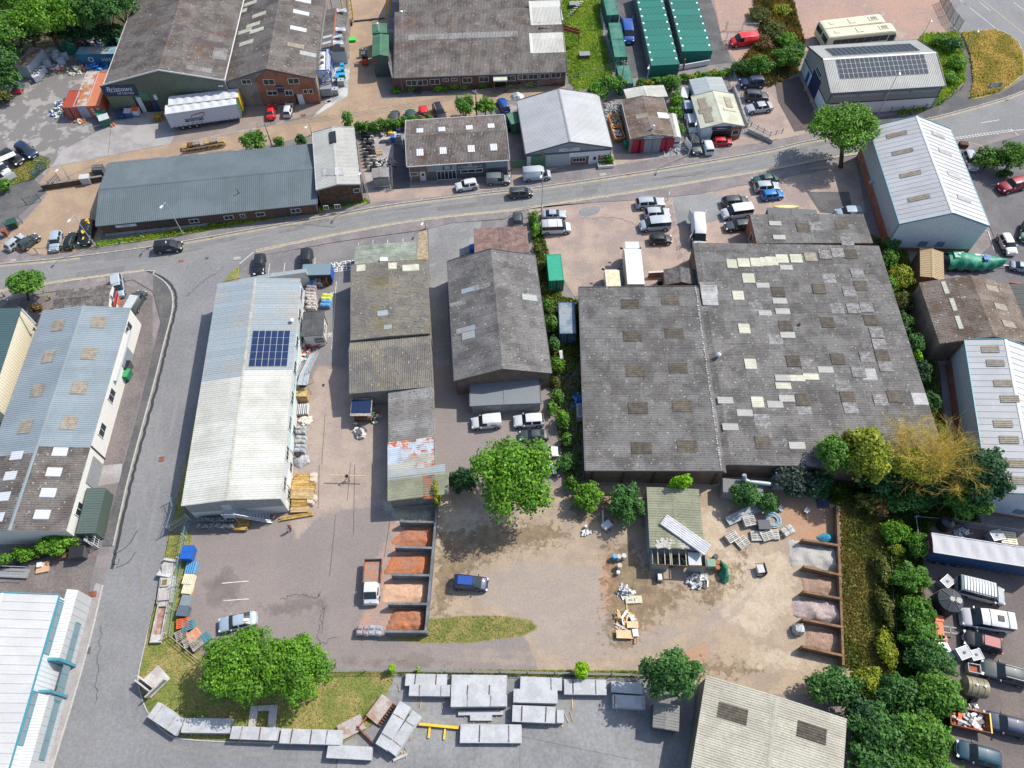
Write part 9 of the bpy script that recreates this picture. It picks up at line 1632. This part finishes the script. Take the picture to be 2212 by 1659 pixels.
hp(tJ(1015,290),'red tools, yellow tubs and poles by the solar hut',[RED,CE,DG,GN],40,.9,.8,(.5,.2,.2),'tool_heap','tools',35,1.3);hp(tJ(905,430),'washing machine, engine and white bag in front of the hut',[WH,DG,CE],26,.9,.7,(.6,.5,.4),'appliance_heap','scrap',36,.7);DR(tJ(870,365),'dark drum in front of the solar hut',DG)
for k in rj(4):beam(tJ(1050,300+k*2),tJ(1105,302+k*2),.1,.12,WG,ORD[k]+' wooden strut between hut and lean-to','strut','timber',.3+.3*k)
B=gb_('dark_green_canopy','dark green ribbed mono-pitch canopy in front of the white rendered wall',[tI(745,910),tI(655,1297),tI(820,1290),tI(920,893)],2.5,hr=2.7,mat=MDGRN,kd='box',w=1.0,wl=mk('canopy_wall',(.06,.085,.07),.7),oh=.05,split=.1)
BIN(tI(715,1485),'black four-wheeled dumpster by the bottom-left gate',DG,BK,.12,1.35);BIN(tI(1660,1490),'bright blue dumpster inside the green mesh fence',BLUE,BLUE,-1.6,1.35);BIN(tE(1115,1540),'black dumpster against the white rendered wall',DG,BK,-1.75,1.2);BIN(tE(1115,1605),'green dumpster below the black one at the rendered wall',GN,pn('lid_green',(.05,.3,.12)),-1.7,1.1)
for k in rj(4):p=lerp(tE(255,1310),tE(325,1140),k/3);tg(p,ORD[k]+' black storage box from the south by the blue-grey roof','storage_box|box',[('box_body',DG,[((0,0,.85),(2.0,1.5,1.6))]),('lid',BK,[((0,0,1.7),(2.1,1.6,.1))])],-.25,grp_='black storage boxes in a row')
tg(tI(20,180),'grey air conditioning unit on the ground at the left edge','air_conditioner',[('case',LG,[((0,0,.6),(.9,1.6,1.2))]),('fan_grille',DG,[((0,0,1.22),(.6,.6,.03))])],-.3);tg(tI(555,1500),'brown wicker planter box by the dark fence','planter',[('planter_wall',WO,[((0,0,.3),(1.6,.6,.6))])],.2);tg(tI(380,1590),'flattened cardboard box with a white bag on it','cardboard_box|box',[('cardboard',pn('cardboard',(.50,.32,.2)),[((0,0,.15),(1.6,1.4,.25))]),('bag',WH,[((-.3,.3,.45),(.6,.6,.4))])],.2)
e=tg(tI(100,1640),'grey steel ramp with handrails at the bottom-left corner','ramp',[('deck',MG,[((0,0,.3),(5,1.2,.1))]),('handrail',GV,[((0,.6,1.2),(5,.06,.06))]),('handrail',GV,[((0,-.6,1.2),(5,.06,.06))])],-.05)
CR(tM(488,1045),'red slatted pallet box leaning on the white unit wall',1.4,1.7,.9,OG,.2,'pallet_box',5);tg(tI(1665,1595),'blue plastic crate tray inside the mesh fence','tray',[('tray',SKB,[((0,0,.3),(1.3,1.6,.5))])]+[('divider',NAVY,[((-.4+.27*k,0,.57),(.05,1.5,.04))]) for k in rj(4)],-.05)
for k,(p,l_,m_,w_,h_) in enumerate(((tM(1648,45),'cream panelled crate inside the mesh fence',CE,1.3,.9),(tM(1635,125),'cream wedge-shaped crate below the panelled one',CE,1.1,.8),(tM(1632,175),'small slatted pallet below the cream crates',WP,.9,.3),(tM(1622,225),'grey-blue tub crate inside the mesh fence',MBLUE,1.1,.8),(tM(1605,320),'dark blue-grey tank on yellow feet inside the mesh fence',pn('slate_tank',(.10,.13,.17)),1.3,1.1))):CR(p,l_,w_,1.3,h_,m_,-.08,'crate')
for p,l_,m_,rz_ in((tM(1595,420),'orange plastic pallets stacked at the corner of the site',OG,.2),(tM(1640,440),'blue-green plastic pallets stacked by the orange ones',pn('teal_plastic',(.08,.22,.26)),.3),(tM(1690,520),'orange plastic pallet leaning towards the twin trees',pn('pale_orange',(.65,.28,.15)),.7),(tM(1780,550),'teal plastic pallet half under the tree',pn('teal_plastic',(.08,.22,.26)),.7)):P_(p,l_,4,rz_,m_,sc=1.2)
for p,l_,n_,rz_ in((tM(1580,515),'grey wooden pallet at the very corner of the fence',3,.5),(tM(1650,575),'pale wooden pallets leaning on the corner fence',4,.6),(tM(1720,600),'grey pallet stack with a white sheet beneath the tree',5,.7)):P_(p,l_,n_,rz_,WG,sc=1.2)
# --- derelict store details
f=afc(DER,near='s');o_,r_,n_,half=face(DER,f)
sl=DER.s[0]
for p,w_,l_,rz_,nm,mt in((tK(1495,1305),1.7,6.2,0,'loose_sheet',mk('galvanised_sheet',(.50,.50,.53),.45,k2=(.40,.40,.43),sc=.8,fi=.08)),):
 e=ety(nm,(0,0,0));q=G(p,3.7);a_,c_=G(tK(1310,1165),3.75),G(tK(1690,1440),3.55);d_=c_-a_;e.location=(a_+c_)/2;tag(e,'long loose galvanised sheet lying askew across the olive roof','roof sheet');e.rotation_euler.z=atan2(d_.y,d_.x)
 o=link('sheet',corr(w_,d_.length,'fib',mt),e,MR(-pi/2,4,'Z')@MT((-w_/2,-d_.length/2,0)))
bay=ety('open_bay',(0,0,0));bay.name='open_bay';ps=[G(p,2.4) for p in(tK(1212,1425),tK(1218,1560),tK(1680,1583),tK(1662,1440))];c_=sum(ps,Vc())/4;bay.location=(c_.x,c_.y,0.05);tag(bay,'roofless front bay of the derelict store showing bare rafters','shed');ex_=(ps[2]-ps[1]).normalized();L_=(ps[2]-ps[1]).length;D_=(ps[0]-ps[1]).length;bay.rotation_euler.z=atan2(ex_.y,ex_.x)
SW=mk('blue_grey_sheet_wall',(.20,.23,.235))
for x in(-L_/2,L_/2):b=MB();b.box((x,0,1.2),(.1,D_,2.4));b.bd('side_wall',SW,bay)
for x0_,x1_ in((-L_/2,-L_*.19),(L_*.17,L_/2)):b=MB();b.box(((x0_+x1_)/2,-D_/2,1.15),(x1_-x0_,.1,2.3));b.bd('front_panel',SW,bay)
for k,x in enumerate((-.40,-.27,-.17,-.14,0,.13)):b=MB();b.box((L_*x,0,2.42),(.1,D_,.14));b.bd('rafter',mk('pale_rafter',(.42,.38,.26),.8),bay)
for y in(-D_/2,D_/2):b=MB();b.box((0,y,2.35),(L_,.12,.16));b.bd('wall_plate',WO,bay)
b=MB();b.box((L_*.29,-.1,2.5),(L_*.24,D_*.8,.06),.03);b.bd('remaining_sheet',LG,bay)
hp(tK(1420,1520),'dark clutter with turquoise items inside the roofless bay',[BK,DG,pn('turq',(.05,.35,.3)),WO],60,2.2,.9,sd0=41,flat=.4);hp(tK(1400,1395),'broken pale roof fragments along the olive roof edge',[LG,CONC],1,.3,.2,sd0=42).location.z+=0
fr=MB();rr=random.Random(3)
for k in rj(46):x=rr.uniform(-L_*.42,L_*.25);fr.box((x,D_/2+.2+rr.uniform(-.2,1.0)*(1-abs(x+.3)/L_),1.0+2.3),(rr.uniform(.3,.9),rr.uniform(.2,.6),.05),rr.uniform(0,3),0,rr.uniform(-.15,.15))
o=fr.bd('broken_sheet_pieces',mk('broken_asbestos',(.40,.39,.35),.9),bay);o['kind']='stuff';o.location.z=.02
# --- gravel yard goods
DR(tK(918,1512),'white drum with a dirty lid, middle of three by the weeds',mk('dirty_white',(.45,.42,.36)));DR(tK(960,1505),'grey drum, right of the three by the weeds',LG);DR(tK(882,1508),'blue drum, left of the three by the weeds',SKB);DR(tK(922,1588),'white drum standing alone below the three',mk('dirty_white',(.45,.42,.36)));DR(tK(912,1640),'small white drum lowest by the weeds',WH,.8)
RD=mk('rusty_drum',(.30,.12,.06),.9);DR(tK(1758,1560),'rusty oil drum right of the derelict bay, upper',RD,1.15);DR(tK(1760,1605),'rusty oil drum right of the derelict bay, lower',RD,1.15);DR(tK(1745,1512),'black open drum right of the loose sheet end',BK,1.15);DR(tK(635,1240),'small white tub on the gravel beneath the sycamore',WH,.6);hp(tK(640,1290),'three white round tubs on the gravel',[WH],6,.6,.3,(.4,.4,.25),'tub_heap','tubs',43)
drape(tK(1825,1630),'green sheet folded upright by the derelict bay',TGR,.7,1.5,1.5,11);tg(tK(1705,1570),'green cabinet between the derelict bay and the oil drums','cabinet',[('cabinet_body',mk('pale_green_box',(.20,.30,.22)),[((0,0,.6),(1.1,1.0,1.2))])]);hp(tO(1600,50),'stacked grey tins and trays in front of the derelict store',[LG,DG,WH],60,1.5,.7,(.5,.4,.2),'tin_heap','scrap',44,.6);tg(tO(1268,25),'narrow white and black machine in front of the derelict store','machine',[('body',WH,[((0,0,.5),(.5,.8,.9))]),('frame',BK,[((0,0,.2),(.8,1.1,.15))])])
e=tg(tK(2135,1615),'small generator in a black frame on the gravel yard','generator',[('engine',LG,[((0,0,.5),(.9,1.0,.7))]),('frame',BK,[((s*.6,0,.55),(.08,1.4,1.0))]),('frame_bar',BK,[((0,.65,1.0),(1.3,.08,.08))]),('wheel',BK,[((0,-.7,.25),(1.2,.12,.5))])],.1)
tg(tO(1050,208),'cream door lying flat on the gravel','door',[('door_leaf',mk('cream_door',(.48,.47,.33),.6),[((0,0,.15),(2.1,.95,.06))]),('window_pane',MG,[((-.45,-.05,.19),(.5,.22,.02))]),('letter_slot',BK,[((.1,-.03,.19),(.08,.38,.02))])],.03)
WD=[WP,mk('plywood',(.60,.42,.25),.8),WH,mk('plywood',(.6,.42,.25))];hp(tO(975,400),'pale broken timber and board bonfire pile, upper part',WD,46,1.3,.4,(.9,.18,.07),'timber_heap','timber',45,1.2);
for k,(p,w_,d_,rz_,l_,m_) in enumerate(((tO(970,512),2.1,1.0,-.03,'large tan plywood sheet at the foot of the timber pile',1),(tO(1035,430),1.4,.8,0,'peach plywood sheet on the timber pile',1),(tO(1035,375),.5,.6,.2,'white board on the timber pile',2),(tO(1060,500),.7,.9,.1,'white sheet by the long laths',2),(tO(965,345),1.3,.3,.9,'white plank crossing the top of the pile',2),(tO(920,345),.25,1.1,.35,'short tan plank at the top left of the pile',0))):tg(p,l_,'board',[('board',WD[m_],[((0,0,.45+.05*k),(w_,d_,.04),0,0,.05)])],rz_)
for k,x in enumerate((1055,1065,1078)):beam(tO(x,590-k*4),tO(x+12,352+k*20),.1,.1,WP,ORD[k]+' of three long laths at the right of the timber pile','lath','timber',.2)
beam(tO(990,290),tO(985,130),.12,.08,WP,'plank linking the cream door and the white rubbish',z=.1);hp(tO(975,140),'crumpled white paper and rubbish above the cream door',[WH,LG,DG],60,1.1,.5,(.4,.3,.1),'rubbish_heap','rubbish',46);hp(tK(835,1240),'white appliance with rusty inside dumped by the ivy bush',[RUST,LG],14,.9,.3,sd0=47);tg(tK(815,1232),'dumped white appliance by the ivy bush','appliance',[('case',WH,[((0,0,.4),(1.2,.9,.7),.5)])],.2)
for k in rj(3):beam(tK(775+k*6,1100),tK(780+k*5,1215),.07,.07,WH,ORD[k]+' white pipe leaning by the ivy bush','pipe','pipe',.3)
for p,l_,n_,rz_ in((tK(2040,1200),'grey pallet stack below the corrugated sheet',4,.2),(tK(1890,1335),'leaning pile of grey pallets nearest the store',4,.5),(tK(1985,1375),'grey pallet lying right of the leaning pile',2,.6),(tK(2110,1320),'flat grey pallet by the black crate',2,0),(tK(2195,1320),'crooked pallet right of the flat one',3,.3),(tL(35,1310),'pale pallet below the blue hose coil',2,0)):P_(p,l_,n_,rz_,mk('bleached_pallet',(.46,.44,.40),.9,ov_=.2),sc=1.35)
a_,c_=at(tK(1850,1200),.3),at(tK(2110,1075),.9);e=ety('corrugated_sheet',(a_+c_)/2,'long grey corrugated sheet propped on the pallets','roof sheet',None,rzo(tK(1850,1200),tK(2110,1075)));d_=(c_-a_).length;link('sheet',corr(1.3,d_,'fib',mk('bluish_sheet',(.30,.32,.34),.6)),e,MR(-pi/2,4,'Z')@MT((-.65,-d_/2,0)))
tg(tK(2160,1240),'black ribbed plastic crate with a lid on the gravel','plastic_crate|crate',[('box',DG,[((0,0,.5),(1.5,1.2,.9))]),('lid',pn('charcoal',(.06,.06,.07)),[((0,0,1.0),(1.6,1.3,.08))])]+[('rib',DG,[((-.6+.4*k,-.62,.5),(.06,.05,.85))]) for k in rj(4)],0)
e=ety('hose_coil',at(tL(40,1180)),'large coil of blue hose on the ground','hose');HS=mk('hose_blue',(.22,.42,.55),.5)
for k in rj(4):
 b=MB();n=30;r_=.55+.18*k;z0=.15+.1*(k%3)
 for j in rj(n):a1,a2=2*pi*j/n,2*pi*(j+1)/n;b.bar((r_*cos(a1),r_*1.0*sin(a1),z0),(r_*cos(a2),r_*sin(a2),z0),.08)
 b.bd('hose_loop',HS,e)
e=ety('wire_basket',at(tL(160,1280)),'white wrapped basket of stones by the hose coil','basket',None,.5);[link('stone_bag',pm('stone_bag',CLR,((0,0,.35),(.75,.55,.6))),e,MT((x,y,0))) for x in(-.42,.42) for y in(-.3,.3)]
for p,l_ in((tL(325,1110),'white plastic garden chair on the brown earth'),(tL(100,1090),'white plastic garden chair under the shrub')):
 tg(p,l_,'garden_chair|chair',[('seat',WH,[((0,0,.42),(.55,.55,.05))]),('backrest',WH,[((0,.28,.75),(.55,.05,.6))])]+[('leg',WH,[((x,y,.2),(.05,.05,.42))]) for x in(-.24,.24) for y in(-.24,.24)]+[('armrest',WH,[((x,0,.65),(.06,.5,.04))]) for x in(-.3,.3)],.7)
P_(tL(470,1035),'dark blue plastic pallet in the shade of the shrubs',1,0,pn('navy_plastic',(.02,.05,.12)),sc=1.3);drape(tL(505,1335),'blue tarpaulin by the grit bay wall',mk('blue_tarp',(.04,.25,.38),.5),1.3,.7,.6,12);BAG(tP(250,470),'white bulk bag standing at the mouth of the brown bay',CLR,1.3);
B=gb_('flat_annexe','low grey annexe with duct pipes south of the big roof',[tK(1815,825),tK(1830,950),tK(2165,955),tK(2170,840)],2.3,hr=2.4,mat=mk('annexe_roof',(.17,.18,.18),.8),kd='flat',w=2.5,l=2,wl=MG,oh=.05)
e=ety('duct_pipe',at(tK(2100,860)),'large bent grey duct pipe below the big roof','duct');q=[G(tK(2008,785),3.6),G(tK(2012,830),2.8),G(tK(2050,845),2.8),G(tK(2212,862),2.9),G(tL(20,865),2.9)]
for k in rj(4):cn(e,'pipe_section',GV,q[k]-e.location,q[k+1]-e.location,.28,.28,14)
tg(tL(65,880),'tall grey dust extractor cabinet at the end of the ducts','dust_extractor|extractor',[('cabinet',GV,[((0,0,1.6),(1.6,1.4,3.0))]),('top_plate',LG,[((0,0,3.14),(1.7,1.5,.08))]),('outlet',LG,[((0,-.6,2.6),(.7,.7,.7))]),('knob',LG,[((0,.1,3.3),(.3,.3,.25))])],.02)
tg(tK(575,275),'tall grey radiator cabinet against the west wall of the big roof','cabinet',[('cabinet_body',LG,[((0,0,.8),(.7,2.2,1.6))]),('grille',MG,[((0,0,1.62),(.5,1.8,.03))])]);hp(tK(570,160),'tangle of blue pipe and netting by the west wall',[SKB,BLUE],40,1.0,1.0,(.6,.2,.15),'pipe_tangle','pipe',49,1.5);tg(tG(425,1425),'white basin unit standing in the overgrown strip','basin',[('case',WH,[((0,0,.3),(.5,1.6,.5))]),('hollow',LG,[((0,0,.57),(.3,1.1,.02))])],.1);tg(tF(1870,515),'blue wheeled bin in the shade of the lichen roofed store','wheelie_bin|bin',[('bin_body',pn('bin_royal',(.02,.14,.45)),[((0,0,.55),(.8,.9,1.1))]),('lid',BLUE,[((0,0,1.13),(.85,.95,.06))])])
tg(tG(1250,735),'low brick wall with a dark bin behind it by the slate lean-to','brick_wall|wall',[('wall_face',BRK,[((0,0,.6),(2.9,.25,1.2))]),('coping',LG,[((0,0,1.23),(3.0,.32,.06))])],.06);WB(tG(1270,800),'black bin by the slate lean-to wall',BK,DG)
# --- east car park goods
e=ety('water_tank',at(tP(1500,250)),'large round black ribbed water tank','tank');cn(e,'tank_wall',BK,(0,0,0),(0,0,2.2),1.5,1.5,28);cn(e,'tank_lid',pn('charcoal_lid',(.05,.055,.06),.4),(0,0,2.2),(0,0,2.75),1.5,.35,28)
for k in rj(6):a_=k*pi/3;br(e,'lid_rib',DG,(1.45*cos(a_),1.45*sin(a_),2.27),(.3*cos(a_),.3*sin(a_),2.8),.12,.08)
cn(e,'manhole',pn('charcoal_lid',(.05,.055,.06)),(.75,-.2,2.5),(.75,-.2,2.72),.38,.38,16)
for z in(.4,.8,1.2,1.6,2.0):cn(e,'hoop',BK,(0,0,z-.03),(0,0,z+.03),1.53,1.53,28)
e=ety('water_tank',at(tL(1505,1230)),'smaller black conical tank under the trees by the pipe rail','tank');cn(e,'tank_wall',BK,(0,0,0),(0,0,1.6),.9,.85,20);cn(e,'tank_lid',pn('charcoal_lid',(.05,.055,.06)),(0,0,1.6),(0,0,2.0),.85,.3,20);cn(e,'opening',BK,(0,0,2.0),(0,0,2.05),.22,.22,14)
IBC(tL(1925,1340),'white caged tank standing behind the blue trailer',.2,1.35);IBC(tP(1505,75),'white caged tank tilted by the black water tank',.6,1.25);IBC(tP(1640,685),'large white caged tank in front of the charcoal estate, upper left',.3,1.4);IBC(tP(1750,700),'white caged tank with a cap in front of the charcoal estate',.2,1.2);tg(tP(1750,810),'white open cut-down tank full of scrap','cut_tank|tank',[('tank_wall',LG,[((0,s*.5,.45),(1.4,.06,.9))]) for s in(-1,1)]+[('tank_wall',LG,[((s*.7,0,.45),(.06,1.0,.9))]) for s in(-1,1)]+[('scrap',RUST,[((0,0,.4),(1.0,.7,.3))])],-.2)
e=ety('storage_cylinder',at(tP(1740,975)),'beige fibreglass storage cylinder lying on its side','tank',None,rzo(tP(1630,950),tP(1860,1000)));FG=mk('beige_fibreglass',(.24,.21,.135),.5,k2=(.18,.16,.10),sc=.8);cn(e,'shell',FG,(-1.15,0,1.15),(1.15,0,1.15),1.1,1.1,28)
for x in(-1.15,1.15):cn(e,'end_dome',FG,(x,0,1.15),(x+(.35 if x>0 else-.35),0,1.15),1.1,.55,28)
for x in(-.7,0,.7):cn(e,'band',FG,(x-.06,0,1.15),(x+.06,0,1.15),1.14,1.14,28)
for x in(-.3,.6):cn(e,'nozzle',WH,(x,0,2.2),(x,0,2.4),.14,.14,12)
hp(tP(1760,1130),'white gas bottles and black tubs above the rusty skip',[WH,BK,DG],14,1.0,.5,(.5,.45,.4),'bottle_heap','bottles',52,.5);e=skip_(tP(1690,1250),'large rusty skip with a yellow rim and scrap metal',RUST,rzo(tP(1560,1230),tP(1830,1290)),[LG,WH,DG,OG],1.15);bx(e,'yellow_edge',YL,(1.95,0,1.25),(.14,1.9,.1));
e=tg(tP(1475,470),'orange steel implement with grey arms by the bushes','implement|machine',[('main_frame',pn('kubota',(.62,.14,.05)),[((-.3,0,.6),(.9,2.8,.5))]),('side_plate',pn('kubota2',(.60,.13,.05)),[((-.2,1.2,.8),(1.0,.7,.3))]),('side_plate',pn('kubota2',(.60,.13,.05)),[((-.1,-1.2,.7),(1.0,.7,.3))]),('arm',MG,[((.8,.35,.7),(1.9,.16,.12))]),('arm',MG,[((.8,-.35,.7),(1.9,.16,.12))]),('crossbar',MG,[((1.0,0,.7),(.12,.8,.12))])],-.15);tg(tP(1490,640),'stack of galvanised grid panels by the bushes','grid_stack|metal grids',[('grid_panel',GV,[((0,0,.3+.12*k),(1.6,2.6,.04),.04*k)]) for k in rj(4)]+[('louvre',LG,[((0,1.0,.9),(1.4,.1,.5))])],.1);P_(tL(2050,1345),'long pale pallets behind the blue trailer roof',3,-.15,CE,sc=1.7);hp(tL(1680,1290),'grey metal scrap with foil behind the blue trailer front',[LG,WH,DG],40,1.1,.6,sd0=53)
fnc([tL(1030,1150),tL(1060,1659)],'low dark retaining edge of the hedge bank, upper part',.5,DG,2.0,1);fnc([tP(1060,100),tP(1120,760)],'low dark retaining edge of the hedge bank, lower part',.5,DG,2.0,1)
for p,l_ in((tD(1680,1265),'small brown crate stack by the tall white unit'),):CR(p,l_,1.5,1.0,.7,WO,-.2)
# --- people
SKIN=pn('skin',(.45,.27,.19),.6)
def person(px,lb_,pose,shirt,trousers,rz=0,z=.09,hair=None,h=1.75,zoff=0):
 """pose: dict of joint positions in metres (x right, y forward, z up); one skinned body"""
 me=bpy.data.meshes.new('person');J=pose;names=list(J);idx={n:i for i,n in enumerate(names)}
 E=[('pelvis','chest'),('chest','neck'),('neck','head'),('head','crown')]
 for s in 'LR':E+=[('chest','sh'+s),('sh'+s,'el'+s),('el'+s,'wr'+s),('wr'+s,'ha'+s),('pelvis','hip'+s),('hip'+s,'kn'+s),('kn'+s,'an'+s),('an'+s,'to'+s)]
 vs=[Vc(J[n]) for n in names];R={'pelvis':.15,'chest':.17,'neck':.06,'head':.10,'crown':.085}
 rad=[R.get(n,{'sh':.075,'el':.05,'wr':.035,'ha':.04,'hi':.10,'kn':.065,'an':.045,'to':.045}.get(n[:2],.05)) for n in names];ed=[(idx[a],idx[b]) for a,b in E]
 for s in 'LR':
  ha=Vc(J['ha'+s]);d=(ha-Vc(J['wr'+s])).normalized();sd_=d.cross(Vc((0,0,1)));sd_=sd_.normalized() if sd_.length>.1 else Vc((1,0,0))
  for k,(o_,l_) in enumerate(((-.035,.075),(-.012,.085),(.012,.08),(.035,.06),(.06,.03))):vs.append(ha+d*l_+sd_*o_-Vc((0,0,.02)));rad.append(.010);ed.append((idx['ha'+s],len(vs)-1))
 me.from_pydata(vs,ed,[]);o=bpy.data.objects.new('person',me);COL.objects.link(o);m=o.modifiers.new('s','SKIN');sv=me.skin_vertices[0].data
 for i,r_ in enumerate(rad):sv[i].radius=(r_,r_*(.8 if i<2 else 1));sv[i].use_root=(i==idx['pelvis'])
 o.modifiers.new('u','SUBSURF').levels=1;bpy.context.view_layer.update();ev=o.evaluated_get(bpy.context.evaluated_depsgraph_get());nm=bpy.data.meshes.new_from_object(ev);bpy.data.objects.remove(o)
 nm.materials.clear();[nm.materials.append(q) for q in(SKIN,shirt,trousers,BK)]
 segs=[(Vc(J[a]),Vc(J[b]),a,b) for a,b in E]
 def near(p):
  best=None
  for a,b,na,nb in segs:
   ab=b-a;t=max(0,min(1,(p-a).dot(ab)/max(1e-6,ab.length_squared)));d=(p-(a+ab*t)).length
   if best is None or d<best[0]:best=(d,na,nb,t)
  return best
 for p in nm.polygons:
  d,a,b,t=near(p.center);k=1
  if b in('head','crown') or b[:2]=='ha' or(b[:2]=='wr' and t>.3):k=0
  elif b[:2] in('kn','an') or(b[:3]=='hip' and t>.3):k=2
  elif b[:2]=='to':k=3
  p.material_index=k;p.use_smooth=True
 e=ety('person',at(px,z+zoff),lb_,'person',None,rz);link('body',nm,e);c=Vc(J['head']);b=MB();n=10
 v=[(c.x+.118*cos(2*pi*k/n)*r_,c.y-.012+.125*sin(2*pi*k/n)*r_,c.z+z_) for r_,z_ in((1,.01),(1.02,.07),(.8,.13),(.3,.165)) for k in rj(n)];b.add(v,[(i*n+k,i*n+(k+1)%n,(i+1)*n+(k+1)%n,(i+1)*n+k) for i in rj(3) for k in rj(n)]+[tuple(30+k for k in rj(n))]);b.bd('hair',hair or pn('dark_hair',(.03,.02,.015)),e,True)
 fb=MB();fb.box((c.x,c.y+.115,c.z-.015),(.025,.03,.04));fb.bd('nose',SKIN,e)
 for x in(-.035,.035):fb=MB();fb.box((c.x+x,c.y+.105,c.z+.02),(.022,.01,.012));fb.bd('eye',BK,e)
 fb=MB();fb.box((c.x,c.y+.10,c.z-.06),(.05,.015,.01));fb.bd('mouth',pn('lip',(.3,.1,.08)),e)
 for x in(-.105,.105):fb=MB();fb.box((c.x+x,c.y,c.z),(.02,.04,.06));fb.bd('ear',SKIN,e)
 return e
STAND=dict(pelvis=(0,0,.95),chest=(0,.03,1.30),neck=(0,.05,1.50),head=(0,.09,1.62),crown=(0,.09,1.70))
WALK=dict(STAND,shL=(-.19,.03,1.42),elL=(-.27,.16,1.22),wrL=(-.16,.34,1.30),haL=(-.10,.40,1.33),shR=(.19,.03,1.42),elR=(.27,.16,1.22),wrR=(.18,.34,1.30),haR=(.12,.40,1.33),hipL=(-.10,0,.90),knL=(-.11,.22,.52),anL=(-.11,.18,.09),toL=(-.11,.34,.05),hipR=(.10,0,.90),knR=(.11,-.02,.48),anR=(.11,-.30,.12),toR=(.11,-.18,.04))
p_=tJ(800,828);e=person(p_,'person in black carrying a long timber pole across the yard',WALK,pn('black_shirt',(.025,.025,.035)),pn('khaki_shorts',(.05,.045,.05)),radians(200))
q=G(tJ(795,792),1.4);b=MB();a_,c_=G(tJ(640,787),1.42),G(tJ(950,794),1.42);b.bar(a_-q,c_-q,.12,.09);o=b.bd('timber_pole',WP);o.location=q;tag(o,'long pale timber pole carried by the walking person','timber')
SIT=dict(pelvis=(0,0,.50),chest=(0,.16,.82),neck=(0,.24,1.0),head=(0,.32,1.10),crown=(0,.34,1.18),shL=(-.19,.18,.94),elL=(-.26,.40,.78),wrL=(-.14,.58,.86),haL=(-.08,.64,.88),shR=(.19,.18,.94),elR=(.26,.40,.78),wrR=(.14,.58,.86),haR=(.08,.64,.88),hipL=(-.10,.05,.47),knL=(-.13,.46,.50),anL=(-.13,.50,.09),toL=(-.13,.66,.05),hipR=(.10,.05,.47),knR=(.13,.46,.50),anR=(.13,.50,.09),toR=(.13,.66,.05))
person(tJ(138,1172),'person in a maroon top sitting on the bottom of the steel stairs',SIT,pn('maroon_top',(.16,.03,.02)),pn('dark_trousers',(.03,.03,.035)),radians(-75),zoff=.05)
tg(tJ(130,1168),'low step block under the seated person','step_block|step',[('step',GV,[((-.05,0,.22),(.5,.7,.4))])],.1,.09)
BEND=dict(STAND,shL=(-.19,.03,1.42),elL=(-.27,.10,1.16),wrL=(-.22,.28,1.02),haL=(-.20,.36,1.0),shR=(.19,.03,1.42),elR=(.30,.0,1.16),wrR=(.30,.10,.92),haR=(.30,.14,.84),hipL=(-.10,0,.90),knL=(-.12,.06,.5),anL=(-.12,0,.09),toL=(-.12,.16,.05),hipR=(.10,0,.90),knR=(.12,.18,.52),anR=(.12,.12,.09),toR=(.12,.28,.05))
person(tJ(312,1268),'person in a dark red top standing below the timber packs',BEND,pn('dark_red_top',(.22,.03,.02)),pn('dark_trousers',(.03,.03,.035)),radians(60))
person(tC(205,1410),'person in dark clothes standing at the green roller shutter',BEND,BK,pn('dark_trousers',(.03,.03,.035)),radians(180))
